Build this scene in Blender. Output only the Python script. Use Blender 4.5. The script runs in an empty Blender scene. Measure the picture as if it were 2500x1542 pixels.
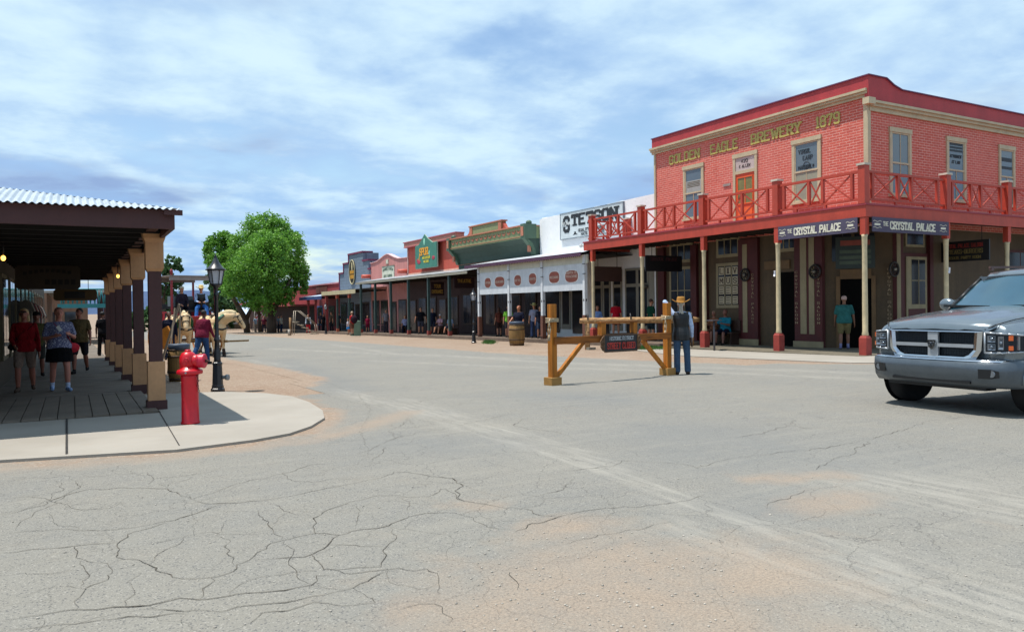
import bpy, bmesh, math, random
from mathutils import Vector, Matrix, noise
random.seed(7)
R=math.radians; PI=math.pi
sc=bpy.context.scene
C=bpy.data.collections.new('place'); sc.collection.children.link(C)
# ---------------------------------------------------------------- camera model (also used to turn measured pixels into ground points)
F=1900.;H=1.5;CX=1250;CY=771
yaw=R(29.5);pitch=math.atan(21/F);roll=math.atan(.013)
FW=Vector((math.sin(yaw)*math.cos(pitch),math.cos(yaw)*math.cos(pitch),-math.sin(pitch)))
RR=Vector((math.cos(yaw),-math.sin(yaw),0)); UU=RR.cross(FW)
CR=math.cos(roll)*RR-math.sin(roll)*UU; CU=math.sin(roll)*RR+math.cos(roll)*UU
def gz(y): return -0.0105*max(0,y-12)
def ray(px,py): return FW+CR*((px-CX)/F)-CU*((py-CY)/F)
def G(px,py,dz=0):
    d=ray(px,py);z=dz
    for _ in range(60):
        t=(z-H)/d.z;z=.5*z+.5*(gz(d.y*t)+dz)
    return Vector((d.x*t,d.y*t,z))
def PX(px,py,X): d=ray(px,py);t=X/d.x;return Vector((X,d.y*t,H+d.z*t))
def PY(px,py,Y): d=ray(px,py);t=Y/d.y;return Vector((d.x*t,Y,H+d.z*t))
cam=bpy.data.cameras.new('Camera');co=bpy.data.objects.new('Camera',cam);sc.collection.objects.link(co)
cam.sensor_width=36;cam.lens=36*F/2500;cam.clip_end=6000;cam.clip_start=.05
M3=Matrix((CR,CU,-FW)).transposed().to_4x4();M3.translation=(0,0,H);co.matrix_world=M3
sc.camera=co
# ---------------------------------------------------------------- materials
MC={}
def lin(c):
    if isinstance(c,str):
        c=[int(c[i:i+2],16)/255 for i in (0,2,4)]
        c=[x/12.92 if x<=.04045 else ((x+.055)/1.055)**2.4 for x in c]
    return tuple(c)
class NT:
    def __init__(s,name):
        s.m=bpy.data.materials.new(name);s.m.use_nodes=True;s.t=s.m.node_tree;s.n=s.t.nodes;s.l=s.t.links
        s.b=s.n['Principled BSDF']
        s.tc=s.n.new('ShaderNodeTexCoord');s.co=s.tc.outputs['Object']
    def link(s,a,b): s.l.new(a,b)
    def noise(s,scale=5,detail=4,rough=.6,co=None,dist=0):
        n=s.n.new('ShaderNodeTexNoise');n.inputs['Scale'].default_value=scale;n.inputs['Detail'].default_value=detail
        n.inputs['Roughness'].default_value=rough;n.inputs['Distortion'].default_value=dist;s.link(co or s.co,n.inputs['Vector']);return n.outputs['Fac']
    def mapr(s,v,a,b,c=0,d=1):
        n=s.n.new('ShaderNodeMapRange');n.inputs[1].default_value=a;n.inputs[2].default_value=b;n.inputs[3].default_value=c;n.inputs[4].default_value=d
        s.link(v,n.inputs[0]);return n.outputs[0]
    def math(s,op,a,b=0):
        n=s.n.new('ShaderNodeMath');n.operation=op
        for i,v in enumerate((a,b)):
            if isinstance(v,(int,float)): n.inputs[i].default_value=v
            else: s.link(v,n.inputs[i])
        return n.outputs[0]
    def mix(s,f,a,b,mode='MIX'):
        n=s.n.new('ShaderNodeMix');n.data_type='RGBA';n.blend_type=mode
        for i,v in ((0,f),(6,a),(7,b)):
            if isinstance(v,(int,float)): n.inputs[i].default_value=v
            elif isinstance(v,(tuple,list)): n.inputs[i].default_value=(*v[:3],1)
            else: s.link(v,n.inputs[i])
        return n.outputs[2]
    def scale(s,x,y,z,co=None,rot=(0,0,0)):
        n=s.n.new('ShaderNodeMapping');n.inputs['Scale'].default_value=(x,y,z);n.inputs['Rotation'].default_value=rot;s.link(co or s.co,n.inputs['Vector']);return n.outputs[0]
    def bump(s,h,st=.3,d=.01):
        n=s.n.new('ShaderNodeBump');n.inputs['Strength'].default_value=st;n.inputs['Distance'].default_value=d;s.link(h,n.inputs['Height']);s.link(n.outputs[0],s.b.inputs['Normal'])
    def col(s,c): 
        if isinstance(c,tuple): s.b.inputs['Base Color'].default_value=(*c,1)
        else: s.link(c,s.b.inputs['Base Color'])
    def set(s,**k):
        for a,v in k.items(): s.b.inputs[a.replace('_',' ')].default_value=v
def paint(name,c,rough=.65,var=.18,sc_=3,metal=0,bump=.15,spec=.5):
    if name in MC: return MC[name]
    c=lin(c);t=NT(name);n=t.noise(sc_,6,.65);m=t.mapr(n,.3,.7,1-var,1+var*.6)
    n2=t.noise(sc_*9,3,.6);m2=t.mapr(n2,.3,.7,1-var*.5,1+var*.3)
    n3=t.noise(1,4,.6,t.scale(4,4,.45));mm=t.math('MULTIPLY',t.math('MULTIPLY',m,m2),t.mapr(n3,.35,.7,1-var*.7,1+var*.4))
    cc=t.n.new('ShaderNodeVectorMath');cc.operation='SCALE';cc.inputs[0].default_value=c;t.link(mm,cc.inputs['Scale'])
    t.col(cc.outputs[0]);t.set(Roughness=rough,Metallic=metal);t.b.inputs['Specular IOR Level'].default_value=spec
    if bump: t.bump(n2,bump,.01)
    MC[name]=t.m;return t.m
def wood(name,c,rough=.7,axis=2,var=.35,grain=30,spec=.3):
    if name in MC: return MC[name]
    c=lin(c);t=NT(name);s=[grain]*3;s[axis]=grain*.05
    co=t.scale(*s);n=t.noise(1,5,.6,co);n2=t.noise(.6,3)
    m=t.mapr(n,.3,.7,1-var,1+var*.5);m2=t.mapr(n2,.3,.7,.85,1.12);mm=t.math('MULTIPLY',m,m2)
    cc=t.n.new('ShaderNodeVectorMath');cc.operation='SCALE';cc.inputs[0].default_value=c;t.link(mm,cc.inputs['Scale'])
    t.col(cc.outputs[0]);t.set(Roughness=rough);t.b.inputs['Specular IOR Level'].default_value=spec;t.bump(n,.25,.006);MC[name]=t.m;return t.m
def flat(name,c,rough=.6,metal=0,emit=0,spec=.5,coat=0):
    if name in MC: return MC[name]
    c=lin(c);t=NT(name);n=t.noise(6,3);m=t.mapr(n,.3,.7,.92,1.05)
    cc=t.n.new('ShaderNodeVectorMath');cc.operation='SCALE';cc.inputs[0].default_value=c;t.link(m,cc.inputs['Scale'])
    t.col(cc.outputs[0]);t.set(Roughness=rough,Metallic=metal);t.b.inputs['Specular IOR Level'].default_value=spec
    if coat: t.b.inputs['Coat Weight'].default_value=coat;t.b.inputs['Coat Roughness'].default_value=.05
    if emit: t.b.inputs['Emission Color'].default_value=(*c,1);t.b.inputs['Emission Strength'].default_value=emit
    MC[name]=t.m;return t.m
def glass(name,c,rough=.05,spec=.8):
    # dark reflective shop glass
    if name in MC: return MC[name]
    t=NT(name);t.col(lin(c));t.set(Roughness=rough);t.b.inputs['Specular IOR Level'].default_value=spec
    n=t.noise(.7,2);t.bump(n,.05,.02);MC[name]=t.m;return t.m
def clapboard(name,c,pitch_=.12,axis='z',vert=False,dark=.55):
    if name in MC: return MC[name]
    c=lin(c);t=NT(name);sx=t.n.new('ShaderNodeSeparateXYZ');t.link(t.co,sx.inputs[0])
    v=sx.outputs['Z'] if not vert else t.math('ADD',sx.outputs['X'],sx.outputs['Y'])
    fr=t.math('FRACT',t.math('MULTIPLY',v,1/pitch_));g=t.mapr(fr,0,.13,dark,1)
    n=t.noise(2.5,6);m=t.mapr(n,.3,.7,.86,1.08);mm=t.math('MULTIPLY',g,m)
    cc=t.n.new('ShaderNodeVectorMath');cc.operation='SCALE';cc.inputs[0].default_value=c;t.link(mm,cc.inputs['Scale'])
    t.col(cc.outputs[0]);t.set(Roughness=.7);t.bump(fr,.6,.02);MC[name]=t.m;return t.m
def brick(name):
    if name in MC: return MC[name]
    t=NT(name);sx=t.n.new('ShaderNodeSeparateXYZ');t.link(t.co,sx.inputs[0]);cb=t.n.new('ShaderNodeCombineXYZ')
    t.link(t.math('ADD',sx.outputs['X'],sx.outputs['Y']),cb.inputs[0]);t.link(sx.outputs['Z'],cb.inputs[1])
    b=t.n.new('ShaderNodeTexBrick');t.link(cb.outputs[0],b.inputs['Vector']);b.inputs['Scale'].default_value=1
    b.inputs['Brick Width'].default_value=.26;b.inputs['Row Height'].default_value=.087;b.inputs['Mortar Size'].default_value=.0085
    b.inputs['Mortar Smooth'].default_value=.25;b.inputs['Color1'].default_value=(.55,.105,.068,1);b.inputs['Color2'].default_value=(.45,.075,.05,1)
    b.inputs['Mortar'].default_value=(.76,.50,.42,1);b.inputs['Bias'].default_value=-.2
    n=t.noise(1.3,5,.6);w=t.mapr(t.noise(2.6,6,.7),.40,.66,.0,.6)
    base=t.mix(t.math('MULTIPLY',b.outputs['Fac'],w),b.outputs['Color'],(.52,.10,.078))
    n2=t.noise(9,4);base=t.mix(t.mapr(n2,.4,.75,0,.3),base,(.36,.055,.048));base=t.mix(t.mapr(t.noise(.55,5,.65,t.scale(1,1,.5)),.42,.68,0,.38),base,(.62,.20,.165));base=t.mix(t.mapr(t.noise(1,5,.7,t.scale(5,5,.5)),.58,.78,0,.3),base,(.30,.06,.05));t.col(base)
    t.set(Roughness=.8);t.bump(t.math('SUBTRACT',1,b.outputs['Fac']),.5,.01);MC[name]=t.m;return t.m
# ---------------------------------------------------------------- mesh builder
class M:
    def __init__(s): s.v=[];s.f=[];s.sm=[]
    def add(s,vs,fs,smooth=False):
        o=len(s.v);s.v+= [tuple(v) for v in vs];s.f+=[tuple(i+o for i in f) for f in fs];s.sm+=[smooth]*len(fs);return s
    def box(s,x0,x1,y0,y1,z0,z1):
        x0,x1=sorted((x0,x1));y0,y1=sorted((y0,y1));z0,z1=sorted((z0,z1))
        return s.add([(x0,y0,z0),(x1,y0,z0),(x1,y1,z0),(x0,y1,z0),(x0,y0,z1),(x1,y0,z1),(x1,y1,z1),(x0,y1,z1)],
          [(0,3,2,1),(4,5,6,7),(0,1,5,4),(1,2,6,5),(2,3,7,6),(3,0,4,7)])
    def cbox(s,c,sx,sy,sz,mat=None):
        vs=[Vector((a*sx/2,b*sy/2,d*sz/2)) for a,b,d in [(-1,-1,-1),(1,-1,-1),(1,1,-1),(-1,1,-1),(-1,-1,1),(1,-1,1),(1,1,1),(-1,1,1)]]
        if mat is not None: vs=[mat@v for v in vs]
        return s.add([v+Vector(c) for v in vs],[(0,3,2,1),(4,5,6,7),(0,1,5,4),(1,2,6,5),(2,3,7,6),(3,0,4,7)])
    def bar(s,p,q,w,d,up=(0,0,1)):
        p=Vector(p);q=Vector(q);a=(q-p).normalized();u=Vector(up)
        if abs(a.dot(u))>.98:u=Vector((0,1,0))
        x=a.cross(u).normalized();y=x.cross(a)
        vs=[]
        for e in (p,q):
            for i,j in ((-1,-1),(1,-1),(1,1),(-1,1)): vs.append(e+x*(i*w/2)+y*(j*d/2))
        return s.add(vs,[(0,1,2,3),(7,6,5,4),(0,4,5,1),(1,5,6,2),(2,6,7,3),(3,7,4,0)])
    def cyl(s,p,q,r0,r1=None,n=12,smooth=True,caps=True):
        r1=r0 if r1 is None else r1
        p=Vector(p);q=Vector(q);a=(q-p).normalized();u=Vector((0,0,1)) if abs(a.z)<.95 else Vector((1,0,0))
        x=a.cross(u).normalized();y=a.cross(x);o=len(s.v);vs=[]
        for e,r in ((p,r0),(q,r1)):
            for i in range(n):
                t=2*PI*i/n;vs.append(e+x*(r*math.cos(t))+y*(r*math.sin(t)))
        s.add(vs,[(i,(i+1)%n,n+(i+1)%n,n+i) for i in range(n)],smooth)
        if caps: s.f+=[tuple(o+i for i in range(n))[::-1],tuple(o+n+i for i in range(n))];s.sm+=[False,False]
        return s
    def tube(s,pts,r,n=8,closed=False):
        for a,b in zip(pts,pts[1:]): s.cyl(a,b,r,r,n,True,True)
        return s
    def lathe(s,prof,c=(0,0,0),n=20,sx=1,sy=1,caps=True,smooth=True,mat=None):
        o=len(s.v);c=Vector(c);vs=[]
        for r,z in prof:
            for i in range(n):
                t=2*PI*i/n;v=Vector((r*sx*math.cos(t),r*sy*math.sin(t),z))
                if mat is not None:v=mat@v
                vs.append(v+c)
        fs=[(k*n+i,k*n+(i+1)%n,(k+1)*n+(i+1)%n,(k+1)*n+i) for k in range(len(prof)-1) for i in range(n)]
        s.add(vs,fs,smooth)
        if caps:
            s.f+=[tuple(o+i for i in range(n))[::-1],tuple(o+(len(prof)-1)*n+i for i in range(n))];s.sm+=[False,False]
        return s
    def loft(s,rings,closed=True,caps=True,smooth=True):
        o=len(s.v);n=len(rings[0])
        for r in rings: s.v+=[tuple(v) for v in r]
        m=n if closed else n-1
        fs=[(o+k*n+i,o+k*n+(i+1)%n,o+(k+1)*n+(i+1)%n,o+(k+1)*n+i) for k in range(len(rings)-1) for i in range(m)]
        s.f+=fs;s.sm+=[smooth]*len(fs)
        if caps and closed:
            s.f+=[tuple(o+i for i in range(n))[::-1],tuple(o+(len(rings)-1)*n+i for i in range(n))];s.sm+=[False,False]
        return s
    def ell(s,c,rx,ry,rz,n=12,m=8,mat=None):
        prof=[]
        c=Vector(c);vs=[];o=len(s.v)
        for k in range(m+1):
            ph=PI*k/m
            for i in range(n):
                t=2*PI*i/n;v=Vector((rx*math.sin(ph)*math.cos(t),ry*math.sin(ph)*math.sin(t),-rz*math.cos(ph)))
                if mat is not None:v=mat@v
                vs.append(v+c)
        return s.add(vs,[(k*n+i,k*n+(i+1)%n,(k+1)*n+(i+1)%n,(k+1)*n+i) for k in range(m) for i in range(n)],True)
    def cap(s,p,q,r0,r1,n=10):
        p=Vector(p);q=Vector(q);s.cyl(p,q,r0,r1,n);s.ell(p,r0,r0,r0,n,6);s.ell(q,r1,r1,r1,n,6);return s
    def prism(s,poly,o,xd,yd,th):
        # poly 2D counter-clockwise in (xd,yd); thickness th along xd x yd (front face there)
        o=Vector(o);xd=Vector(xd);yd=Vector(yd);nn=xd.cross(yd).normalized();k=len(poly)
        b=[o+xd*x+yd*y for x,y in poly];t=[v+nn*th for v in b]
        return s.add(b+t,[tuple(range(k))[::-1],tuple(range(k,2*k))]+[(i,(i+1)%k,k+(i+1)%k,k+i) for i in range(k)])
    def torus(s,c,R0,r,n=20,m=8,mat=None,a0=0,a1=2*PI):
        c=Vector(c);full=abs(a1-a0-2*PI)<1e-6;vs=[];nn=n if full else n+1
        for i in range(nn):
            t=a0+(a1-a0)*i/n
            for j in range(m):
                u=2*PI*j/m;v=Vector(((R0+r*math.cos(u))*math.cos(t),(R0+r*math.cos(u))*math.sin(t),r*math.sin(u)))
                if mat is not None:v=mat@v
                vs.append(v+c)
        return s.add(vs,[(i*m+j,((i+1)%nn)*m+j,((i+1)%nn)*m+(j+1)%m,i*m+(j+1)%m) for i in range(nn if full else n) for j in range(m)],True)
    def clusters(s):
        n=len(s.v);par=list(range(n))
        def fd(a):
            while par[a]!=a: par[a]=par[par[a]];a=par[a]
            return a
        for f in s.f:
            a=fd(f[0])
            for i in f[1:]: par[fd(i)]=a
        isl={}
        for i in range(n): isl.setdefault(fd(i),[]).append(i)
        ks=list(isl)
        if len(ks)<2 or len(ks)>350: return None
        bx=[]
        for k in ks:
            P=[s.v[i] for i in isl[k]];bx.append(([min(p[j] for p in P) for j in range(3)],[max(p[j] for p in P) for j in range(3)]))
        sz=[max(h[j]-l[j] for j in range(3)) for l,h in bx];q=list(range(len(ks)))
        def f2(a):
            while q[a]!=a: q[a]=q[q[a]];a=q[a]
            return a
        for a in range(len(ks)):
            for b in range(a+1,len(ks)):
                if f2(a)==f2(b): continue
                g=math.sqrt(sum(max(0,bx[a][0][j]-bx[b][1][j],bx[b][0][j]-bx[a][1][j])**2 for j in range(3)))
                if g<=max(.02,.5*max(sz[a],sz[b])): q[f2(a)]=f2(b)
        cl={}
        for i,k in enumerate(ks): cl.setdefault(f2(i),set()).add(k)
        if len(cl)<2 or len(cl)>60: return None
        out=[]
        for g in cl.values():
            m=M();mp={}
            for f,sm in zip(s.f,s.sm):
                if fd(f[0]) in g:
                    for i in f:
                        if i not in mp: mp[i]=len(m.v);m.v.append(s.v[i])
                    m.f.append(tuple(mp[i] for i in f));m.sm.append(sm)
            out.append(m)
        return out
    def build(s,name,mat,parent=None,local=False,bevel=0,remesh=0,smooth_it=0):
        if parent is not None and not remesh and name not in ('crack','crown','trunk'):
            cl=s.clusters()
            if cl:
                cl.sort(key=lambda m:-len(m.v));o=[m.build(name,mat,parent,local,bevel) for m in cl];return o[0]
        me=bpy.data.meshes.new(name);off=Vector((0,0,0))
        if parent is not None and not local:
            p=parent
            while p is not None: off+=p.location;p=p.parent
        me.from_pydata([(v[0]-off.x,v[1]-off.y,v[2]-off.z) for v in s.v],[],s.f)
        me.polygons.foreach_set('use_smooth',s.sm)
        me.materials.append(mat);o=bpy.data.objects.new(name,me);C.objects.link(o)
        if parent is not None:o.parent=parent
        if remesh:
            md=o.modifiers.new('r','REMESH');md.mode='VOXEL';md.voxel_size=remesh;md.use_smooth_shade=True
            if smooth_it: m2=o.modifiers.new('s','SMOOTH');m2.iterations=smooth_it;m2.factor=.5
        if bevel:
            b=o.modifiers.new('b','BEVEL');b.width=bevel;b.segments=2;b.limit_method='ANGLE';b.angle_limit=R(40)
        if remesh:
            dg=bpy.context.evaluated_depsgraph_get();dg.update();ne=bpy.data.meshes.new_from_object(o.evaluated_get(dg))
            o.modifiers.clear();o.data=ne;ne.name=name
            ne.polygons.foreach_set('use_smooth',[True]*len(ne.polygons))
            if not ne.materials: ne.materials.append(mat)
            bpy.data.meshes.remove(me)
        return o
def tag(o,label=None,cat=None,group=None,kind=None):
    if label:o['label']=label
    if cat:o['category']=cat
    if group:o['group']=group
    if kind:o['kind']=kind
    return o
def thing(name,label,cat,loc=(0,0,0),rz=0,group=None):
    o=bpy.data.objects.new(name,None);C.objects.link(o);o.location=loc;o.rotation_euler=(0,0,rz);o.empty_display_size=.2
    return tag(o,label,cat,group)
def copy_tree(o,parent=None):
    c=o.copy();C.objects.link(c);c.parent=parent
    for ch in [x for x in C.objects if x.parent==o]: copy_tree(ch,c)
    return c
# ---------------------------------------------------------------- slab lettering
def _c(x0=0,x1=4,y0=0,y1=6,k=.9): return [(x1,y1-1.5),(x1,y1-k),(x1-k,y1),(x0+k,y1),(x0,y1-k),(x0,y0+k),(x0+k,y0),(x1-k,y0),(x1,y0+k),(x1,y0+1.5)]
GL={'A':[[(0,0),(2,6),(4,0)],[(.9,2),(3.1,2)]],'B':[[(0,0),(0,6),(3,6),(3.8,5.3),(3.8,3.8),(3,3.1),(0,3.1)],[(3,3.1),(4,2.4),(4,.8),(3.2,0),(0,0)]],
'C':[_c()],'D':[[(0,0),(0,6),(3,6),(4,5),(4,1),(3,0),(0,0)]],'E':[[(4,6),(0,6),(0,0),(4,0)],[(0,3.1),(3,3.1)]],'F':[[(4,6),(0,6),(0,0)],[(0,3.1),(3,3.1)]],
'G':[_c()+[(4,2.7),(2.3,2.7)]],'H':[[(0,0),(0,6)],[(4,0),(4,6)],[(0,3),(4,3)]],'I':[[(1,0),(1,6)]],'J':[[(3,6),(3,1),(2.2,0),(.8,0),(0,1)]],
'K':[[(0,0),(0,6)],[(4,6),(0,2.7)],[(1.4,3.6),(4,0)]],'L':[[(0,6),(0,0),(4,0)]],'M':[[(0,0),(0,6),(2.5,2),(5,6),(5,0)]],'N':[[(0,0),(0,6),(4,0),(4,6)]],
'O':[[(.9,0),(0,.9),(0,5.1),(.9,6),(3.1,6),(4,5.1),(4,.9),(3.1,0),(.9,0)]],'P':[[(0,0),(0,6),(3.2,6),(4,5.2),(4,3.6),(3.2,2.8),(0,2.8)]],
'R':[[(0,0),(0,6),(3.2,6),(4,5.2),(4,3.8),(3.2,3),(0,3)],[(2,3),(4,0)]],'S':[[(4,4.6),(4,5.2),(3.2,6),(.8,6),(0,5.2),(0,3.9),(.8,3.2),(3.2,2.8),(4,2.1),(4,.8),(3.2,0),(.8,0),(0,.8),(0,1.5)]],
'T':[[(0,4.8),(0,6),(4,6),(4,4.8)],[(2,0),(2,6)]],'U':[[(0,6),(0,.9),(.9,0),(3.1,0),(4,.9),(4,6)]],'V':[[(0,6),(2,0),(4,6)]],'W':[[(0,6),(1.3,0),(2.7,4.5),(4.1,0),(5.4,6)]],
'X':[[(0,0),(4,6)],[(0,6),(4,0)]],'Y':[[(0,6),(2,3),(4,6)],[(2,0),(2,3)]],'Z':[[(0,6),(4,6),(0,0),(4,0)]],'Q':[[(.9,0),(0,.9),(0,5.1),(.9,6),(3.1,6),(4,5.1),(4,.9),(3.1,0),(.9,0)],[(2.5,1.8),(4.2,-.3)]],
'0':[[(.9,0),(0,.9),(0,5.1),(.9,6),(3.1,6),(4,5.1),(4,.9),(3.1,0),(.9,0)]],'1':[[(.3,4.8),(1.2,6),(1.2,0)]],'2':[[(0,4.6),(0,5.2),(.8,6),(3.2,6),(4,5.2),(4,3.8),(0,0),(4,0)]],
'4':[[(3,0),(3,6),(0,2),(4,2)]],'5':[[(4,6),(0,6),(0,3.4),(3.2,3.4),(4,2.6),(4,.8),(3.2,0),(0,0)]],'6':[[(4,5.2),(3.2,6),(.8,6),(0,5.2),(0,.8),(.8,0),(3.2,0),(4,.8),(4,2.5),(3.2,3.3),(0,3.3)]],
'7':[[(0,4.8),(0,6),(4,6),(1.5,0)]],'8':[[(.8,3.1),(0,2.4),(0,.8),(.8,0),(3.2,0),(4,.8),(4,2.4),(3.2,3.1),(.8,3.1),(.1,3.9),(.1,5.2),(.9,6),(3.1,6),(3.9,5.2),(3.9,3.9),(3.2,3.1)]],
'9':[[(0,.8),(.8,0),(3.2,0),(4,.8),(4,5.2),(3.2,6),(.8,6),(0,5.2),(0,3.6),(.8,2.8),(4,2.8)]],'&':[[(4,0),(.8,4.2),(.8,5.3),(1.5,6),(2.4,6),(3,5.3),(.1,2),(.1,.8),(.9,0),(2.5,0),(4,2)]],
'.':[[(0,0),(.01,.5)]],'-':[[(.3,3),(2.7,3)]],"'":[[(0,6),(0,4.8)]],'*':[[(0,1.5),(4,4.5)],[(0,4.5),(4,1.5)],[(2,.8),(2,5.2)]]}
WID={'I':2,'1':2.2,'M':5,'W':5.4,'.':.4,'-':3,"'":.3}
SER={'A':[(0,0),(4,0)],'F':[(0,0)],'H':[(0,0),(0,6),(4,0),(4,6)],'I':[(1,0),(1,6)],'K':[(0,0),(0,6),(4,6),(4,0)],'M':[(0,0),(5,0)],'N':[(0,0),(4,6)],'P':[(0,0)],'R':[(0,0),(4,0)],'T':[(2,0)],'U':[(0,6),(4,6)],'V':[(0,6),(4,6)],'W':[(0,6),(5.4,6)],'X':[(0,0),(4,0),(0,6),(4,6)],'Y':[(2,0),(0,6),(4,6)],'1':[(1.2,0)],'L':[(0,6)]}
def text(m,s,o,xd,yd,height,width=None,wt=1.1,serif=True,th=.012,gap=1.9,arch=0,ctr=False):
    o=Vector(o);xd=Vector(xd).normalized();yd=Vector(yd).normalized();nn=xd.cross(yd)
    s=s.upper();tot=sum((WID.get(c,4) if c!=' ' else 2.2)+gap for c in s)-gap
    uy=height/6;ux=(width/(tot+wt) if width else uy*.8)
    if ctr:o=o-xd*(tot*ux/2)
    cx=wt/2;k=0;h=height-wt*uy;uyy=h/6
    def rect(a,b,w):
        nonlocal k
        a=Vector(a);b=Vector(b);d=(b-a);L=d.length
        if L<1e-6:return
        d/=L;p=Vector((-d.y,d.x));e=w/2*.92
        a2=a-d*e*.6;b2=b+d*e*.6
        poly=[]
        for q in (a2-p*w/2,b2-p*w/2,b2+p*w/2,a2+p*w/2):
            yy=q.y*uyy+wt*uy/2
            if arch: t=(q.x/tot-.5)*2;yy+=arch*(1-t*t)
            poly.append((q.x*ux,yy))
        m.prism(poly,o,xd,yd,th+.00025*(k%60));k+=1
    for c in s:
        if c==' ':cx+=2.2+gap;continue
        for pl in GL.get(c,[]):
            for a,b in zip(pl,pl[1:]): rect((a[0]+cx,a[1]),(b[0]+cx,b[1]),wt*(1 if abs(a[0]-b[0])<abs(a[1]-b[1]) else .8))
        if serif:
            for x,y in SER.get(c,[]): rect((x+cx-wt*.85,y),(x+cx+wt*.85,y),wt*.6)
        cx+=WID.get(c,4)+gap
    return m
NX=(-1,0,0)
# ---------------------------------------------------------------- light and sky
sc.view_settings.view_transform='Standard';sc.view_settings.look='None';sc.view_settings.exposure=.25;sc.view_settings.gamma=1
SD=Vector((-.254,.143,.956)).normalized()
sun=bpy.data.lights.new('Sun','SUN');sun.energy=5.0;sun.angle=R(.5);sun.color=(1,.95,.87)
so=bpy.data.objects.new('Sun',sun);sc.collection.objects.link(so);so.rotation_euler=SD.to_track_quat('Z','Y').to_euler();so.location=(0,0,60)
w=bpy.data.worlds.new('World');sc.world=w;w.use_nodes=True;t=w.node_tree;n=t.nodes;L=t.links.new;n.clear()
out=n.new('ShaderNodeOutputWorld');bg=n.new('ShaderNodeBackground');sky=n.new('ShaderNodeTexSky');sky.sky_type='NISHITA';sky.sun_disc=False
sky.sun_elevation=math.asin(SD.z);sky.sun_rotation=math.atan2(SD.x,SD.y)%(2*PI);sky.dust_density=.1;sky.air_density=1.3;sky.ozone_density=4
L(sky.outputs[0],bg.inputs[0]);bg.inputs[1].default_value=.13
tc=n.new('ShaderNodeTexCoord');sx=n.new('ShaderNodeSeparateXYZ');L(tc.outputs['Generated'],sx.inputs[0])
def wm(op,a,b=0):
    k=n.new('ShaderNodeMath');k.operation=op
    for i,v in enumerate((a,b)):
        if isinstance(v,(int,float)):k.inputs[i].default_value=v
        else:L(v,k.inputs[i])
    return k.outputs[0]
def wr(v,a,b,c,d):
    k=n.new('ShaderNodeMapRange');k.interpolation_type='SMOOTHSTEP'
    for i,x in enumerate((a,b,c,d)):k.inputs[i+1].default_value=x
    L(v,k.inputs[0]);return k.outputs[0]
zz=wm('ADD',wm('MAXIMUM',sx.outputs['Z'],0),.13)
cb=n.new('ShaderNodeCombineXYZ');L(wm('DIVIDE',sx.outputs['X'],zz),cb.inputs[0]);L(wm('DIVIDE',sx.outputs['Y'],zz),cb.inputs[1])
def wn(scale,det,rough,off,dist=0,st=(1,1,1),rot=0):
    mp=n.new('ShaderNodeMapping');mp.inputs['Location'].default_value=off;mp.inputs['Scale'].default_value=st;mp.inputs['Rotation'].default_value=(0,0,rot);L(cb.outputs[0],mp.inputs[0])
    k=n.new('ShaderNodeTexNoise');k.inputs['Scale'].default_value=scale;k.inputs['Detail'].default_value=det;k.inputs['Roughness'].default_value=rough;k.inputs['Distortion'].default_value=dist
    L(mp.outputs[0],k.inputs['Vector']);return k.outputs['Fac']
n1=wn(.8,9,.55,(3.1,.6,0),.15,(1,1,1),R(-30));n2=wn(2.4,7,.58,(1,5,0),.1);n3=wn(.95,6,.5,(7.7,2.2,4),.2)
cover=wm('ADD',wm('MULTIPLY',n1,.75),wm('MULTIPLY',n2,.25))
cm=wr(cover,.34,.47,0,.97)
# thinner cloud towards the horizon
hz=wr(sx.outputs['Z'],.0,.2,.9,1);cm=wm('MULTIPLY',cm,hz)
thick=wr(n3,.49,.66,0,.85);thick=wm('MULTIPLY',thick,wr(n2,.3,.65,.3,1))
def wc(f,a,b):
    k=n.new('ShaderNodeMix');k.data_type='RGBA'
    for i,v in ((0,f),(6,a),(7,b)):
        if isinstance(v,tuple):k.inputs[i].default_value=(*v,1)
        else:L(v,k.inputs[i])
    return k.outputs[2]
bright=wr(wm('ADD',wm('MULTIPLY',n2,.6),wm('MULTIPLY',n1,.4)),.38,.62,0,1)
cc=wc(bright,(.38,.56,.80),(.62,.80,.90));cc=wc(thick,cc,(.20,.29,.54))
lowf=wm('MULTIPLY',wr(sx.outputs['Z'],.02,.24,.85,0),wr(n2,.40,.62,1,.35));cc=wc(lowf,cc,(.21,.41,.76))
bg2=n.new('ShaderNodeBackground');L(cc,bg2.inputs[0]);bg2.inputs[1].default_value=.98
ms=n.new('ShaderNodeMixShader');L(cm,ms.inputs[0]);L(bg.outputs[0],ms.inputs[1]);L(bg2.outputs[0],ms.inputs[2]);L(ms.outputs[0],out.inputs[0])
# ---------------------------------------------------------------- ground
def dirt_nodes(t):
    a=t.noise(.5,5,.6);b=t.noise(5,5,.65);c=t.noise(60,2,.6);v=t.n.new('ShaderNodeTexVoronoi');v.inputs['Scale'].default_value=38;t.link(t.co,v.inputs['Vector'])
    col=t.mix(t.mapr(a,.35,.65),(.245,.165,.115),(.28,.21,.155));col=t.mix(t.mapr(b,.35,.65,0,.6),col,(.30,.235,.175))
    col=t.mix(t.mapr(c,.5,.72,0,.75),col,(.13,.095,.075));vr=t.n.new('ShaderNodeSeparateColor');t.link(v.outputs['Color'],vr.inputs[0])
    col=t.mix(t.mapr(vr.outputs[0],.84,.9,0,.3),col,(.50,.44,.38));return col,c,v.outputs['Distance']
gt=NT('dirt_gravel');gc,gn,gv=dirt_nodes(gt);gt.col(gc);gt.set(Roughness=.95);gt.b.inputs['Specular IOR Level'].default_value=.15;gt.bump(gt.math('ADD',gn,gt.math('MULTIPLY',gv,.12)),.6,.02)
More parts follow.
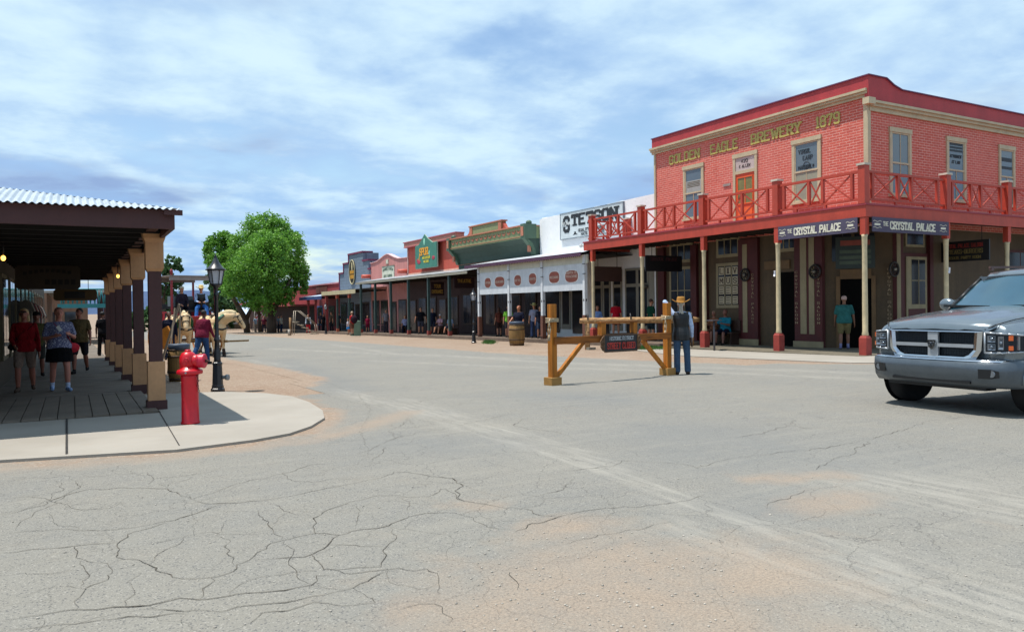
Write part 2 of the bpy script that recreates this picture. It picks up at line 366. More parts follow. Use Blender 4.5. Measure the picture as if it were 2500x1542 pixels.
g=M();ys=[-300,12,300,3500];xs=[-2500,0,2500]
z0=lambda y:gz(min(y,300))-.004
for i in range(3):
    for j in range(2): g.add([(xs[j],ys[i],z0(ys[i])),(xs[j+1],ys[i],z0(ys[i])),(xs[j+1],ys[i+1],z0(ys[i+1])),(xs[j],ys[i+1],z0(ys[i+1]))],[(0,1,2,3)])
tag(g.build('ground',gt.m),'reddish tan gravel and dirt ground','ground',kind='structure')
RP=[(-80,9.3),(-.65,9.35),(.94,8.96),(1.78,9.15),(2.45,9.57),(3.07,10.65),(3.33,12.5),(3.33,14.4),(4.2,16),(4.9,17.5),(4.9,22),(4.6,28),(4.6,120),(13.4,120),(13.4,64),(13.7,40),(13.4,25),(13.7,21.5),(14.5,15.6),(17,12.4),(80,12.2),(80,-10),(-80,-10)]
def sdist(x,y,P=RP):
    ins=False;dm=1e9;n_=len(P)
    for i in range(n_):
        ax,ay=P[i];bx,by=P[(i+1)%n_]
        if (ay>y)!=(by>y) and x<(bx-ax)*(y-ay)/(by-ay)+ax: ins=not ins
        dx,dy=bx-ax,by-ay;tt=max(0,min(1,((x-ax)*dx+(y-ay)*dy)/(dx*dx+dy*dy)));q=(x-ax-tt*dx)**2+(y-ay-tt*dy)**2
        if q<dm:dm=q
    return math.sqrt(dm)*(1 if ins else -1)
def ar(a,b,s): 
    k=int(round((b-a)/s));return [a+(b-a)*i/k for i in range(k)]
X_=ar(-80,-12,6)+ar(-12,24,.2)+ar(24,80,6)+[80];Y_=ar(-10,-3,1)+ar(-3,26,.2)+ar(26,120,.9)+[120]
def pl_dist(x,y,pl):
    dm=1e9
    for (ax,ay),(bx,by) in zip(pl,pl[1:]):
        dx,dy=bx-ax,by-ay;tt=max(0,min(1,((x-ax)*dx+(y-ay)*dy)/(dx*dx+dy*dy+1e-9)));dm=min(dm,(x-ax-tt*dx)**2+(y-ay-tt*dy)**2)
    return math.sqrt(dm)
def gl(*p): return [tuple(G(*q).xy) for q in p]
SAND=[(gl((1330,1500),(1450,1400),(1560,1380)),.55),(gl((1500,1542),(1700,1430),(1860,1390)),.45),(gl((1350,1450),(1700,1500)),.6),(gl((1980,1235),(2080,1215)),.22),(gl((1830,1170),(1960,1165),(2060,1160)),.12),
 (gl((0,1145),(200,1133),(380,1120),(560,1100),(760,1075),(860,1050),(950,1020),(1000,1005)),.17),(gl((820,1000),(800,1035),(770,1055)),.13),(gl((1330,1290),(1410,1275)),.2),(gl((1120,1235),(1200,1230)),.12),(gl((745,1330),(765,1345)),.05),(gl((1000,1480),(1080,1500)),.12)]
STREAK=[(gl((960,985),(1100,1030),(1250,1080),(1450,1140),(1600,1190),(1700,1240),(2000,1320),(2250,1400),(2480,1480)),.13),(gl((980,975),(1200,1040),(1400,1100),(1560,1170)),.10),(gl((1650,1290),(1900,1370),(2300,1470),(2500,1530)),.16),
 (gl((650,850),(900,862),(1100,868),(1350,885),(1650,895),(2100,910)),.22),(gl((900,880),(1250,895),(1640,905),(2100,925)),.15),(gl((2380,1460),(2500,1500)),.5),(gl((2200,1180),(2500,1230)),.5),(gl((740,830),(1000,868),(1330,875)),.12),(gl((560,905),(680,900),(790,925)),.10),(gl((600,878),(720,895)),.12),
 (gl((830,950),(900,975),(1000,1000)),.15)]
DARK=[(gl((1640,1060),(1800,1080),(1900,1100)),.8),(gl((1700,1120),(2150,1125)),.6),(gl((1320,965),(1500,975)),.5),(gl((850,950),(780,920),(700,880)),.4),(gl((950,1080),(1150,1090)),.5),(gl((1900,1200),(1850,1240)),.3)]
def fld(x,y,S):
    r=0
    for pl,wd in S: r=max(r,math.exp(-(pl_dist(x,y,pl)/(wd*1.4))**2))
    return r
rv=[];rf=[];idx={};A={'edge':[],'sand':[],'streak':[],'dark':[]}
def vid(i,j):
    if (i,j) in idx:return idx[(i,j)]
    x,y=X_[i],Y_[j];idx[(i,j)]=len(rv);rv.append((x,y,gz(y)));near=-4<x<20 and -1<y<40
    A['edge'].append(sdist(x,y));A['sand'].append(fld(x,y,SAND) if near else 0);A['streak'].append(fld(x,y,STREAK) if near else 0);A['dark'].append(fld(x,y,DARK) if near else 0)
    return idx[(i,j)]
for i in range(len(X_)-1):
    for j in range(len(Y_)-1):
        xm=(X_[i]+X_[i+1])/2;ym=(Y_[j]+Y_[j+1])/2
        if ym>14 and (xm<4 or xm>14.6): continue
        if sdist(xm,ym)>-.45: rf.append((vid(i,j),vid(i+1,j),vid(i+1,j+1),vid(i,j+1)))
me=bpy.data.meshes.new('road');me.from_pydata(rv,[],rf)
for k,v in A.items(): at=me.attributes.new(k,'FLOAT','POINT');at.data.foreach_set('value',v)
t=NT('asphalt')
def att(k):
    a=t.n.new('ShaderNodeAttribute');a.attribute_name=k;return a.outputs['Fac']
dc,dn,dv=dirt_nodes(t)
big=t.noise(.35,5,.6);mid=t.noise(2.2,5,.65,dist=.4);fine=t.noise(95,2,.7);sp=t.n.new('ShaderNodeTexVoronoi');sp.inputs['Scale'].default_value=120;t.link(t.co,sp.inputs['Vector'])
spc=t.n.new('ShaderNodeSeparateColor');t.link(sp.outputs['Color'],spc.inputs[0])
col=t.mix(t.mapr(big,.35,.65),(.200,.195,.178),(.240,.227,.196));col=t.mix(t.mapr(mid,.35,.65,0,.5),col,(.230,.212,.178))
col=t.mix(t.mapr(t.noise(.9,6,.7,dist=.6),.55,.7,0,.4),col,(.165,.165,.16));col=t.mix(t.mapr(fine,.35,.65,0,.4),col,(.13,.128,.12));col=t.mix(t.mapr(spc.outputs[1],.90,.94,0,.4),col,(.38,.36,.32));col=t.mix(t.mapr(spc.outputs[2],.92,.95,0,.7),col,(.085,.085,.09))
stn=t.noise(1,5,.65,t.scale(9,1.4,1,rot=(0,0,R(-63))));
col=t.mix(t.math('MULTIPLY',att('streak'),t.mapr(stn,.42,.62,.05,.62)),col,(.33,.31,.27))
col=t.mix(t.math('MULTIPLY',att('dark'),t.mapr(mid,.3,.65,.15,.5)),col,(.145,.155,.16))
stn2=t.noise(1,4,.6,t.scale(.5,5,1,rot=(0,0,R(8))));col=t.mix(t.mapr(stn2,.52,.72,0,.3),col,(.265,.25,.215))
# fine crazing
vv=t.n.new('ShaderNodeTexVoronoi');vv.feature='DISTANCE_TO_EDGE';vv.inputs['Scale'].default_value=1.5
wp=t.n.new('ShaderNodeTexNoise');wp.inputs['Scale'].default_value=2.5;wp.inputs['Detail'].default_value=5;t.link(t.co,wp.inputs['Vector'])
wa=t.n.new('ShaderNodeVectorMath');wa.operation='SCALE';wa.inputs['Scale'].default_value=.5;t.link(wp.outputs['Color'],wa.inputs[0]);wb=t.n.new('ShaderNodeVectorMath');wb.operation='ADD';t.link(t.co,wb.inputs[0]);t.link(wa.outputs[0],wb.inputs[1]);t.link(wb.outputs[0],vv.inputs['Vector'])
cr=t.mapr(vv.outputs['Distance'],.0,.007,1,0);crm=t.mapr(t.noise(.45,3),.47,.56,0,.55);col=t.mix(t.math('MULTIPLY',cr,crm),col,(.09,.085,.08))
sm=t.mapr(t.math('ADD',att('sand'),t.math('MULTIPLY',t.math('SUBTRACT',mid,.5),1.5)),.2,1.15,0,.62)
sandc=t.mix(t.mapr(dn,.42,.62,0,.7),(.35,.262,.190),(.18,.14,.11));col=t.mix(sm,col,sandc)
en=t.math('ADD',att('edge'),t.math('MULTIPLY',t.math('SUBTRACT',mid,.5),1.1));col=t.mix(t.mapr(en,.02,.30,1,0),col,dc)
t.col(col);t.set(Roughness=.92);t.b.inputs['Specular IOR Level'].default_value=.2
t.bump(t.math('ADD',fine,t.math('ADD',t.math('MULTIPLY',sp.outputs['Distance'],.7),t.math('MULTIPLY',cr,-1.2))),.55,.008)
me.materials.append(t.m);road=bpy.data.objects.new('road',me);C.objects.link(road);tag(road,'cracked grey asphalt street crossing','road',kind='structure')
# cracks traced on the asphalt, thin filled grooves
c5=lambda *p:[(x/1.9616,1000+y/1.9616) for x,y in p]
c6=lambda *p:[(1250+x/1.9616,900+y/1.9616) for x,y in p]
CRK=[
(c5((60,420),(140,415),(240,430),(330,470),(420,480),(520,470),(600,440)),.5),(c5((640,650),(760,640),(900,600),(1010,590),(1130,600),(1260,590)),.45),(c5((1130,745),(1080,690),(1100,640),(1050,600),(1070,540)),.5),(c5((700,745),(760,690),(850,650),(900,600)),.45),(c5((1350,620),(1400,680),(1380,740),(1450,800),(1500,840)),.5),(c5((1700,560),(1730,500),(1700,460),(1650,450)),.45),(c5((600,945),(640,880),(620,820),(680,780)),.5),(c5((1850,775),(1900,830),(1990,860),(2095,830)),.5),(c5((100,900),(200,860),(320,850),(430,860)),.5),(c5((0,800),(120,780),(240,790),(380,770)),.45),(c5((1100,890),(1150,830),(1250,800),(1350,790),(1530,765)),.5),(c5((2150,490),(2250,510),(2330,560),(2440,570)),.5),(c5((1350,300),(1400,340),(1500,350),(1600,330),(1750,340)),.5),(c5((0,505),(90,485),(200,455),(270,425),(330,405),(400,385),(500,378),(600,375),(700,375),(800,380),(840,395),(860,412),(900,415)),1),
(c5((860,412),(905,430),(1000,405),(1080,375),(1150,350),(1290,320),(1400,298),(1470,265),(1600,255)),.7),
(c5((900,430),(940,445),(1050,450),(1130,445),(1250,435),(1400,410),(1550,380),(1650,360),(1750,340),(1840,320),(1880,295),(1970,300),(2070,320),(2180,330),(2205,340),(2200,380),(2190,410),(2220,435),(2340,455),(2400,465),(2452,475)),.9),
(c5((0,595),(110,580),(250,575),(400,578),(560,575),(700,550),(830,530),(950,490),(1050,460),(1130,445)),.7),
(c5((830,530),(720,565),(620,595),(575,620),(570,650),(550,705),(620,720),(700,745),(780,775),(840,800),(930,810),(1010,805),(1100,780),(1150,740),(1230,690),(1290,650),(1350,620),(1420,605),(1505,590),(1560,595),(1625,600),(1720,580),(1850,555),(1950,520),(2020,495),(2150,490)),1.15),
(c5((1235,480),(1270,510),(1285,560),(1330,600),(1345,620)),.8),(c5((1285,550),(1340,515),(1380,490)),.5),
(c5((1505,590),(1510,550),(1520,520),(1580,480),(1650,450),(1750,425),(1820,410),(1900,415),(2050,415),(2100,395),(2110,375),(2190,415),(2220,435)),1),(c5((2080,355),(1950,358),(1850,370),(1780,390)),.5),
(c5((1520,517),(1450,512),(1380,490),(1300,455),(1200,450)),.5),
(c5((1625,600),(1580,630),(1560,650),(1500,685),(1460,700),(1330,710),(1210,712)),1.1),(c5((1500,685),(1525,740),(1530,765),(1600,770),(1720,755),(1830,745),(1845,700),(1840,660),(1900,610),(1870,565)),.9),
(c5((1580,645),(1650,650),(1760,655),(1840,655)),.7),(c5((1530,765),(1700,780),(1850,772),(1980,770),(2030,762),(2090,785),(2095,830),(2110,880)),1),
(c5((30,1010),(180,985),(340,965),(480,950),(600,945),(720,935),(850,912),(950,908),(1100,890),(1200,880),(1300,870),(1420,855),(1500,840),(1520,800),(1580,795)),1.1),
(c5((950,908),(980,870),(1020,820),(1010,805)),1.3),(c5((335,965),(380,910),(430,860),(500,815),(550,760),(520,740),(430,725),(380,700),(375,680),(360,655)),.8),
(c5((0,690),(130,675),(250,665),(400,645),(560,635)),.8),(c5((590,755),(660,745),(700,745)),.6),(c5((0,1060),(120,1045),(300,1030),(460,1010),(600,995),(740,985),(830,975),(900,980)),.8),
(c5((720,935),(760,950),(880,965),(1060,960),(1150,940),(1300,920),(1400,905),(1500,890),(1600,865),(1690,850),(1760,820),(1850,775)),.7),
(c5((1690,850),(1740,880),(1790,905),(1790,930),(1700,940),(1600,935),(1500,930),(1400,950),(1250,980),(1200,1020)),.7),(c5((1500,840),(1560,855),(1640,855),(1690,850)),.7),
(c5((1920,965),(1960,955),(2010,935),(2085,930),(2130,945),(2165,990),(2140,1030)),1.0),(c5((75,570),(110,530),(150,500),(230,470),(320,410),(380,395)),.7),(c5((0,355),(150,345),(270,340),(300,370),(250,410),(240,430),(130,470),(0,500)),.6),
(c5((270,340),(430,320),(560,308),(700,300),(730,330),(710,370)),.6),(c5((370,335),(380,365),(330,400),(440,380)),.7),(c5((730,330),(850,320),(1000,300),(1080,265)),.5),(c5((750,350),(790,370),(860,345),(920,320)),.5),
(c5((1720,215),(1800,180),(1890,135),(2000,110),(2110,95),(2330,45),(2452,20)),.7),(c5((1770,250),(1830,210),(1840,180),(1800,180)),.6),(c5((1950,40),(2000,90),(2120,98)),.6),(c5((1890,135),(1870,100),(1930,70),(1960,40)),.5),
(c5((200,1030),(210,1000)),.5),(c5((870,1035),(890,980)),.6),(c5((1960,480),(1950,440),(1900,420)),.5),(c5((400,860),(420,780),(390,720)),.5),(c5((230,490),(270,560),(380,565)),.5),
(c6((0,780),(110,740),(220,710),(330,690),(450,670),(600,660),(740,645),(830,630),(920,605)),.9),(c6((0,665),(90,680),(150,700),(240,708)),.7),(c6((240,745),(330,708),(450,700),(560,705)),.6),
(c6((250,840),(330,825),(400,795),(500,785),(600,770),(680,745),(760,735)),.8),(c6((240,490),(400,475),(490,465),(530,440),(640,445),(760,450),(860,465),(890,480)),.7),
(c6((890,480),(1000,440),(1150,415),(1300,400),(1450,385),(1580,365),(1700,340),(1850,300),(2000,250),(2200,225)),.7),(c6((1235,640),(1300,620),(1420,580)),.9),(c6((1230,665),(1235,640)),.8),
(c6((130,240),(60,240),(0,270),(100,290),(200,300),(300,330)),.7),(c6((1340,250),(1350,270),(1400,285),(1500,288),(1600,285)),.7),(c6((1060,330),(1200,310),(1320,270),(1345,255)),.7),(c6((1450,480),(1550,430),(1640,400),(1720,340)),.5),(c6((0,635),(110,610),(240,580),(300,520)),.5),
([(1245,1395),(1250,1420),(1262,1440)],.8),(gl and [(770,955),(830,975),(880,985),(960,995),(1100,965),(1290,945)],.6),([(700,905),(790,930),(870,960),(905,1000),(880,1060),(900,1100)],.5)]
rc=random.Random(3);cm_=M()
for pts,wd in CRK:
    P=[G(*p).xy for p in pts];fine_=[]
    for a,b in zip(P,P[1:]):
        L_=(b-a).length;k=max(1,int(L_/.045))
        for i in range(k): 
            q=a.lerp(b,i/k);j=min(.022,.006+L_*.02);fine_.append(Vector((q.x+noise.noise(Vector((q.x*7,q.y*7,1)))*.05+rc.uniform(-j,j)*.7,q.y+noise.noise(Vector((q.x*7,q.y*7,9)))*.05+rc.uniform(-j,j)*.7)))
    fine_.append(P[-1]);nn=len(fine_);vs=[]
    for i,q in enumerate(fine_):
        d=(fine_[min(i+1,nn-1)]-fine_[max(i-1,0)]);d=d.normalized() if d.length>1e-6 else Vector((1,0));p=Vector((-d.y,d.x))
        ww=wd*.0031*(.45+1.5*abs(noise.noise(Vector((q.x*2.2,q.y*2.2,wd*5)))))*(1 if rc.random()>.08 else 1.8)*min(1,.35+i*.2,.35+(nn-1-i)*.2)
        a=q+p*ww;b=q-p*ww;zz_=gz(q.y)+.004
        vs+=[(a.x,a.y,zz_),(b.x,b.y,zz_)]
    cm_.add(vs,[(2*i,2*i+1,2*i+3,2*i+2) for i in range(nn-1)])
cr_=cm_.build('crack',paint('crack_fill','5f5a53',.95,.5,8,bump=0,spec=.1),road)
cr_['kind']='structure'
# loose stones on the road (uncountable)
st=M();rs=random.Random(5)
for i in range(560):
    if i%3==0: px,py=rs.uniform(1150,1800),rs.uniform(1300,1540)
    elif i%3==1: px,py=rs.uniform(0,2500),rs.uniform(900,1540)
    else: px,py=rs.uniform(500,1700),rs.uniform(835,872)
    q=G(px,py);r=rs.uniform(.004,.010)*(1 if i%3<2 else 2.0)
    if sdist(q.x,q.y)<-.2 and q.x<4: continue
    st.ell((q.x,q.y,gz(q.y)+r*.3),r,r*rs.uniform(.6,1),r*.6,5,3)
tag(st.build('loose_stones',paint('stone','b8b0a4',.9,.4,9)),'loose small stones scattered over the street','gravel',kind='stuff')
# ---------------------------------------------------------------- pavements
def slab(name,poly,zt,th,mat,label,parent=None):
    m=M();k=len(poly);m.add([(x,y,gz(y)+zt) for x,y in poly]+[(x,y,gz(y)+zt-th) for x,y in poly],[tuple(range(k)),tuple(range(k,2*k))[::-1]]+[(i,k+i,k+(i+1)%k,(i+1)%k) for i in range(k)])
    return tag(m.build(name,mat),label,'pavement',kind='structure')
t=NT('concrete');a=t.noise(.8,6,.6);b=t.noise(14,4,.7);col=t.mix(t.mapr(a,.35,.65),(.268,.24,.20),(.318,.288,.245));col=t.mix(t.mapr(b,.4,.7,0,.3),col,(.28,.26,.235))
sp=t.noise(.7,4,.6,t.scale(1,1,1));ws=t.n.new('ShaderNodeSeparateXYZ');t.link(t.co,ws.inputs[0])
col=t.mix(t.mapr(t.noise(1.7,6,.7,dist=1),.58,.75,0,.45),col,(.33,.25,.18));t.col(col);t.set(Roughness=.85);t.bump(b,.25,.004);CON=t.m
arc=[(-.65,9.37),(.94,9.0),(1.78,9.18),(2.25,9.42),(2.62,9.85),(2.98,10.5),(3.18,11.3),(3.3,12.5),(3.3,13.6),(3.05,14.5),(2.5,15.3),(1.9,15.62)]
slab('pavement',[(-14,9.37)]+arc+[(1.12,15.62),(1.12,12.47),(-14,12.55)],.03,.14,CON,'pale concrete corner pavement')
jm=M()
for (a,b,wd) in (((163,1000),(163,1115),.012),((390,1012),(438,1094),.006)):
    a=G(*a);b=G(*b);jm.add([(a.x-wd,a.y,.0335),(a.x+wd,a.y,.0335),(b.x+wd,b.y,.0335),(b.x-wd,b.y,.0335)],[(0,3,2,1)])
j1=jm.build('expansion_joint',paint('joint','2c2926',.9,.3,5,bump=0),None);tag(j1,'dark joints in the corner pavement','pavement',kind='structure')
slab('pavement',[(16.35,18.6),(16.3,17.5),(16.9,12.7),(17.4,12.2),(60,12.1),(60,14.1),(19.25,14.1),(19.25,22.3),(17.6,22.3)],.02,.12,CON,'pale concrete apron before the corner saloon')
# raised walk under the right-hand arcades
t=NT('walk_planks');co=t.scale(1,1,1);n1_=t.noise(2,5);n2_=t.noise(30,3,.6,t.scale(1,8,1));col=t.mix(t.mapr(n1_,.35,.65),(.11,.075,.055),(.17,.125,.09));col=t.mix(t.mapr(n2_,.4,.7,0,.5),col,(.10,.07,.055));t.col(col);t.set(Roughness=.85);t.bump(n2_,.3,.005);WALK=t.m
wkm=M();
def strip(m,x0,x1,y0,y1,zt,th):
    ysl=[y0+(y1-y0)*i/12 for i in range(13)];o=len(m.v)
    for y in ysl: m.v+=[(x0,y,gz(y)+zt),(x1,y,gz(y)+zt),(x0,y,gz(y)+zt-th),(x1,y,gz(y)+zt-th)]
    for i in range(12):
        b=o+4*i;m.f+=[(b,b+1,b+5,b+4),(b+2,b+6,b+7,b+3),(b,b+4,b+6,b+2),(b+1,b+3,b+7,b+5)];m.sm+=[False]*4
    e=o+48;m.f+=[(o,o+2,o+3,o+1),(e,e+1,e+3,e+2)];m.sm+=[False]*2
strip(wkm,19.35,22.6,22.32,100,.17,.3)
tag(wkm.build('boardwalk',WALK),'raised plank walk under the far arcades','boardwalk',kind='structure')
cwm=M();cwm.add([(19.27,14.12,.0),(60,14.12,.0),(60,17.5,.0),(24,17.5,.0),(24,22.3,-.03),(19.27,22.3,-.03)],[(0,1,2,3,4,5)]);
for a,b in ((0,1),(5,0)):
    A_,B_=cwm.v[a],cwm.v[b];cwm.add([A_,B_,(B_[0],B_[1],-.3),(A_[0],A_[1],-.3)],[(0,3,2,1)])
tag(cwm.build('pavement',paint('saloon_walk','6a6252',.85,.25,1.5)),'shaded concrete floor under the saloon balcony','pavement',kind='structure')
# left boardwalk planks, darkened in colour to deepen the arcade's shade
t=NT('grey_planks_shaded');n1_=t.noise(1.5,4);n2_=t.noise(1,4,.6,t.scale(40,3,1));col=t.mix(t.mapr(n1_,.35,.65),(.11,.085,.062),(.165,.13,.098));col=t.mix(t.mapr(n2_,.4,.7,0,.5),col,(.13,.11,.09));t.col(col);t.set(Roughness=.8);t.bump(n2_,.3,.005);GP=t.m
bm_=M();x=1.1
while x>-4: bm_.box(x-.215,x-.012,12.5,15.85,.02,.055+random.uniform(-.003,.003));x-=.215
y=15.86
while y<60: bm_.box(-4,1.1,y,y+.2,.02+gz(y),.05+gz(y)+random.uniform(-.003,.003));y+=.212
bm_.box(-4,1.1,12.5,16,-.1,.02)
tag(bm_.build('boardwalk',GP),'weathered grey plank walk under the left arcade','boardwalk',kind='structure')
# hills, haze blue put into their colour
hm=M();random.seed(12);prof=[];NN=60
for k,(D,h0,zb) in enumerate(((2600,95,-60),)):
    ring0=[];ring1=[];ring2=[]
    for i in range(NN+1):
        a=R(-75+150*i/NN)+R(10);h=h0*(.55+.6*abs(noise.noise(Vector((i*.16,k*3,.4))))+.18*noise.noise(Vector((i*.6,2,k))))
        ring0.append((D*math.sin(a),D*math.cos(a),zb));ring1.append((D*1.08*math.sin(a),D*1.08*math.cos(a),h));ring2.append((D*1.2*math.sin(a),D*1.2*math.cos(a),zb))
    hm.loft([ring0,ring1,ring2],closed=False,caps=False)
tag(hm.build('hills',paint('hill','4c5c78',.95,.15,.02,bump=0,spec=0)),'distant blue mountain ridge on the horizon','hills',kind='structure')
def ZP(px,py,z): d=ray(px,py);t=(z-H)/d.z;return Vector((d.x*t,d.y*t,z))
BRN=paint('oxblood_paint','43201f',.6,.15,2);CRM=paint('tan_paint','b98a60',.6,.15,2);DRK=paint('dark_ceiling','0f0b0a',.9,.2,2)  # ceiling near black, arcade shade put into the paint
CREAM=paint('cream_trim_shaded','5f583f',.6,.12,2)  # window frame cream darkened as if in arcade shade
# ================= left arcade building
LB=thing('arcade_building','low arcade with a dark brown porch and corrugated metal hip roof, left of the street','building',(-2,13,0))
def hipz(x,y): return 2.89+.21*min(y-11.4,1.3-x,3.4)
m=M()
nx=560
for side in (0,):
    rows=[]
    for i in range(nx+1):
        x=-8+(9.3)*i/nx;wv=.013*math.sin(2*PI*x/.085);dm=min(1.3-x,3.4);k=3;r=[]
        for j in range(k+1):
            y=11.32+(dm+.08)*j/k;r.append((x,y,2.89+.21*(y-11.4)+wv))
        rows.append(r)
    m.loft(rows,closed=False,caps=False)
# right-hand slope and top
m.add([(1.3,11.4,2.89),(1.3,33,2.89),(-2.1,33,3.6),(-2.1,14.8,3.6)],[(0,1,2,3)]);m.add([(-8,14.8,3.6),(-2.1,14.8,3.6),(-2.1,33,3.6),(-8,33,3.6)],[(0,1,2,3)])
tin=paint('galvanised_tin','c9d0d6',.38,.18,2,metal=.75)
m.build('roof',tin,LB)
m=M();m.box(-8,1.24,11.46,11.52,2.62,2.875);m.box(1.18,1.24,11.52,33,2.62,2.86);m.box(1.1,1.33,11.36,11.40,2.80,2.87);m.build('fascia',BRN,LB)
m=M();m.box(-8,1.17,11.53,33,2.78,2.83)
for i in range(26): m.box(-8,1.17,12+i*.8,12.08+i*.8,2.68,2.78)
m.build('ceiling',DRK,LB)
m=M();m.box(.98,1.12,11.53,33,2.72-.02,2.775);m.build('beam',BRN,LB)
for i in range(6):
    y=13.05+3.42*i;zb=gz(y);r=M();r.box(1.02,1.2,y-.1,y+.1,zb+.74,2.3)
    col=r.build('column',BRN,LB)
    q=M();q.box(.97,1.25,y-.14,y+.14,zb-.05,zb+.17);q.build('base',BRN,col)
    q=M();q.box(.99,1.23,y-.12,y+.12,zb+.17,zb+.76);q.build('plinth',CRM,col)
    q=M();q.loft([[(1.11-a,y-b,z),(1.11+a,y-b,z),(1.11+a,y+b,z),(1.11-a,y+b,z)] for a,b,z in ((.09,.09,2.1),(.125,.125,2.16),(.125,.125,2.55),(.15,.15,2.62),(.165,.15,2.71))],smooth=False)
    q.build('capital',CRM,col)
SHW=paint('shop_olive_shaded','3d3527',.8,.2,1);m=M();m.box(-1.75,-1.3,13,50,-.6,2.8);m.box(-8,-1.76,13,13.2,-.6,2.8);m.build('wall',SHW,LB)  # shop wall colour lowered to deepen the arcade's shade
DG=glass('dark_glass',(.02,.025,.03))
for i in range(12):
    y=19.2+i*2.3;m=M();m.box(-1.3,-1.24,y,y+1.5,.6+gz(y),2.35);fr=m.build('window',CREAM,LB);q=M();q.box(-1.235,-1.225,y+.08,y+.7,.7+gz(y),2.25);q.box(-1.235,-1.225,y+.8,y+1.42,.7+gz(y),2.25);q.build('pane',DG,fr)
# hanging signs
def hsign(nm,lab,px0,px1,py0,py1,Y,mat,extra=None):
    a=PY(px0,py0,Y);b=PY(px1,py1,Y);z0_,z1_=min(a.z,b.z),max(a.z,b.z);rt=thing(nm,lab,'sign',((a.x+b.x)/2,Y,z1_))
    k=.06;w_=b.x-a.x;h_=z1_-z0_;m=M();m.prism([(k,0),(w_-k,0),(w_,k),(w_,h_-k),(w_-k,h_),(k,h_),(0,h_-k),(0,k)],(a.x,Y+.04,z0_),(1,0,0),(0,0,1),.04);m.build('board',mat,rt)
    m=M();m.cyl((a.x+w_*.2,Y+.02,z1_),(a.x+w_*.2,Y+.02,2.7),.01);m.cyl((b.x-w_*.2,Y+.02,z1_),(b.x-w_*.2,Y+.02,2.7),.01);m.build('hanger',paint('iron','1a1a1c',.5),rt)
    return rt,a.x,z0_,w_,h_
rt,x0,zz0,w_,h_=hsign('hanging_sign','wide tan hanging sign with rounded corners across the left walkway',36,197,647,706,21.5,paint('sign_tan','3a2f22',.8))
m=M()
for k in range(9):
    u=.12+k*.085;m.box(x0+w_*u,x0+w_*(u+.055),21.495-.002*k%2,21.5,zz0+h_*(.52+.2*math.sin(u*3.1)),zz0+h_*(.66+.2*math.sin(u*3.1)))
for k in range(5): u=.45+k*.1;m.box(x0+w_*u,x0+w_*(u+.07),21.495,21.5,zz0+h_*.2,zz0+h_*.42)
m.build('lettering',paint('sign_dark','1a120c',.8),rt)
rt,x0,zz0,w_,h_=hsign('hanging_sign','small ochre hanging sign with a dark panel, deeper under the left arcade',130,237,706,733,30,paint('sign_ochre','4a3818',.8))
m=M();m.box(x0+w_*.25,x0+w_*.72,29.985,29.999,zz0+h_*.2,zz0+h_*.8);m.build('panel',paint('sign_black','0a0a0a',.7),rt)
bulb=flat('warm_bulb',(1,.48,.08),emit=4);
for k,(px,py,lb) in enumerate(((8,630,'glowing warm bulb nearest the left frame edge'),(288,674,'glowing bulb, nearest of three by the left columns'),(281,684,'glowing bulb, middle of three by the left columns'),(277,692,'glowing bulb, farthest of three by the left columns'))):
    p=ZP(px,py,2.42);rt=thing('light_bulb',lb,'lamp',(p.x,p.y,2.42),group='warm bulbs under the left arcade ceiling')
    m=M();m.ell(p,.035,.035,.045);m.build('bulb',bulb,rt);m=M();m.cyl((p.x,p.y,2.47),(p.x,p.y,2.72),.012);m.build('cord',paint('iron','1a1a1c',.5),rt)
# garments on the rail along the shop wall
gc_=['8a8478','1c1f2a','6e1f22','9a958a','23262c','7a2326','a39d90','2d3038','5c2024','8f8a80']
for i in range(12):
    y=25.5+i*.95;m=M();z=gz(y)
    m.prism([(-.25,1.15),(.25,1.15),(.27,1.75),(.4,1.55),(.45,1.65),(.25,1.95),(.08,2.02),(-.08,2.02),(-.25,1.95),(-.45,1.65),(-.4,1.55),(-.27,1.75)],(-1.08,y,z),(0.52,-.3,0),(0,0,1),.05)
    rt=m.build('hanging_shirt',paint('garment_'+gc_[i%10],gc_[i%10],.9),None);tag(rt,['pale','navy','dark red','off-white','charcoal'][i%5]+' shirt, number '+['one','two','three','four','five','six','seven','eight','nine','ten','eleven','twelve'][i]+' from the front along the left shop wall','shirt','shirts hanging along the left shop wall')
# teal framework and pillars at the far end
TEAL=paint('teal_paint','2f7f83',.6,.1,2)
rt=thing('teal_canopy','teal painted steel canopy with open truss at the far end of the left arcade','canopy',(0,52,gz(52)))
a=PY(150,752,52);b=PY(264,741,52);m=M();m.box(a.x,b.x,51.9,52.1,a.z,b.z);m.build('beam',TEAL,rt)
m=M();p=[PY(x,y,52) for x,y in ((150,741),(258,741),(258,706),(150,706))]
m.tube([p[1],p[2],p[3],p[0]],.05)
for k in range(10):
    u0=p[3].lerp(p[2],k/10);u1=p[0].lerp(p[1],(k+.5)/10);u2=p[3].lerp(p[2],(k+1)/10);m.cyl(u0,u1,.03);m.cyl(u1,u2,.03)
m.build('truss',TEAL,rt);m=M();m.box(b.x-.1,b.x+.15,51.95,52.2,gz(52),b.z+1.6);m.box(a.x-.2,a.x,51.95,52.2,gz(52),b.z);m.build('post',TEAL,rt)
q=G(285,828);m=M();m.box(q.x-.3,q.x+.34,q.y,q.y+.5,q.z,q.z+3.1);o=m.build('pillar',paint('pillar_pale','aab0c0',.7),None);tag(o,'pale square pillar at the far end of the left arcade','pillar')
m=M();m.box(q.x-.62,q.x-.3,q.y+.1,q.y+.4,q.z,q.z+3.1);o=m.build('pillar',paint('red_strip_far','7a2230',.7),None);tag(o,'narrow dark red pillar touching the pale square one','pillar')
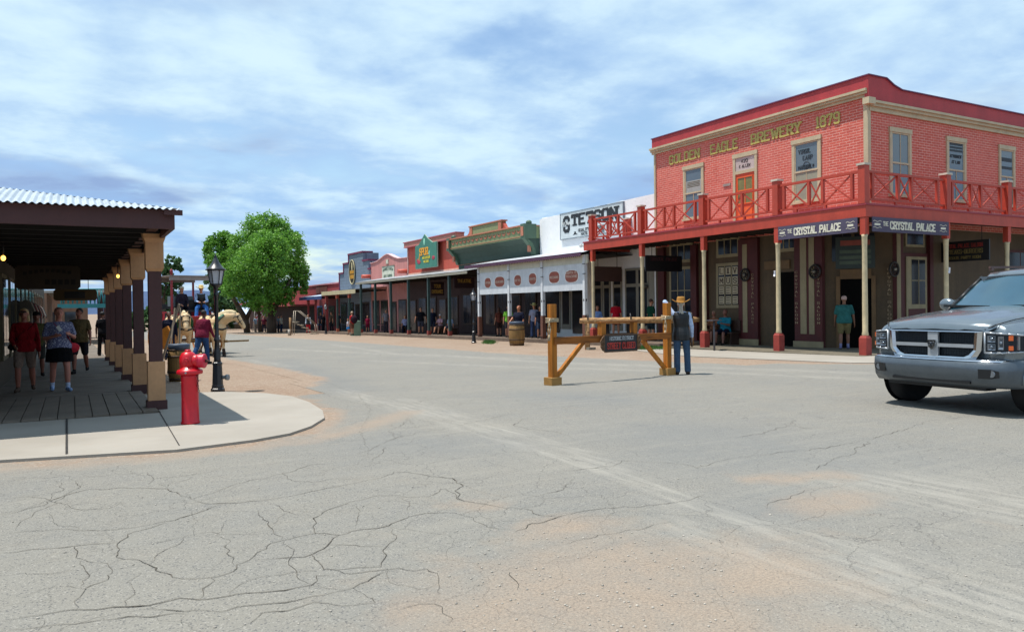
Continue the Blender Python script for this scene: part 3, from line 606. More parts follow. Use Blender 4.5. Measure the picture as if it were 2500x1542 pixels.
m=M();m.box(-6,1.2,75,80,-1,3);fb=thing('low_building','low brown building seen through the far end of the left arcade','building',(-2,75,gz(75)));m.build('wall',paint('far_brown','7a5c48',.8),fb);m=M();m.box(-6.2,1.4,74.6,80.2,3,3.3);m.build('roof',paint('far_roof','c8ccd0',.6),fb);
m=M();[m.box(-5+i*1.5,-4.2+i*1.5,74.95,75.0,.4,1.6) for i in range(4)];m.build('window',DG,fb)
# ================= fire hydrant standpipe
RED=paint('hydrant_red','c00f20',.35,.12,6,bump=.1)
HY=thing('fire_hydrant','tall bright red fire hydrant with a side outlet at the pavement corner','hydrant',(1.34,11.01,.03),rz=R(-29.5))
m=M();m.lathe([(.132,0),(.132,.02),(.122,.03),(.118,.3),(.120,.62),(.125,.66)],n=28);m.build('barrel',RED,HY,local=True)
m=M();m.lathe([(.125,.655),(.178,.665),(.182,.68),(.182,.70),(.172,.72),(.13,.735),(.12,.76)],n=28);m.build('flange',RED,HY,local=True)
m=M();m.lathe([(.115,.73),(.118,.84),(.112,.9),(.085,.945),(.04,.965)],(-.02,0,0),n=28)
rx=Matrix.Rotation(R(90),3,'Y');m.lathe([(.085,-.02),(.088,.1),(.088,.145)],(0,0,.835),n=24,mat=rx)
m.build('elbow',RED,HY,local=True)
m=M();m.lathe([(.092,.14),(.097,.142),(.097,.150),(.090,.152),(.090,.205),(.097,.207),(.097,.222),(.088,.231),(.05,.233)],(0,0,.835),n=24,mat=rx,smooth=False);cp=m.build('outlet_cap',paint('cap_red','c21a3c',.4,.12,6),HY,local=True)
m=M();m.lathe([(.022,.23),(.022,.262)],(0,0,.835),n=6,mat=rx);m.lathe([(.014,.26),(.014,.285)],(0,0,.835),n=8,mat=rx);m.build('nut',paint('rust_metal','5b3a34',.6,.3,9,metal=.4),cp,local=True)
m=M();m.lathe([(.05,.955),(.045,.985),(.03,.99)],(-.02,0,0),n=6);m.build('top_nut',RED,HY,local=True)
m=M();ry=Matrix.Rotation(R(90),3,'X');m.torus((.0,-.112,.835),.045,.007,20,6,ry);m.torus((.0,-.115,.835),.026,.006,18,6,ry);m.ell((0,-.115,.835),.012,.01,.012);m.build('side_boss',RED,HY,local=True)
m=M();
for k in range(7): m.torus((.135+.006*math.sin(k*1.3),-.06+.006*k,.64-.034*k),.013,.004,10,5,Matrix.Rotation(R(90),3,'X')@Matrix.Rotation(R(90*(k%2)),3,'Y'))
m.build('chain',paint('chain_iron','30282a',.5,metal=.6),HY,local=True)
m=M();m.cyl((.02,-.17,.69),(.02,-.195,.69),.014,n=6);m.build('flange_bolt',paint('bolt_steel','9aa0a5',.4,metal=.7),HY,local=True)
HY.scale=(.9,.9,.98)
# ================= street lamps
LMET=paint('lamp_black','15171f',.35,.15,4,spec=.6);PANE=paint('lamp_pane','b9bcc4',.35,.08,3)
def make_lamp(label,loc,group):
    rt=thing('street_lamp',label,'street lamp',loc,rz=R(-10),group=group)
    m=M();m.lathe([(.128,0),(.128,.05),(.108,.07),(.108,.11),(.098,.13),(.083,.5),(.09,.52),(.09,.55),(.07,.57)],n=8,smooth=False);m.build('base',LMET,rt,local=True)
    m=M();m.lathe([(.07,.57),(.06,.62),(.066,.7),(.05,.8),(.042,.96),(.058,.98),(.06,1.0),(.04,1.02),(.035,1.2),(.031,1.82),(.045,1.84),(.045,1.87),(.03,1.9),(.034,1.97),(.075,2.03),(.1,2.05)],n=16);m.build('pole',LMET,rt,local=True)
    n_=6;m=M();pm=M()
    for i in range(n_):
        a=2*PI*i/n_;b=2*PI*(i+1)/n_;P=lambda r,z,t:Vector((r*math.cos(t),r*math.sin(t),z))
        m.bar(P(.10,2.05,a),P(.15,2.33,a),.018,.018)
        m.bar(P(.10,2.055,a),P(.10,2.055,b),.02,.02);m.bar(P(.15,2.325,a),P(.15,2.325,b),.02,.02)
        pm.add([P(.094,2.06,a),P(.094,2.06,b),P(.143,2.325,b),P(.143,2.325,a)],[(0,1,2,3)])
    m.build('lantern_frame',LMET,rt,local=True);pm.build('pane',PANE,rt,local=True)
    m=M();m.lathe([(.188,2.325),(.19,2.34),(.15,2.365),(.1,2.42),(.06,2.48),(.035,2.55),(.022,2.57),(.03,2.585),(.012,2.61),(.004,2.66)],n=12);m.build('lantern_roof',LMET,rt,local=True)
    return rt
l1=make_lamp('tall black street lamp with frosted lantern beside the red hydrant',(2.42,15.79,-.04),'black street lamps along the street')
m=M();m.cyl((.08,-.0,.27),(.17,-.05,.27),.035);m.cyl((.15,-.045,.27),(.20,-.07,.27),.055,n=8);m.build('outlet_box',paint('galv_box','8d9498',.5,metal=.4),l1,local=True)
l2=copy_tree(l1);l2.location=G(1157,837);l2['label']='black street lamp in front of the white porch corner post';l2.rotation_euler.z=.4
l3=copy_tree(l1);l3.location=G(796,815);l3['label']='farthest black street lamp, by the lower cream porch';l3.rotation_euler.z=.2
for o in list(C.objects):
    if o.parent in (l2,l3) and o.name.startswith('outlet_box'): bpy.data.objects.remove(o)
for l in (l2,l3): l.scale=(1,1,1.02)
# ================= barrier
OW=wood('amber_wood','a8671e',.65,2,.5,18);OWD=wood('amber_wood_across','8c5219',.65,0,.5,18);OWB=wood('amber_wood_brace','ac6a1c',.65,2,.5,18);BLK=wood('base_wood','9a7440',.7,0,.2,20)
BA=thing('street_barrier','amber timber street barrier with rope and a hanging sign','barrier',(8.06,12.68,-.01))
pL=Vector((8.06,12.68,-.01));pR=Vector((11.24,13.04,-.015));du=(pR-pL).normalized();dn_=Vector((-du.y,du.x,0))
rz_=Matrix.Rotation(math.atan2(du.y,du.x),3,'Z')
def bb(m,u0,u1,v0,v1,z0_,z1_):
    c=pL+du*((u0+u1)/2)+dn_*((v0+v1)/2);m.cbox((c.x,c.y,(z0_+z1_)/2-.01),abs(u1-u0),abs(v1-v0),z1_-z0_,rz_);return m
LL=(pR-pL).length
for u,nm in ((0,'post'),(LL,'post')):
    p=bb(M(),u-.065,u+.065,-.065,.065,.10,1.56).build('post',OW,BA,bevel=.006);bb(M(),u-.125,u+.125,-.125,.125,0,.155).build('footing',BLK,p,bevel=.006)
    m=M()
    c=pL+du*u
    for k in range(3):
        z=1.22+k*.034;r=.085;pts=[c+du*(a*r)+dn_*(b*r)+Vector((0,0,z+.012*math.sin(3*a+b+k))) for a,b in ((-1,-1),(1,-1),(1,1),(-1,1),(-1,-1))];m.tube(pts,.014,6)
    cc=c-du*.10-dn_*.06
    for s_ in (0,1):
        m.tube([cc+Vector((0,0,1.28)),cc+Vector((-.03-.02*s_,-.03,1.2)),cc+Vector((-.05+.05*s_,-.02,1.1)),cc+Vector((-.03,-.03*s_,.98)),cc+Vector((-.05+.03*s_,-.01,.86))],.011,6)
    m.build('rope',paint('rope','b3a183',.9,.3,40),BA)
bb(M(),-.02,LL+.02,-.10,-.068,.785,.925).build('crossbeam',OWD,BA,bevel=.005)
for a,b in ((.07,.78),(LL-.07,LL-.78)):
    m=M();p=pL+du*a+Vector((0,0,.14));q=pL+du*b+Vector((0,0,.80));m.bar(p,q,.075,.075,up=(dn_.x,dn_.y,0));m.build('brace',OWB,BA)
m=M();bb(m,1.19,1.31,-.10,.02,.928,1.17);bb(m,2.1,2.2,-.10,.02,.928,1.17);m.build('box_post',OW,BA);bb(M(),1.17,2.22,-.11,.03,1.172,1.20).build('box_rail',OWD,BA);bb(M(),1.32,2.09,-.09,-.03,.93,.955).build('box_rail',wood('dark_wood','54371c',.7,0),BA)
def bbpoly(m,poly,z0_,v,th): 
    m.prism(poly,pL+dn_*v+Vector((0,0,z0_)),du,(0,0,1),th);return m
sg=bbpoly(M(),[(1.22,.0),(2.13,.0),(2.13,.32),(1.22,.32)],.60,-.135,.02).build('sign_board',paint('sign_charcoal','16181b',.5,.1),BA)
m=M()
for s_,u in ((-1,1.22),(1,2.13)):
    P_=[(0,0),(.05,.02),(.11,.1),(.085,.16),(.12,.2),(.05,.30),(0,.32)];P_=[(u+s_*a,b) for a,b in P_];P_=P_ if s_>0 else P_[::-1]
    bbpoly(m,P_,.60,-.14,.025)
    for k in range(3): m.torus(pL+du*(u+s_*.045)+dn_*-.17+Vector((0,0,.66+.1*k)),.028,.008,12,5,rz_@Matrix.Rotation(R(90),3,'X'))
m.build('scroll_end',paint('scroll_brown','6b4a2a',.6,.4,20),sg)
m=M()
bbpoly(m,[(1.22,-.02),(2.13,-.02),(2.13,.004),(1.22,.004)],.60,-.14,.024);bbpoly(m,[(1.22,.316),(2.13,.316),(2.13,.34),(1.22,.34)],.60,-.14,.024);m.build('sign_frame',paint('frame_brown','5a3d25',.6,.3,15),sg)
m=M();text(m,'HISTORIC DISTRICT',pL+du*1.36+dn_*-.155+Vector((0,0,.815)),du,(0,0,1),.085,.66,wt=.9,th=.004,gap=1.3);m.build('lettering',paint('letter_grey','b8bcc0',.6),sg)
m=M();text(m,'STREET CLOSED',pL+du*1.29+dn_*-.155+Vector((0,0,.635)),du,(0,0,1),.145,.78,wt=1.25,th=.004,gap=1.7);m.build('lettering',paint('letter_red','b3362c',.6),sg)
# ================= log rail
b0=G(1437,853);RD=Vector((.87,-.49,0)).normalized();LG=thing('hitching_rail','rough log hitching rail behind the barrier','rail',b0)
bark=NT('log_bark');co_=bark.scale(.6,6,6);nn_=bark.noise(3,6,.65,co_);cc_=bark.mix(bark.mapr(nn_,.35,.65),(.16,.075,.03),(.50,.30,.13));bark.col(cc_);bark.set(Roughness=.8);bark.bump(nn_,.7,.03)
m=M();rings=[];a=b0+Vector((0,0,1.08))-RD*.32
for k in range(19):
    c=a+RD*(k*.25);r=.118*(1+.08*noise.noise(Vector((k*.7,0,0))))*(.75 if k in(0,18) else 1);ring=[]
    for i in range(14):
        t_=2*PI*i/14;rr=r*(1+.1*noise.noise(Vector((math.cos(t_)*1.5,math.sin(t_)*1.5,k*.4))));ring.append(c+Vector((RD.y*-1,RD.x,0))*(rr*math.cos(t_))+Vector((0,0,rr*math.sin(t_))))
    rings.append(ring)
m.loft(rings);o=m.build('log',bark.m,LG)
for k in (0.28,1.9,4.2):
    c=a+RD*k
    if k!=1.9:
        m=M();m.cyl((c.x,c.y,b0.z-.05),(c.x,c.y,1.0),.10,.09,12);m.build('post',bark.m,LG)
    m=M();mt=Matrix(((RD.y*-1,0,RD.x),(RD.x,0,RD.y),(0,1,0)));m.torus((c.x,c.y,1.08+b0.z*0),.127,.02,18,6,mt);m.build('strap',paint('strap','3a3a3c',.6),LG)
m=M();m.box(b0.x-.15,b0.x+.15,b0.y-.25,b0.y-.05,b0.z,b0.z+.09);m.build('footing',paint('foot','7b7468',.9),LG)
# ================= wooden barrel used as litter bin
def make_barrel(label,loc,h,r,cat='barrel',lid=True):
    rt=thing('wooden_barrel',label,cat,loc);BW=wood('barrel_wood','86683e',.75,2,.3,22)
    pr=[(r*.86,0),(r*.97,h*.25),(r,h*.5),(r*.97,h*.75),(r*.87,h)];m=M();m.lathe(pr,n=24);m.build('staves',BW,rt,local=True)
    for zf,rf in ((.06,.885),(.27,.985),(.73,.985),(.92,.9)):
        q=M();q.lathe([(r*rf+.006,h*zf-.02),(r*rf+.010,h*zf),(r*rf+.006,h*zf+.02)],n=24);q.build('hoop',paint('hoop_iron','4a3a30',.6,metal=.4),rt,local=True)
    if lid: q=M();q.lathe([(r*.9,h-.04),(r*.93,h),(r*.93,h+.06),(r*.88,h+.075),(r*.5,h+.08)],n=24);q.build('bin_rim',paint('bin_slate','3d4a5c',.5),rt,local=True)
    return rt
q=G(1262,843);make_barrel('wooden barrel litter bin with slate blue rim in front of the white porch',q,.98,.36)
q=G(424,940);make_barrel('dark wooden barrel behind the nearest left column',(2.12,19.2,-.07),.76,.25)
m=M();
for dx in (0,.55):
    m.bar((2.1+dx*.5,21.6+dx*.1,gz(21)),(2.35+dx*.25,22.0+dx*.1,1.6),.025,.035);
m.bar((1.95,22.3,gz(22)),(2.45,21.95,1.7),.04,.05);m.bar((2.15,21.8,.45),(2.45,21.85,.45),.25,.03)
o=m.build('wooden_easel',wood('grey_stick','8f8272',.8,2),None);tag(o,'grey wooden easel standing between the first column and the walker','easel')
m=M();m.prism([(-.2,.45),(.15,.45),(.12,1.0),(.02,1.2),(-.14,1.1)],(2.72,27.5,gz(27)),(.87,-.49,0),(0,0,1),.12);o=m.build('orange_sack',paint('orange_cloth','c77a22',.85,.3,5),None);tag(o,'orange cloth cover beside the coach, behind the left column','cloth')
# ---------------------------------------------------------------- people
SK=paint('skin','a86c52',.55,.08,10,bump=0)
PC={}
def cloth(hexc):
    k='cloth_'+hexc
    if k in MC: return MC[k]
    t=NT(k);c=lin(hexc);n=t.noise(7,3,.5,dist=.8);m=t.mapr(n,.3,.7,.72,1.15);cc=t.n.new('ShaderNodeVectorMath');cc.operation='SCALE';cc.inputs[0].default_value=c;t.link(m,cc.inputs['Scale']);t.col(cc.outputs[0]);t.set(Roughness=.9);t.b.inputs['Specular IOR Level'].default_value=.15
    t.bump(t.noise(9,3,.5,dist=1.2),.9,.035);MC[k]=t.m;return t.m
def pmesh(parts,vox,name,mat,parent,it=2):
    m=M()
    for p in parts:
        if p[0]=='c': m.cap(p[1],p[2],p[3],p[4],12)
        elif p[0]=='e': m.ell(p[1],*p[2],14,10,p[3] if len(p)>3 else None)
        elif p[0]=='l': m.loft(p[1])
    return m.build(name,mat,parent,local=True,remesh=vox,smooth_it=it)
def person(label,loc,face,h=1.7,skin=None,top=('tee','ffffff'),bottom=('pants','2b3a5c'),hair=('short','3a2a1c'),hat=None,shoes='2a2422',arms=None,legs=None,lean=0,girth=1,hipz=None,vox=.014,group=None,extra=None,headyaw=0,fem=False):
    """face = world heading vector the person looks along; local +Y is forward, +X is the person's right"""
    rz=-math.atan2(face[0],face[1]);rt=thing('person',label,'person',loc,rz,group)
    skm=paint('skin_'+(skin or 'b07a5e'),skin or 'b07a5e',.55,.08,10,bump=0);S=h
    legs=legs or [(3,4,3),(-3,3,3)] # (hip flex, knee flex, splay) right,left
    arms=arms or [(0,10,12,0),(0,10,12,0)]
    lz=.265*S+.25*S
    hp=[]
    def legpts(s,a,k,sp,hz):
        a_,k_,s_=R(a),R(k),R(sp);hip=Vector((s*.052*S,0,hz));d1=Vector((s*math.sin(s_),math.sin(a_),-math.cos(a_))).normalized();kn=hip+d1*.245*S
        d2=Vector((s*math.sin(s_)*.3,math.sin(a_-k_),-math.cos(a_-k_))).normalized();an=kn+d2*.235*S;return hip,kn,an
    hz=.52*S if hipz is None else hipz
    if hipz is None:
        low=min(legpts(1,*legs[0],hz)[2].z,legpts(-1,*legs[1],hz)[2].z);hz-=low-.042*S
    LP=[legpts(1,*legs[0],hz),legpts(-1,*legs[1],hz)]
    la=R(lean);up=Vector((0,math.sin(la),math.cos(la)));fw=Vector((0,math.cos(la),-math.sin(la)));pel=Vector((0,0,hz))
    def ring(d,rx,ry,off=0,n=14): 
        c=pel+up*(d*S)+fw*(off*S);return [c+Vector((1,0,0))*(rx*S*math.cos(2*PI*i/n))+fw*(ry*S*math.sin(2*PI*i/n)) for i in range(n)]
    g=girth;gb=1+(g-1)*1.3
    T=[(-.045,.062*g,.055*g,0),(0,.098*g,.068*g,-.003),(.045,.092*g,.066*g,0),(.10,(.076 if fem else .082)*g,.056*gb,.004),(.16,.088*g,.062*gb,.004),(.215,.098*g,.062*g,.002),(.256,.100*g,.052*g,-.004),(.292,.085*g,.044,-.006),(.308,.04,.034,-.004)]
    sh=[pel+up*(.272*S)+Vector((s*.097*S*(.4+.6*g),0,0))-up*.006*S-fw*.004*S for s in (1,-1)]
    nk=pel+up*(.30*S);hd=pel+up*(.30*S)+Vector((0,.012*S+math.sin(la)*.05*S,.102*S))
    AP=[]
    for i,s in enumerate((1,-1)):
        A=arms[i]
        if A[0]=='pt': el,wr_=Vector(A[1])*S,Vector(A[2])*S
        else:
            f,e,ab,inw=[R(v) for v in A];d1=Vector((s*math.sin(ab),math.sin(f)*math.cos(ab),-math.cos(f)*math.cos(ab)));el=sh[i]+d1*.168*S
            d2=Vector((s*(math.sin(ab)*.5-math.sin(inw)),math.sin(f+e),-math.cos(f+e))).normalized();wr_=el+d2*.145*S
        AP.append((sh[i],el,wr_))
    P=[('l',[ring(d,a*.96,b*.96,o) for d,a,b,o in T]),('c',nk-up*.02*S,hd-Vector((0,.008*S,.03*S)),.031*S,.030*S)]
    RZh=Matrix.Rotation(R(headyaw),3,'Z')
    H_=lambda x,y,z:hd+RZh@Vector((x*S,y*S,z*S))
    P+=[('e',H_(0,-.006,.012),(.044*S,.052*S,.052*S)),('e',H_(0,.012,-.02),(.034*S,.038*S,.042*S)),('c',H_(0,.05,.006),H_(0,.057,-.012),.006*S,.009*S),('e',H_(.044,-.004,-.004),(.007*S,.012*S,.017*S)),('e',H_(-.044,-.004,-.004),(.007*S,.012*S,.017*S)),('e',H_(0,.046,-.035),(.013*S,.006*S,.005*S))]
    for (hip,kn,an),s in zip(LP,(1,-1)):
        P+=[('c',hip,kn,.050*S*g,.034*S),('c',kn,kn.lerp(an,.35),.033*S,.034*S),('c',kn.lerp(an,.35),an,.034*S,.020*S)]
        ft=an+Vector((s*.012*S,.085*S,-.024*S));P.append(('c',an-Vector((0,.015*S,.018*S)),ft,.022*S,.017*S))
    for (a,b,c),s in zip(AP,(1,-1)):
        P+=[('c',a,b,.027*S*(.5+.5*g),.023*S),('c',b,c,.025*S,.016*S)]
        d=(c-b).normalized();side=d.cross(Vector((0,1,0)) if abs(d.y)<.8 else Vector((0,0,1))).normalized();fwd=side.cross(d)
        pm_=c+d*.035*S;P.append(('e',pm_,(.013*S,.021*S,.030*S),Matrix((side,fwd,d)).transposed()))
        if vox<.013:
            for k in range(4):
                q0=c+d*.058*S+fwd*((k-1.5)*.0105*S);L_=(.036,.042,.040,.031)[k]*S;q1=q0+d*L_*.55-side*s*.004*S;q2=q1+d*L_*.45-side*s*.014*S;P+=[('c',q0,q1,.0056*S,.0052*S),('c',q1,q2,.0052*S,.0045*S)]
            P.append(('c',c+d*.02*S+fwd*.016*S,c+d*.05*S+fwd*.036*S,.0065*S,.0052*S))
        else: P.append(('c',c+d*.05*S,c+d*.088*S-side*s*.012*S,.013*S,.009*S))
    pmesh(P,vox,'body',skm,rt)
    # eyes
    if vox<.013:
        for s in (1,-1): q=M();q.ell(H_(s*.017,.044,.006),.005*S,.004*S,.004*S,8,5);q.build('eye',paint('eye_dark','1a1410',.3),rt,local=True)
    # top
    kind,colr=top[:2];cm=colr if not isinstance(colr,str) else cloth(colr)
    low=-.02 if kind!='long' else -.03
    TT=[(-.045 if kind!='vest' else -.02,.100*g,.080*g,0)]+[(d,a*1.10+.003,b*1.16+.004,o) for d,a,b,o in T[1:7]]+[(.292,.088*g,.050,-.006),(.303,.05,.042,-.004)]
    Q=[('l',[ring(*x) for x in TT])]
    for a,b,c in AP:
        if kind in('tee',): Q.append(('c',a,a.lerp(b,.72),.031*S*(.5+.5*g),.034*S*(.5+.5*g)))
        elif kind in('long','jacket'): Q+=[('c',a,b,.031*S*(.5+.5*g),.029*S),('c',b,b.lerp(c,.95),.029*S,.021*S)]
    if kind=='vest':
        pmesh([('l',[ring(d,a*1.06,b*1.1,o) for d,a,b,o in T[1:]])]+[x for a,b,c in AP for x in (('c',a,b,.033*S,.030*S),('c',b,b.lerp(c,.95),.029*S,.021*S))],vox,'shirt',cloth(top[2]),rt)
        Q=[('l',[ring(d,a*1.13+.004,b*1.2+.006,o) for d,a,b,o in [(-.07,.098,.07,0)]+T[1:7]]+[ring(.296,.10,.05,-.006)])]
        pmesh(Q,vox,'vest',paint('leather_black','0d0e10',.5,.25,5,spec=.5),rt)
    elif kind=='dress':
        Q=[('l',[ring(-.28,.13*g,.12*g),ring(-.12,.115*g,.10*g)]+[ring(*x) for x in TT])];pmesh(Q,vox,'dress',cm,rt)
    else: pmesh(Q,vox,'shirt' if kind!='jacket' else 'jacket',cm,rt)
    # bottom
    bk,bc=bottom;bmt=cloth(bc);Q=[('l',[ring(d,a*1.08+.002,b*1.12+.003,o) for d,a,b,o in T[:4]])]
    if bk=='skirt': Q=[('l',[ring(-.17,.118*g,.10*g),ring(-.08,.112*g,.09*g),ring(0,.104*g,.08*g),ring(.05,.095*g,.07*g)])]
    else:
        for hip,kn,an in LP:
            if bk=='pants': Q+=[('c',hip,kn,.057*S*g,.043*S),('c',kn,kn.lerp(an,.95),.042*S,.042*S)]
            else: Q+=[('c',hip,hip.lerp(kn,.85),.060*S*g,.050*S)]
    pmesh(Q,vox,{'pants':'trousers','shorts':'shorts','skirt':'skirt'}[bk],bmt,rt)
    for (hip,kn,an),s in zip(LP,(1,-1)):
        d=(an-kn).normalized();ft=an+Vector((s*.012*S,.088*S,-.024*S));pmesh([('c',an-Vector((0,.018*S,.018*S)),ft,.027*S,.021*S),('c',an-Vector((0,.008*S,.02*S)),an+Vector((0,0,.01*S)),.027*S,.024*S)],vox,'shoe',cloth(shoes),rt)
        if bk!='pants' and extra and 'socks' in extra: pmesh([('c',an,an.lerp(kn,.22),.025*S,.027*S)],vox,'sock',cloth(extra['socks']),rt)
    if hair:
        Q=[('e',H_(0,-.014,.022),(.050*S,.052*S,.050*S))]
        if hair[0]=='long': Q+=[('c',H_(.03,-.02,.0),H_(.04,-.02,-.075),.022*S,.02*S),('c',H_(-.03,-.02,.0),H_(-.04,-.02,-.075),.022*S,.02*S),('c',H_(0,-.035,0),H_(0,-.04,-.08),.03*S,.022*S)]
        if hair[0]=='ponytail': Q+=[('c',H_(-.012,-.035,-.02),H_(-.022,-.072,-.15),.013*S,.009*S),('c',H_(.010,-.035,-.02),H_(.0,-.078,-.17),.013*S,.009*S),('c',H_(.0,-.035,-.0),H_(.022,-.072,-.12),.014*S,.009*S)]
        pmesh(Q,vox,'hair',paint('hair_'+hair[1],hair[1],.7,.3,30),rt)
    if hat:
        hk,hc=hat;hm_=cloth(hc) if hk=='cap' else paint('felt_'+hc,hc,.85,.1,8);q=M();c=H_(0,-.004,.030);Rz=RZh
        if hk=='cap':
            q.lathe([(.052*S,-.01*S),(.052*S,.015*S),(.04*S,.04*S),(.01*S,.05*S)],c,18,1,1.1,mat=Rz);q.ell(H_(0,.06,.038),.035*S,.035*S,.006*S,12,6)
            q.build('hat',hm_,rt,local=True)
        else:
            n_=26;rings=[]
            prof=[(.118,.0,1),(.117,.005,1),(.095,-.006,.75),(.072,-.008,.35),(.057,-.002,.0),(.054,.03,0),(.049,.058,0),(.040,.070,0),(.022,.068,0),(.008,.060,0)]
            for r_,z_,cu in prof:
                rr=[]
                for i in range(n_):
                    a=2*PI*i/n_;v=Vector((r_*S*math.cos(a)*(1.0),r_*S*math.sin(a)*1.12,z_*S+cu*.034*S*abs(math.cos(a))**2.2-cu*.010*S*abs(math.sin(a))**3));rr.append(c+Rz@v)
                rings.append(rr)
            under=[[v-Vector((0,0,.004*S)) for v in rr] for rr in rings[:5]][::-1]
            q.loft(under+rings);hb=q.build('hat',hm_,rt,local=True)
            q=M();q.lathe([(.0545*S,.006*S),(.0535*S,.018*S)],c,24,1,1.12,caps=False,mat=Rz);q.build('hat_band',paint('hat_band','2e1d12',.6),hb,local=True)
    return rt,LP,AP,H_,pel,S
TC=lambda p:(-Vector(p[:2]).normalized().x,-Vector(p[:2]).normalized().y)   # heading toward the camera
AC=lambda p:(Vector(p[:2]).normalized().x,Vector(p[:2]).normalized().y)
def rot2(v,deg): a=R(deg);return (v[0]*math.cos(a)-v[1]*math.sin(a),v[0]*math.sin(a)+v[1]*math.cos(a))
# cowboy leaning on the barrier post
p=Vector((11.56,12.95,-.01))
rt,LP,AP,H_,pel,S=person('person in amber cowboy hat, black vest and jeans leaning on the barrier post',p,rot2(AC(p),3),1.66,top=('vest','15171a','b4c6e4'),bottom=('pants','3b5068'),hair=('ponytail','b8b2a4'),hat=('cowboy','9c6c24'),shoes='3a3028',
 arms=[(4,18,13,4),('pt',(-.205,.05,.955),(-.17,.20,.93))],legs=[(2,5,5),(-3,3,1)],vox=.009)
m=M();m.cap(Vector((.125*S,-.02,.47*S)),Vector((.135*S,-.03,.37*S)),.03,.018);m.build('holster',paint('belt_brown','3b2416',.5),rt,local=True)
t=NT('speckled_blouse');v=t.n.new('ShaderNodeTexVoronoi');v.inputs['Scale'].default_value=42;t.link(t.co,v.inputs['Vector']);t.col(t.mix(t.mapr(v.outputs['Distance'],.28,.36,1,0),(.11,.12,.22),(.48,.50,.62)));t.set(Roughness=.9);SPK=t.m
# left arcade walkers, clothes and skin darkened to carry the arcade's shade
V9=.012
p=G(55,955,.06);p.x=-.80
rt,LP,AP,H_,pel,S=person('person with long blond hair in red top and pale shorts with a small dark bag',p,rot2(TC(p),-8),1.63,skin='9c6250',top=('long','84141c'),bottom=('shorts','857266'),hair=('long','c0a070'),shoes='5a4a40',legs=[(14,16,3),(-12,8,2)],arms=[(12,50,10,25),(-8,10,10,0)],vox=V9,fem=True,girth=1.08)
m=M();m.bar(Vector((-.11*S,.13,.80*S)),Vector((.12*S,.09,.56*S)),.02,.008);m.bar(Vector((-.02,.135,.72*S)),Vector((.14*S,.13,.56*S)),.02,.006);q=m.build('bag_strap',cloth('151518'),rt,local=True)
m=M();m.ell((.11*S,.14,.53*S),.085,.05,.065);m.build('bag',cloth('18181c'),rt,local=True)
m=M();m.box(-.06,.06,.082*S+.0,.088*S,.935*S,.95*S);m.build('sunglasses',paint('black_plastic','0c0c0e',.2),rt,local=True)
p=G(147,953,.06)
rt,LP,AP,H_,pel,S=person('person in speckled blue shirt and black skirt holding phone and red bag',p,rot2(TC(p),10),1.64,skin='b57765',top=('tee',SPK),bottom=('skirt','0d0d10'),hair=('short','8a5a48'),shoes='9ab4dd',legs=[(-10,6,2),(16,14,3)],arms=[(8,95,14,45),(25,80,10,35)],vox=V9,fem=True,girth=1.28,extra={'socks':'b9c4dc'})
m=M();m.cbox((.045,.27,.735*S),.06,.015,.11,Matrix.Rotation(R(35),3,'Y'));m.build('phone',paint('phone_white','b4b4b0',.4),rt,local=True)
m=M();m.ell((-.22,.02,.50*S),.13,.06,.10);m.build('bag',cloth('c0303e'),rt,local=True);m=M();m.bar((.07*S,.13,.80*S),(-.16,.13,.60*S),.025,.006);m.bar((-.10,.14,.66*S),(-.2,.07,.55*S),.025,.006);m.build('bag_strap',cloth('a02835'),rt,local=True)
p=G(196,910,.06);person('person in khaki shirt and navy overshirt striding behind the skirted walker',p,rot2(TC(p),-10),1.72,skin='8a5544',top=('tee','5c4f34'),bottom=('shorts','23222a'),hair=('short','1c1613'),shoes='17171b',legs=[(18,12,2),(-16,14,2)],arms=[(-20,12,22,0),(18,14,14,0)],vox=V9,girth=1.15,headyaw=-30)
p=G(92,920,.06);person('person in dull olive shirt half hidden between the two front walkers',p,TC(p),1.6,skin='7c5040',top=('tee','4a4a2c'),bottom=('shorts','3a3a36'),hair=('short','151210'),hat=('cap','1a1a1c'),legs=[(8,10,2),(-8,8,2)],vox=.014)
p=G(252,868,.05);person('person all in black standing far along the left walkway',p,rot2(TC(p),160),1.74,skin='6a4436',top=('tee','15151a'),bottom=('pants','101014'),hair=('short','0e0c0b'),vox=.016,extra=None)
p=G(270,850,.05);person('person in dark red standing past the one in black, farthest along the left walkway',p,TC(p),1.7,skin='6a4436',top=('tee','5a1a22'),bottom=('pants','101014'),hair=('short','0e0c0b'),vox=.016)
# walker in maroon shirt by the lamp
p=G(492,888);p=Vector((3.55,26.0,gz(26)));person('person in dark maroon checked shirt and jeans walking bent forward by the first street lamp',p,rot2(AC(p),-35),1.72,skin='5a3528',top=('long','6a1c34'),bottom=('pants','28466f'),hair=('short','1c1412'),hat=None,shoes='201c1c',lean=10,legs=[(10,6,2),(-20,18,2)],arms=[(10,20,8,0),(-12,15,8,0)],vox=.014,girth=1.2)
p=Vector((3.0,30.0,gz(30)));person('person in dark navy clothes standing left of the coach',p,TC(p),1.72,skin='6a4436',top=('long','16182a'),bottom=('pants','1d2238'),hair=('short','14100e'),vox=.016)
XW=22.2;X0=19.68;YC=16.05
BR=brick('red_brick');CT=paint('cream_trim_shaded2','b9ab8c',.6,.12,2);RP_=paint('balcony_red','b03e2a',.55,.15,2.5);RCAP=paint('cap_red_paint','a83236',.6,.12,1.5)
PL_=paint('plum_flash','6a3a5c',.6,.1,3);TAN=paint('saloon_tan_shaded','54432e',.75,.2,1);DRD=paint('saloon_red_shaded','4c1516',.65,.18,2);PG=glass('pane_glass',(.10,.135,.16),.06);PGD=glass('pane_dark',(.016,.018,.024),.12,.3);BLIND=paint('blind','9a9c98',.6,.1,3)  # saloon tan and red darkened to stand in for arcade shade
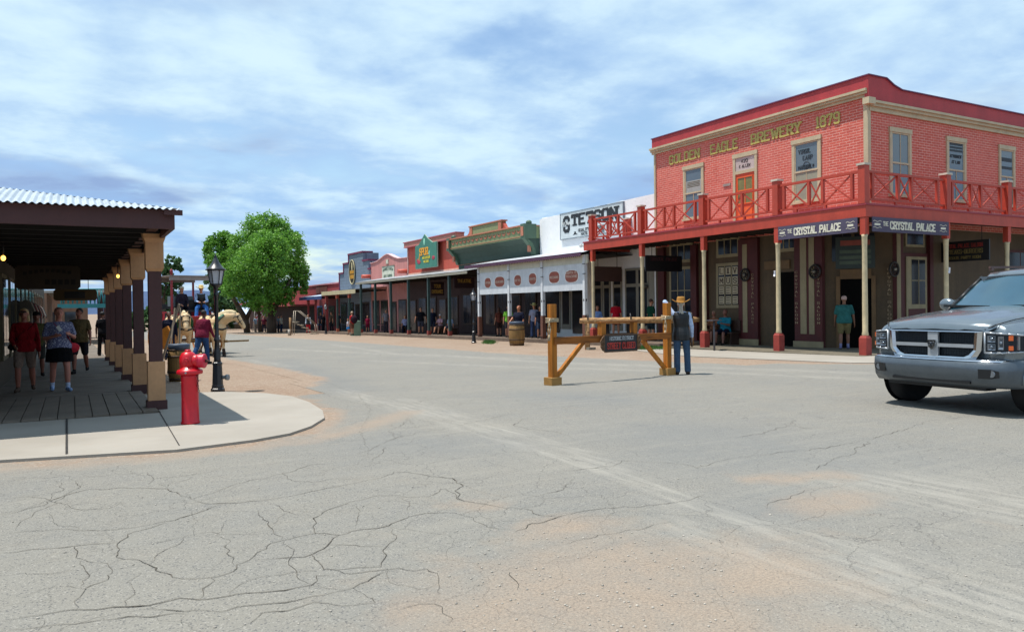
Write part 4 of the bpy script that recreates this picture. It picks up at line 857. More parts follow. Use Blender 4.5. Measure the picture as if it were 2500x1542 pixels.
def wx(px0,px1,py0,py1,X=XW):   # pixel rectangle on a wall facing the street -> (y near, y far, z low, z high)
    a=PX(px0,(py0+py1)/2,X);b=PX(px1,(py0+py1)/2,X);ys=sorted((a.y,b.y));c0=PX((px0+px1)/2,py0,X).z;c1=PX((px0+px1)/2,py1,X).z
    return ys[0],ys[1],min(c0,c1),max(c0,c1)
def xbox(x0,x1,y0,y1,z0,z1): return M().box(x0,x1,y0,y1,z0,z1)
class Wl:
    """helper for things on a wall: 'x' wall faces -X (u=y), 'y' wall faces -Y (u=x)"""
    def __init__(s,k,c): s.k=k;s.c=c
    def b(s,m,u0,u1,z0,z1,d0,d1): # d = distance out of the wall
        return m.box(s.c-d1,s.c-d0,u0,u1,z0,z1) if s.k=='x' else m.box(u0,u1,s.c-d1,s.c-d0,z0,z1)
    def txt(s,m,t_,u,z,h,w=None,d=.02,**k):
        if s.k=='x': return text(m,t_,(s.c-d,u,z),(0,-1,0),(0,0,1),h,w,**k)
        return text(m,t_,(u,s.c-d,z),(1,0,0),(0,0,1),h,w,**k)
def sash(W,par,u0,u1,z0,z1,label=None,mull='lower',fw=.11,pm=PG,tm=CT):
    m=M();W.b(m,u0,u0+fw,z0,z1,0,.045);W.b(m,u1-fw,u1,z0,z1,0,.045);W.b(m,u0-.02,u1+.02,z1-.13,z1+.02,0.001,.062);W.b(m,u0-.04,u1+.04,z0,z0+.08,0,.10)
    fr=m.build('window',tm,par)
    a,b,c,d=u0+fw,u1-fw,z0+.08,z1-.13;zm=(c+d)/2+.02;q=M();W.b(q,a,b,c,d,.002,.012);q.build('pane',pm,fr)
    q=M();W.b(q,a,b,zm-.03,zm+.03,.012,.04);W.b(q,a,a+.045,c,d,.012,.03);W.b(q,b-.045,b,c,d,.012,.03);W.b(q,a,b,d-.05,d,.012,.034);W.b(q,a,b,c,c+.05,.012,.034)
    if mull in('lower','both'): W.b(q,(a+b)/2-.012,(a+b)/2+.012,c,zm-.03,.012,.028)
    if mull in('both',): W.b(q,(a+b)/2-.012,(a+b)/2+.012,zm+.03,d,.012,.028)
    q.build('sash',tm,fr);return fr,(a,b,c,zm,d)
# ================= brewery
BW=thing('brick_building','two-storey red brick corner building with cream windows and raised lettering','building',(XW,YC,0))
m=M();yl=26.45
# shell: front wall, side wall, back, with roof
zt=8.3
m.box(XW,XW+.3,YC,yl,4.0,zt);m.box(XW+.3,40,YC,YC+.3,4.0,8.0);m.box(39.7,40,YC+.3,yl,-.5,8);m.box(XW+.3,39.7,yl-.3,yl,-.5,8.3)
m.build('wall',BR,BW)
xbox(XW+.3,39.7,YC+.3,yl-.3,7.85,7.95).build('roof',paint('tar','3a3a3a',.9),BW)
W=Wl('x',XW);V=Wl('y',YC)
m=M();W.b(m,YC+.001,yl+.02,8.3,8.699,-.15,.13);m.build('parapet',RCAP,BW)
m=M();m.prism([(XW-.134,7.93),(40,7.93),(40,8.42),(23.75,8.42),(23.35,8.52),(22.95,8.70),(XW-.134,8.70)],(0,YC+.0,0),(1,0,0),(0,0,1),.143);m.build('side_parapet',RCAP,BW)
m=M();W.b(m,YC-.18,yl+.05,8.70,8.735,-.2,.17);m.bar((XW-.15,YC-.13,8.715),(22.95,YC-.13,8.715),.12,.035);m.bar((22.95,YC-.13,8.715),(23.35,YC-.13,8.535),.12,.035);m.bar((23.35,YC-.13,8.535),(23.75,YC-.13,8.435),.12,.035);m.bar((23.75,YC-.13,8.435),(40,YC-.13,8.435),.12,.035);m.build('flashing',PL_,BW)
m=M()
for a,b,d in ((8.22,8.30,.22),(8.14,8.22,.15),(8.05,8.14,.07)): W.b(m,YC-.1,yl+.12,a,b,0.001,d)
for a,b,d in ((7.85,7.93,.22),(7.76,7.85,.15),(7.62,7.76,.07)): V.b(m,XW+.02,40,a,b,0.001,d)
m.box(XW-.235,XW+.1,YC-.235,YC-.001,7.79,7.995);m.build('cornice',CT,BW)
m=M();W.b(m,YC-.06,YC+.10,4.2,8.05,.001,.06);V.b(m,XW-.02,XW+.10,4.2,7.62,.001,.055);W.b(m,yl-.1,yl,4.2,8.05,.001,.05);m.build('corner_board',CT,BW)
W1,g1=sash(W,BW,23.42,24.62,4.97,7.2);W2,g2=sash(W,BW,17.80,19.02,4.97,7.2)
q=M();W.b(q,g1[0]+.06,g1[1]-.06,g1[3]+.04,g1[3]+.5,.013,.016);q.build('half_blind',BLIND,W1)
q=M();W.b(q,g2[0]+.05,g2[1]-.05,g2[2]+.04,g2[3]-.04,.013,.016);q.build('half_blind',paint('blind2','8d8f7c',.6,.1,3),W2)
dk=paint('window_letter','1e2a33',.6,.05)
q=M();W.txt(q,'VIRGIL',g2[1]-.16,6.68,.17,.52,.016,th=.004,wt=1.3);W.txt(q,'EARP',g2[1]-.34,6.45,.17,.42,.016,th=.004,wt=1.3);W.txt(q,'MARSHAL*',g2[1]-.14,6.15,.15,.68,.016,th=.004,wt=1.3);q.torus((XW-.018,(g2[0]+g2[1])/2,6.27),.13,.012,14,4,Matrix.Rotation(R(90),3,'Y'));q.build('lettering',dk,W2)
q=M();W.txt(q,'FRED WHITE',g1[1]-.13,6.2,.14,.64,.018,th=.004,wt=1.3,serif=False) if False else None
for k in range(4): W.b(q,g1[0]+.12,g1[1]-.12,6.32+.06*k,6.35+.06*k,.016,.019)
q.build('window_marks',paint('mark_brown','5c5540',.7),W1)
for (a,b,c_,d_),mu,wd in (((23.28,24.42,4.95,7.2),'both',None),((26.4,27.55,4.95,7.2),'lower',('ALICIA REED','LEWELLYN','ATTORNEY','AT LAW')),((29.62,30.68,4.95,7.2),'lower',('DR. H.M.','MATTHEWS','CORONER')),((33,34.1,4.95,7.2),'both',None)):
    fr,gg=sash(V,BW,a,b,c_,d_,mull=mu)
    if wd and 'DR' not in wd[0]:
        q=M();V.txt(q,'ATTORNEY',gg[0]+.1,6.5,.12,.68,.016,th=.004,wt=1.3);V.txt(q,'AT LAW',gg[0]+.2,6.3,.12,.5,.016,th=.004,wt=1.3)
        for k in range(3): V.b(q,gg[0]+.1,gg[1]-.1,6.72+.11*k,6.79+.11*k,.016,.02)
        q.build('lettering',dk,fr)
    elif wd:
        q=M();
        for k in range(2): V.b(q,gg[0]+.1,gg[1]-.1,6.35+.28*k,6.45+.32*k,.016,.02)
        q.build('lettering',dk,fr)
# upstairs door
m=M();W.b(m,20.62,20.74,4.36,7.2,0,.05);W.b(m,21.70,21.82,4.36,7.2,0,.05);W.b(m,20.6,21.84,7.06,7.22,0,.06);W.b(m,20.74,21.70,6.44,6.56,0,.05)
fr=m.build('door_frame',CT,BW);m=M();W.b(m,20.74,21.70,6.56,7.06,0,.02);tr=m.build('transom',paint('transom_white','b9a9a4',.6,.1),fr)
q=M();W.txt(q,'420',21.42,6.84,.14,.34,.022,th=.004,wt=1.2);W.txt(q,'E ALLEN',21.52,6.66,.12,.56,.022,th=.004,wt=1.2);q.build('lettering',paint('ink','3a2a28',.7),fr)
OR_=paint('door_orange','cc4a1c',.5,.12,3);m=M();W.b(m,20.74,21.70,4.36,6.44,0,.02);dr=m.build('door',OR_,BW)
q=M();W.b(q,20.84,20.86,5.3,6.3,.02,.04);W.b(q,21.58,21.6,5.3,6.3,.02,.04);W.b(q,20.84,21.6,5.28,5.32,.02,.043);W.b(q,20.84,21.6,6.28,6.32,.02,.043);W.b(q,21.2,21.24,5.32,6.28,.02,.035);W.b(q,20.86,21.58,5.78,5.82,.02,.038);W.b(q,20.88,21.56,4.5,5.15,.02,.035);q.build('moulding',paint('door_orange2','e0642c',.5,.1),dr)
q=M();W.b(q,20.86,21.2,5.32,6.28,.021,.024);W.b(q,21.24,21.58,5.32,6.28,.021,.024);q.build('pane',paint('door_glass','7a7440',.2,.2,4),dr);q=M();q.ell((XW-.05,20.83,5.2),.03,.03,.03);q.build('handle',paint('brass','9a7a30',.3,metal=.8),dr)
q=M();W.b(q,21.98,22.35,6.08,6.18,0,.03);q.build('address_plate',paint('plate','9a8c84',.6),BW)
# raised lettering
GOLD=paint('gold_letter','b3a658',.55,.15,5);q=M()
for s_,p0,p1 in (('GOLDEN',1634,1709),('EAGLE',1734.5,1803),('BREWERY',1833.5,1957),('1879',1992,2052)):
    a=PX(p0,350,XW).y;b=PX(p1,330,XW).y;W.txt(q,s_,a,7.41,.45,a-b,.008,wt=1.5,th=.018,gap=1.7)
q.build('lettering',GOLD,BW)
# ground floor, balcony shade put into its darker tan, red and cream
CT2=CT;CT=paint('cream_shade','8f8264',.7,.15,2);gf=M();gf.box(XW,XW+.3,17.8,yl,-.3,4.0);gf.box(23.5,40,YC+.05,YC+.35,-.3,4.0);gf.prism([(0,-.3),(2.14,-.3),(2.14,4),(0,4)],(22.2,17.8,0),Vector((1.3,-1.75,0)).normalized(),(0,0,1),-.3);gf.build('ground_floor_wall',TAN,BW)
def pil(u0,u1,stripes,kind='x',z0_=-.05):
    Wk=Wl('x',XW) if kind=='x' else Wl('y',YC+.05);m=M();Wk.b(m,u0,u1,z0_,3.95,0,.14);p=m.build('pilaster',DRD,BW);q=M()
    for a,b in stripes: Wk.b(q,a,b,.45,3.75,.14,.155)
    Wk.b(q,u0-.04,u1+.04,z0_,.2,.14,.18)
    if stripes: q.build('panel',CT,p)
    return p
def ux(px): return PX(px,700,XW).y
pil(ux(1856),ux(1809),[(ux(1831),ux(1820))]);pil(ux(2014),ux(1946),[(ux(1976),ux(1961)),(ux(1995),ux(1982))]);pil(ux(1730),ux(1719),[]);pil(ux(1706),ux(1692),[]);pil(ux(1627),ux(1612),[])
def uy(px): return PY(px,700,YC+.05).x
pil(uy(2172)+.15,uy(2196),[(uy(2180),uy(2189))],'y');pil(uy(2262),uy(2270),[],'y')
for s_,px in (('CRYSTAL PALACE',1845),('CRYSTAL SALOON',1952),('CRYSTAL SALOON',2006)):
    q=M();u=ux(px);z=2.55
    for c_ in s_:
        if c_!=' ': text(q,c_,(XW-.16,u+.06,z),(0,-1,0),(0,0,1),.085,.11,wt=1,th=.004)
        z-=.135
    q.build('lettering',paint('pil_letter','9a8468',.7),BW)
q=M();z=2.55;u=uy(2158)
for c_ in 'CRYSTAL SALOON':
    if c_!=' ': text(q,c_,Vector((22.2,17.8,z))+Vector((.596,-.803,0))*1.98-Vector((.803,.596,0))*.03,(.596,-.803,0),(0,0,1),.085,.11,wt=1,th=.004)
    z-=.135
q.build('lettering',paint('pil_letter','9a8468',.7),BW)
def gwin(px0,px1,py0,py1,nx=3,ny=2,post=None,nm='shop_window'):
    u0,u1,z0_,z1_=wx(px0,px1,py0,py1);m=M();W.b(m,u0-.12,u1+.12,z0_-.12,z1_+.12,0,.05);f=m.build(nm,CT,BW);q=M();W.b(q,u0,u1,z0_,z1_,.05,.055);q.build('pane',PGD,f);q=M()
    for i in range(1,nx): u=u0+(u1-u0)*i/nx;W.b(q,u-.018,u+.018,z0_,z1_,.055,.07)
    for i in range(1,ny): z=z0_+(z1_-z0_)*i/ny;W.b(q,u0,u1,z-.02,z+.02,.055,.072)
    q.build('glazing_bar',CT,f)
    if post:
        q=M();k=M();n_=0
        for j,row in enumerate(post):
            for i,c_ in enumerate(row):
                cw=(u1-u0)/nx;uu=u1-cw*(i+.86);zz_=z1_-(j+1)*(z1_-z0_)/4;W.b(q,uu,uu+cw*.74,zz_+.04,zz_+(z1_-z0_)/4-.04,.056,.06)
                if c_!='.': text(k,c_,(XW-.061,uu+cw*.62,zz_+.07),(0,-1,0),(0,0,1),(z1_-z0_)/4-.14,cw*.5,wt=1.2,th=.004)
                else:
                    for r_ in range(4): W.b(k,uu+.05,uu+cw*.66,zz_+.08+.09*r_,zz_+.11+.09*r_,.061,.064)
        q.build('poster',paint('poster','b7ab90',.8),f);k.build('poster_print',paint('poster_ink','3a2826',.8),f)
gwin(1756,1806,649,744,3,2,('LIV','MUS','...','...'));gwin(1756,1802,586,620,3,1);gwin(1641,1691,658,760,3,2);gwin(1641,1689,600,634,3,1);gwin(1902,1944,582,606,3,1)
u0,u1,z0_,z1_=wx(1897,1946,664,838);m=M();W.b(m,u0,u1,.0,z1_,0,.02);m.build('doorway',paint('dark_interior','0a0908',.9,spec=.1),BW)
u0,u1,z0_,z1_=wx(1868,1930,636,657);m=M();W.b(m,u0,u1,z0_,z1_,0,.06);f=m.build('door_sign',paint('saloon_wood','6d5233',.7),BW)
# corner entrance
cd=Vector((1.3,-1.75,0)).normalized();cn=cd.cross(Vector((0,0,1)));o0=Vector((22.2,17.8,0))
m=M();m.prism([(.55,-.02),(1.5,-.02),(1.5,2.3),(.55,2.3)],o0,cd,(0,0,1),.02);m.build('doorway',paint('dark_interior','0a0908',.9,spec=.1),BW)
m=M();[m.prism(P_,o0+cn*.0,cd,(0,0,1),.06) for P_ in ([(.42,-.02),(.549,-.02),(.549,2.4),(.42,2.4)],[(1.501,-.02),(1.63,-.02),(1.63,2.4),(1.501,2.4)],[(.549,2.301),(1.501,2.301),(1.501,2.62),(.549,2.62)])];m.build('door_frame',paint('saloon_wood','6d5233',.7),BW)
m=M();[m.prism([(a,2.9),(b,2.9),(b,3.8),(a,3.8)],o0,cd,(0,0,1),.03) for a,b in ((.3,.9),(1.0,1.6))];f=m.build('fanlight',PGD,BW)
# side ground floor: door with glass, wall window
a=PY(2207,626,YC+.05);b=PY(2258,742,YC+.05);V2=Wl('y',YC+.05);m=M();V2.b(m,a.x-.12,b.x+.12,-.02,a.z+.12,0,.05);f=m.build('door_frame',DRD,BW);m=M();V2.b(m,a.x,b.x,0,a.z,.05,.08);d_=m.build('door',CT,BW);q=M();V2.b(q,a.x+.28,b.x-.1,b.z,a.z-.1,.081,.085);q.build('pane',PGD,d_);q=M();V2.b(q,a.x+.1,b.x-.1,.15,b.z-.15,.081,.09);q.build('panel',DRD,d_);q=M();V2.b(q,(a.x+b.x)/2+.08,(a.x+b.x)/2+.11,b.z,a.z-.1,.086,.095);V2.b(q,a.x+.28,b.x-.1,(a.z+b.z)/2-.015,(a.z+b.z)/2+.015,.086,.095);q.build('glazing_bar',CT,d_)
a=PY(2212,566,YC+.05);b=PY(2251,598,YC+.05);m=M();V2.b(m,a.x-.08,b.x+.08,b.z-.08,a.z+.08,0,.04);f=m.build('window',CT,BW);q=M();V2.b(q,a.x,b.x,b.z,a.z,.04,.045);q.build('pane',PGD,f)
m=M();V2.b(m,30.2,31.9,.9,3.4,0,.05);f=m.build('window',DRD,BW);q=M();V2.b(q,30.32,31.02,1.0,3.3,.05,.055);V2.b(q,31.08,31.78,1.0,3.3,.05,.055);q.build('pane',PGD,f)
CT=CT2
# balcony
xe=40;m=M();m.box(X0,XW-.0,14.3,28.3,4.28,4.33);m.box(XW,xe,14.3,YC,4.28,4.33);m.build('balcony_deck',RP_,BW)
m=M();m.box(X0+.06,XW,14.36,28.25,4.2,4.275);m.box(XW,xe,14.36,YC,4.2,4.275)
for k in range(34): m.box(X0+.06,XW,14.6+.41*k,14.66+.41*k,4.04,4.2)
m.build('soffit',paint('soffit_tan_shaded','3a2f28',.8,.2,1),BW)  # soffit tan darkened to add the shade beneath the balcony
m=M();m.box(X0,X0+.06,14.3,28.3,3.95,4.279);m.box(X0+.06,xe,14.3,14.36,3.95,4.279);m.box(X0+.06,XW,28.24,28.3,3.95,4.279);m.build('fascia_beam',RP_,BW)
m=M();m.box(X0-.025,X0-.001,14.275,28.33,4.281,4.335);m.box(X0,xe,14.275,14.299,4.281,4.335);m.build('ledge',paint('ledge_red','96303a',.6,.12,3),BW)
m=M();m.box(X0+.35,X0+.45,14.7,28.2,3.86,3.95) if False else None
NY=[14.42]+[PX(p_,480,X0).y for p_ in (1893,1712,1561,1441)];XS=[X0+.1]+[PY(p_,440,14.36).x for p_ in (2313,2462)]+[33.5,37]
RW=.11
def newel(x,y):
    m=M();m.box(x-RW,x+RW,y-RW,y+RW,4.33,5.42);o=m.build('newel',RP_,BW);q=M();q.box(x-.14,x+.14,y-.14,y+.14,5.42,5.48);q.build('cap',paint('cap_pale','c6b9a8',.6),o)
xl=X0+.08;ylr=14.42
for y in NY: newel(xl,y)
for x in XS[1:]: newel(x,ylr)
def rail(p,q,fr=(.065,.385,.56,.91)):
    p=Vector(p);q=Vector(q);d=(q-p);m=M();L_=d.length;d.normalize();p=p+d*RW;q=q-d*RW;L_=(q-p).length
    m.bar(p+Vector((0,0,.93)),q+Vector((0,0,.93)),.09,.07);m.bar(p+Vector((0,0,.14)),q+Vector((0,0,.14)),.07,.06);r=m.build('railing',RP_,BW)
    us=[f*L_ for f in fr];m=M()
    for u in us: m.bar(p+d*u+Vector((0,0,.17)),p+d*u+Vector((0,0,.90)),.085,.085)
    for u in (us[1]-.1,us[-1]-.5*(us[-1]-us[-2])): m.bar(p+d*u+Vector((0,0,0)),p+d*u+Vector((0,0,.11)),.08,.06)
    m.build('baluster',RP_,r);m=M();sd=d.cross(Vector((0,0,1)))
    for a,b in zip(us,us[1:]):
        for s_,o_ in ((0,.012),(1,-.012)):
            A_=p+d*(a+.04)+Vector((0,0,.18 if s_ else .89))+sd*o_;B_=p+d*(b-.04)+Vector((0,0,.89 if s_ else .18))+sd*o_;m.bar(A_,B_,.022,.05)
    m.build('cross_brace',RP_,r)
for a,b in zip(NY,NY[1:]): rail((xl,a,4.33),(xl,b,4.33),(.09,.44,.61,.94))
for a,b in zip(XS,XS[1:]): rail((a,ylr,4.33),(b,ylr,4.33))
rail((xl,28.2,4.33),(XW-.1,28.2,4.33),(.08,.5,.92));newel(XW-.15,28.2)
POST=paint('post_cream','c9b792',.55,.2,4)
def porch_post(x,y,zb):
    m=M();m.lathe([(.078,zb+.55),(.092,zb+.6),(.076,zb+.7),(.078,zb+1.2),(.068,3.0),(.078,3.38),(.098,3.45)],(x,y,0),n=8);o=m.build('post',POST,BW)
    q=M();q.box(x-.12,x+.12,y-.12,y+.12,zb-.1,zb+.50);q.loft([[(x-a,y-a,z),(x+a,y-a,z),(x+a,y+a,z),(x-a,y+a,z)] for a,z in ((.118,zb+.501),(.085,zb+.57))],smooth=False);q.build('plinth',paint('plinth_red','96362c',.65,.2,4),o);q=M();q.box(x-.085,x+.085,y-.085,y+.085,3.45,3.95);q.build('capital',RP_,o)
for i,y in enumerate(NY): porch_post(X0+.1,y,-.01 if i<3 else .0)
for x in XS[1:]: porch_post(x,14.42,.01)
# wagon wheels
WHL=paint('iron_brown','241c1a',.6)
def wheel_mesh(m,c,r,mt,n=12,rim=.035):
    m.torus(c,r,rim,26,6,mt);m.torus(c,r*.2,rim*1.2,12,6,mt)
    for k in range(n):
        a=2*PI*k/n;v=mt@Vector((math.cos(a),math.sin(a),0));m.cyl(Vector(c)+v*r*.18,Vector(c)+v*r,rim*.45,n=5)
for px,py,mt,nb,lab in ((1818,671,Matrix.Rotation(R(90),3,'Y'),.2,'small dark wagon wheel on the saloon pillar nearest the seated pair'),(1989,663,Matrix.Rotation(R(90),3,'Y'),.2,'small dark wagon wheel on the double-striped saloon pillar left of the corner door'),):
    p=PX(px,py,XW-nb);rt=thing('wagon_wheel',lab,'wheel',p,group='wagon wheels on the saloon pillars');m=M();wheel_mesh(m,p,.22,mt,10,.035);m.build('wheel',WHL,rt);q=M();q.ell(p+Vector((-.04,0,0)),.05,.05,.05);q.build('hub',paint('hub_grey','8a8478',.4),rt)
p=PY(2183,657,YC-.15);rt=thing('wagon_wheel','small dark wagon wheel on the pillar right of the corner door','wheel',p,group='wagon wheels on the saloon pillars');m=M();mt=Matrix.Rotation(R(90),3,'X');wheel_mesh(m,p,.23,mt,10,.035);m.build('wheel',WHL,rt);q=M();q.ell(p+Vector((0,-.04,0)),.05,.05,.05);q.build('hub',paint('hub_grey','8a8478',.4),rt)
# banners
BAN=paint('banner_slate','4b4459',.75,.1,2);BL=paint('banner_letter','d8d2be',.7)
def banner(o,xd,wd,lab):
    xd=Vector(xd);nn=xd.cross(Vector((0,0,1)));o=Vector(o);rt=thing('banner',lab,'banner',o,group='slate saloon banners under the balcony');m=M();m.prism([(0,0),(wd,0),(wd,.42),(0,.42)],o,xd,(0,0,1),.02);m.build('cloth',BAN,rt)
    q=M();f=o+nn*.021;text(q,'THE',f+xd*wd*.13+Vector((0,0,.17)),xd,(0,0,1),.14,wd*.065,wt=1.2,th=.004,gap=1.3);text(q,'CRYSTAL PALACE',f+xd*wd*.215+Vector((0,0,.07)),xd,(0,0,1),.27,wd*.60,wt=1.6,th=.004,gap=1.5)
    for c_ in (.06,.92):
        for z in (.12,.3):
            pts=[f+xd*(wd*c_+(-.5+k/6)*wd*.10)+Vector((0,0,z+.018*math.sin(k*1.6)))+nn*.002 for k in range(7)]
            for a,b in zip(pts,pts[1:]): q.bar(a,b,.008,.012)
        q.bar(f+xd*(wd*c_-wd*.035)+Vector((0,0,.21)),f+xd*(wd*c_+wd*.035)+Vector((0,0,.21)),.008,.06)
    q.build('lettering',BL,rt)
banner((X0-.03,NY[1]-.14,3.53),(0,-1,0),NY[1]-.14-NY[0]-.12,'slate saloon banner facing the street, left of the corner post')
banner((X0+.22,14.27,3.53),(1,0,0),XS[1]-.12-X0-.22,'slate saloon banner facing the side street, right of the corner post')
# hanging signs
SB=paint('sign_night','0c0b10',.5,.1);IR=paint('iron','1a1a1c',.5)
def hang(lab,c,xd,wd,hh,txts,mat=SB,top=4.05,nm='hanging_sign'):
    xd=Vector(xd).normalized();nn=xd.cross(Vector((0,0,1)));c=Vector(c);rt=thing(nm,lab,'sign',c);o=c-xd*wd/2-Vector((0,0,hh/2));m=M();m.prism([(0,0),(wd,0),(wd,hh),(0,hh)],o-nn*.03,xd,(0,0,1),.06);m.build('board',mat,rt)
    m=M();[m.cyl(o+xd*wd*u+Vector((0,0,hh)),Vector((*(o+xd*wd*u).xy,top)),.013,n=6) for u in (.18,.85)];m.build('hanger',IR,rt)
    for s_,u,v,tw,th_,cl in txts:
        q=M();text(q,s_,o+nn*.032+xd*wd*u+Vector((0,0,hh*v)),xd,(0,0,1),hh*th_,wd*tw,wt=1.2,th=.004);q.build('lettering',cl,rt)
    return rt
RL=paint('red_letter','8e2a22',.7);YL=paint('yellow_letter','7c6a3a',.7)
def Yat(px,X): return PX(px,700,X).y
y=Yat(1620,20.9);a=PY(1575,623,y);b=PY(1664,663,y);hang('black hanging sign under the balcony above the barrier',((a.x+b.x)/2,y,(a.z+b.z)/2),(1,0,0),b.x-a.x,a.z-b.z,[('CRYSTAL PALACE',.13,.66,.74,.24,paint('dim_red','4a1e22',.8))])
a=PX(2296,597,26.2);b=PX(2416,580,26.2);hang('black hanging sign over the side street walk, behind the pickup',(26.2,(a.y+b.y)/2,a.z-.28),(0,-1,0),abs(a.y-b.y),.68,[('CRYSTAL PALACE SALOON',.08,.66,.8,.22,RL),('STEAKS-BURGERS',.14,.36,.74,.24,YL),('PRIVATE PARTY ROOM',.14,.1,.7,.16,YL)])
c=Vector((21.1,15.75,0));z=PX(2100,615,21.1).z;hang('dark green sign with a red strip above the corner door',(21.15,15.75,z),(.59,-.81,0),1.12,.98,[],paint('sign_green','1f2823',.7))
q=M();m=M();rt=bpy.data.objects[[o.name for o in C.objects if o.get('label')=='dark green sign with a red strip above the corner door'][0]]
xd=Vector((.59,-.81,0)).normalized();nn=xd.cross(Vector((0,0,1)));m.prism([(-.42,.22),(.42,.22),(.42,.38),(-.42,.38)],Vector((21.15,15.75,z))+nn*.031,xd,(0,0,1),.006);m.build('red_strip',paint('strip_red','7a3426',.7),rt)
m=M();[m.prism([(-.45,v),(.45,v),(.45,v+.1),(-.45,v+.1)],Vector((21.15,15.75,z))+nn*.031,xd,(0,0,1),.005) for v in (-.02,-.2,-.36)];m.build('text_line',paint('line_green','3c4636',.7),rt)
y=Yat(1482,20.9);a=PY(1447,650,y);b=PY(1517,687,y);hang('plain brown hanging sign at the left end of the balcony',((a.x+b.x)/2,y,(a.z+b.z)/2),(1,0,0),b.x-a.x,a.z-b.z,[],paint('sign_brown','4a2f26',.8))
# tape on posts
for i,(x,y) in enumerate(((X0-.02,NY[1]),(XS[1]-.0,14.3))):
    m=M();m.bar((x-.07,y-.02,2.42),(x-.1,y-.05,2.55),.05,.03);m.bar((x-.07,y-.02,2.44),(x-.12,y-.05,2.38),.05,.03);o=m.build('tape_scrap',paint('tape','e4e4ee',.6),None);tag(o,['scrap of white tape on the balcony post left of the corner post','scrap of white tape on the side street balcony post'][i],'tape')
# ================= generic row buildings
def shopfront(par,y0,y1,z0_,z1_,n_,wall,trim,zf):
    Wk=Wl('x',XW-.0)
    bw=(y1-y0)/n_
    for i in range(n_):
        a=y0+bw*i+.18;b=y0+bw*(i+1)-.18
        if i%3==1:
            m=M();Wk.b(m,a+.1,b-.1,zf,zf+2.4,0,.05);f=m.build('door_frame',trim,par);q=M();Wk.b(q,a+.22,b-.22,zf+.05,zf+2.3,.05,.056);q.build('pane',PGD,f)
        else:
            m=M();Wk.b(m,a,b,zf+.55,zf+2.55,0,.05);f=m.build('shop_window',trim,par);q=M();Wk.b(q,a+.08,(a+b)/2-.03,zf+.65,zf+2.45,.05,.056);Wk.b(q,(a+b)/2+.03,b-.08,zf+.65,zf+2.45,.05,.056);q.build('pane',PGD,f)
            m=M();Wk.b(m,a,b,zf+.02,zf+.5,0,.03);m.build('panel',wall,par)
def shell(par,y0,y1,ztop,mat,zf,nm='wall',d=14,low=None):
    m=M();m.box(XW,XW+.3,y0,y1,zf-.6,ztop);m.box(XW+.3,XW+d,y0,y0+.25,zf-.6,ztop-.5);m.box(XW+.3,XW+d,y1-.25,y1,zf-.6,ztop-.5);m.build(nm,mat,par)
    m=M();m.box(XW+.3,XW+d,y0+.25,y1-.25,ztop-.8,ztop-.7);m.build('roof',paint('tar','3a3a3a',.9),par)
# white hat shop
WH=NT('white_render');a_=WH.noise(1.2,6,.65);b_=WH.noise(6,5,.7);c_=WH.mix(WH.mapr(a_,.35,.65),(.74,.75,.76),(.80,.80,.79));c_=WH.mix(WH.mapr(b_,.55,.75,0,.4),c_,(.5,.5,.48));WH.col(c_);WH.set(Roughness=.8);WH.bump(b_,.35,.02)
HS=thing('white_building','single-storey white rendered building with a big hat shop sign','building',(XW,31,-.2))
zf=.0
m=M();m.prism([(-36.05,-.8),(-26.46,-.8),(-26.46,6.36),(-29,6.33),(-33.2,6.28),(-34.2,6.3),(-36.05,6.24)],(XW,0,0),(0,-1,0),(0,0,1),.0+.001) if False else None
m.prism([(-36.05,-.8),(-26.46,-.8),(-26.46,6.37),(-29,6.34),(-32.6,6.27),(-34.9,6.28),(-36.05,6.24)],(XW+.3,0,0),(0,-1,0),(0,0,1),.3);m.box(XW+.3,36,26.46,26.7,-.8,6);m.box(XW+.3,36,35.8,36.05,-.8,5.8);m.build('wall',WH.m,HS)
m=M();m.box(XW+.31,36,26.7,35.8,5.2,5.3);m.build('roof',paint('tar','3a3a3a',.9),HS);m=M();
for k in range(10): m.ell((XW+.13,35.6-k*.95+random.uniform(-.2,.2),6.27+.008*k),.12,.55,.02+random.uniform(0,.03),8,4)
m.build('coping',WH.m,HS)
Wf=Wl('x',XW);WT=paint('white_shaded','8a8578',.7,.12,2)  # storefront white greyed down to add the porch's shade
for i,(p0,p1) in enumerate(((1160,1225),(1240,1300),(1330,1368),(1374,1392),(1398,1424),(1452,1470),(1476,1490),(1500,1518),(1530,1556),(1560,1583))):
    a=PX(p1,720,XW).y;b=PX(p0,720,XW).y
    if b>36: b=35.9
    if b-a<.2: continue
    m=M();Wf.b(m,a-.06,b+.06,.35,3.2,0,.05);f=m.build('shop_window',WT,HS);q=M();Wf.b(q,a+.04,b-.04,.6 if i%2 else .15,2.35,.05,.056);Wf.b(q,a+.04,b-.04,2.5,3.1,.05,.056);q.build('pane',PGD,f)
m=M();Wf.b(m,26.55,27.15,.2,3.3,0,.03);m.build('panel',WT,HS);m=M();m.ell((XW-.15,27.0,2.35),.14,.14,.1);m.bar((XW,27,2.5),(XW-.2,27,2.5),.04,.04);m.build('wall_lantern',paint('lantern_grey','55504a',.5),HS)
a=PX(1371.4,522,XW);b=PX(1524,492,XW);SG=M();zb=4.98;Wf.b(SG,b.y,a.y,zb,6.27,0,.08);sgo=SG.build('sign_board',paint('sign_white','c4ccce',.6,.08,2),HS)
q=M();Wf.b(q,b.y-.03,a.y+.03,zb-.03,zb,0,.10);Wf.b(q,b.y-.03,a.y+.03,6.27,6.30,0,.10);Wf.b(q,a.y,a.y+.03,zb,6.27,0,.10);Wf.b(q,b.y-.03,b.y,zb,6.27,0,.1);q.build('sign_frame',paint('slate_frame','7a8892',.6),sgo)
q=M();L_=a.y-b.y
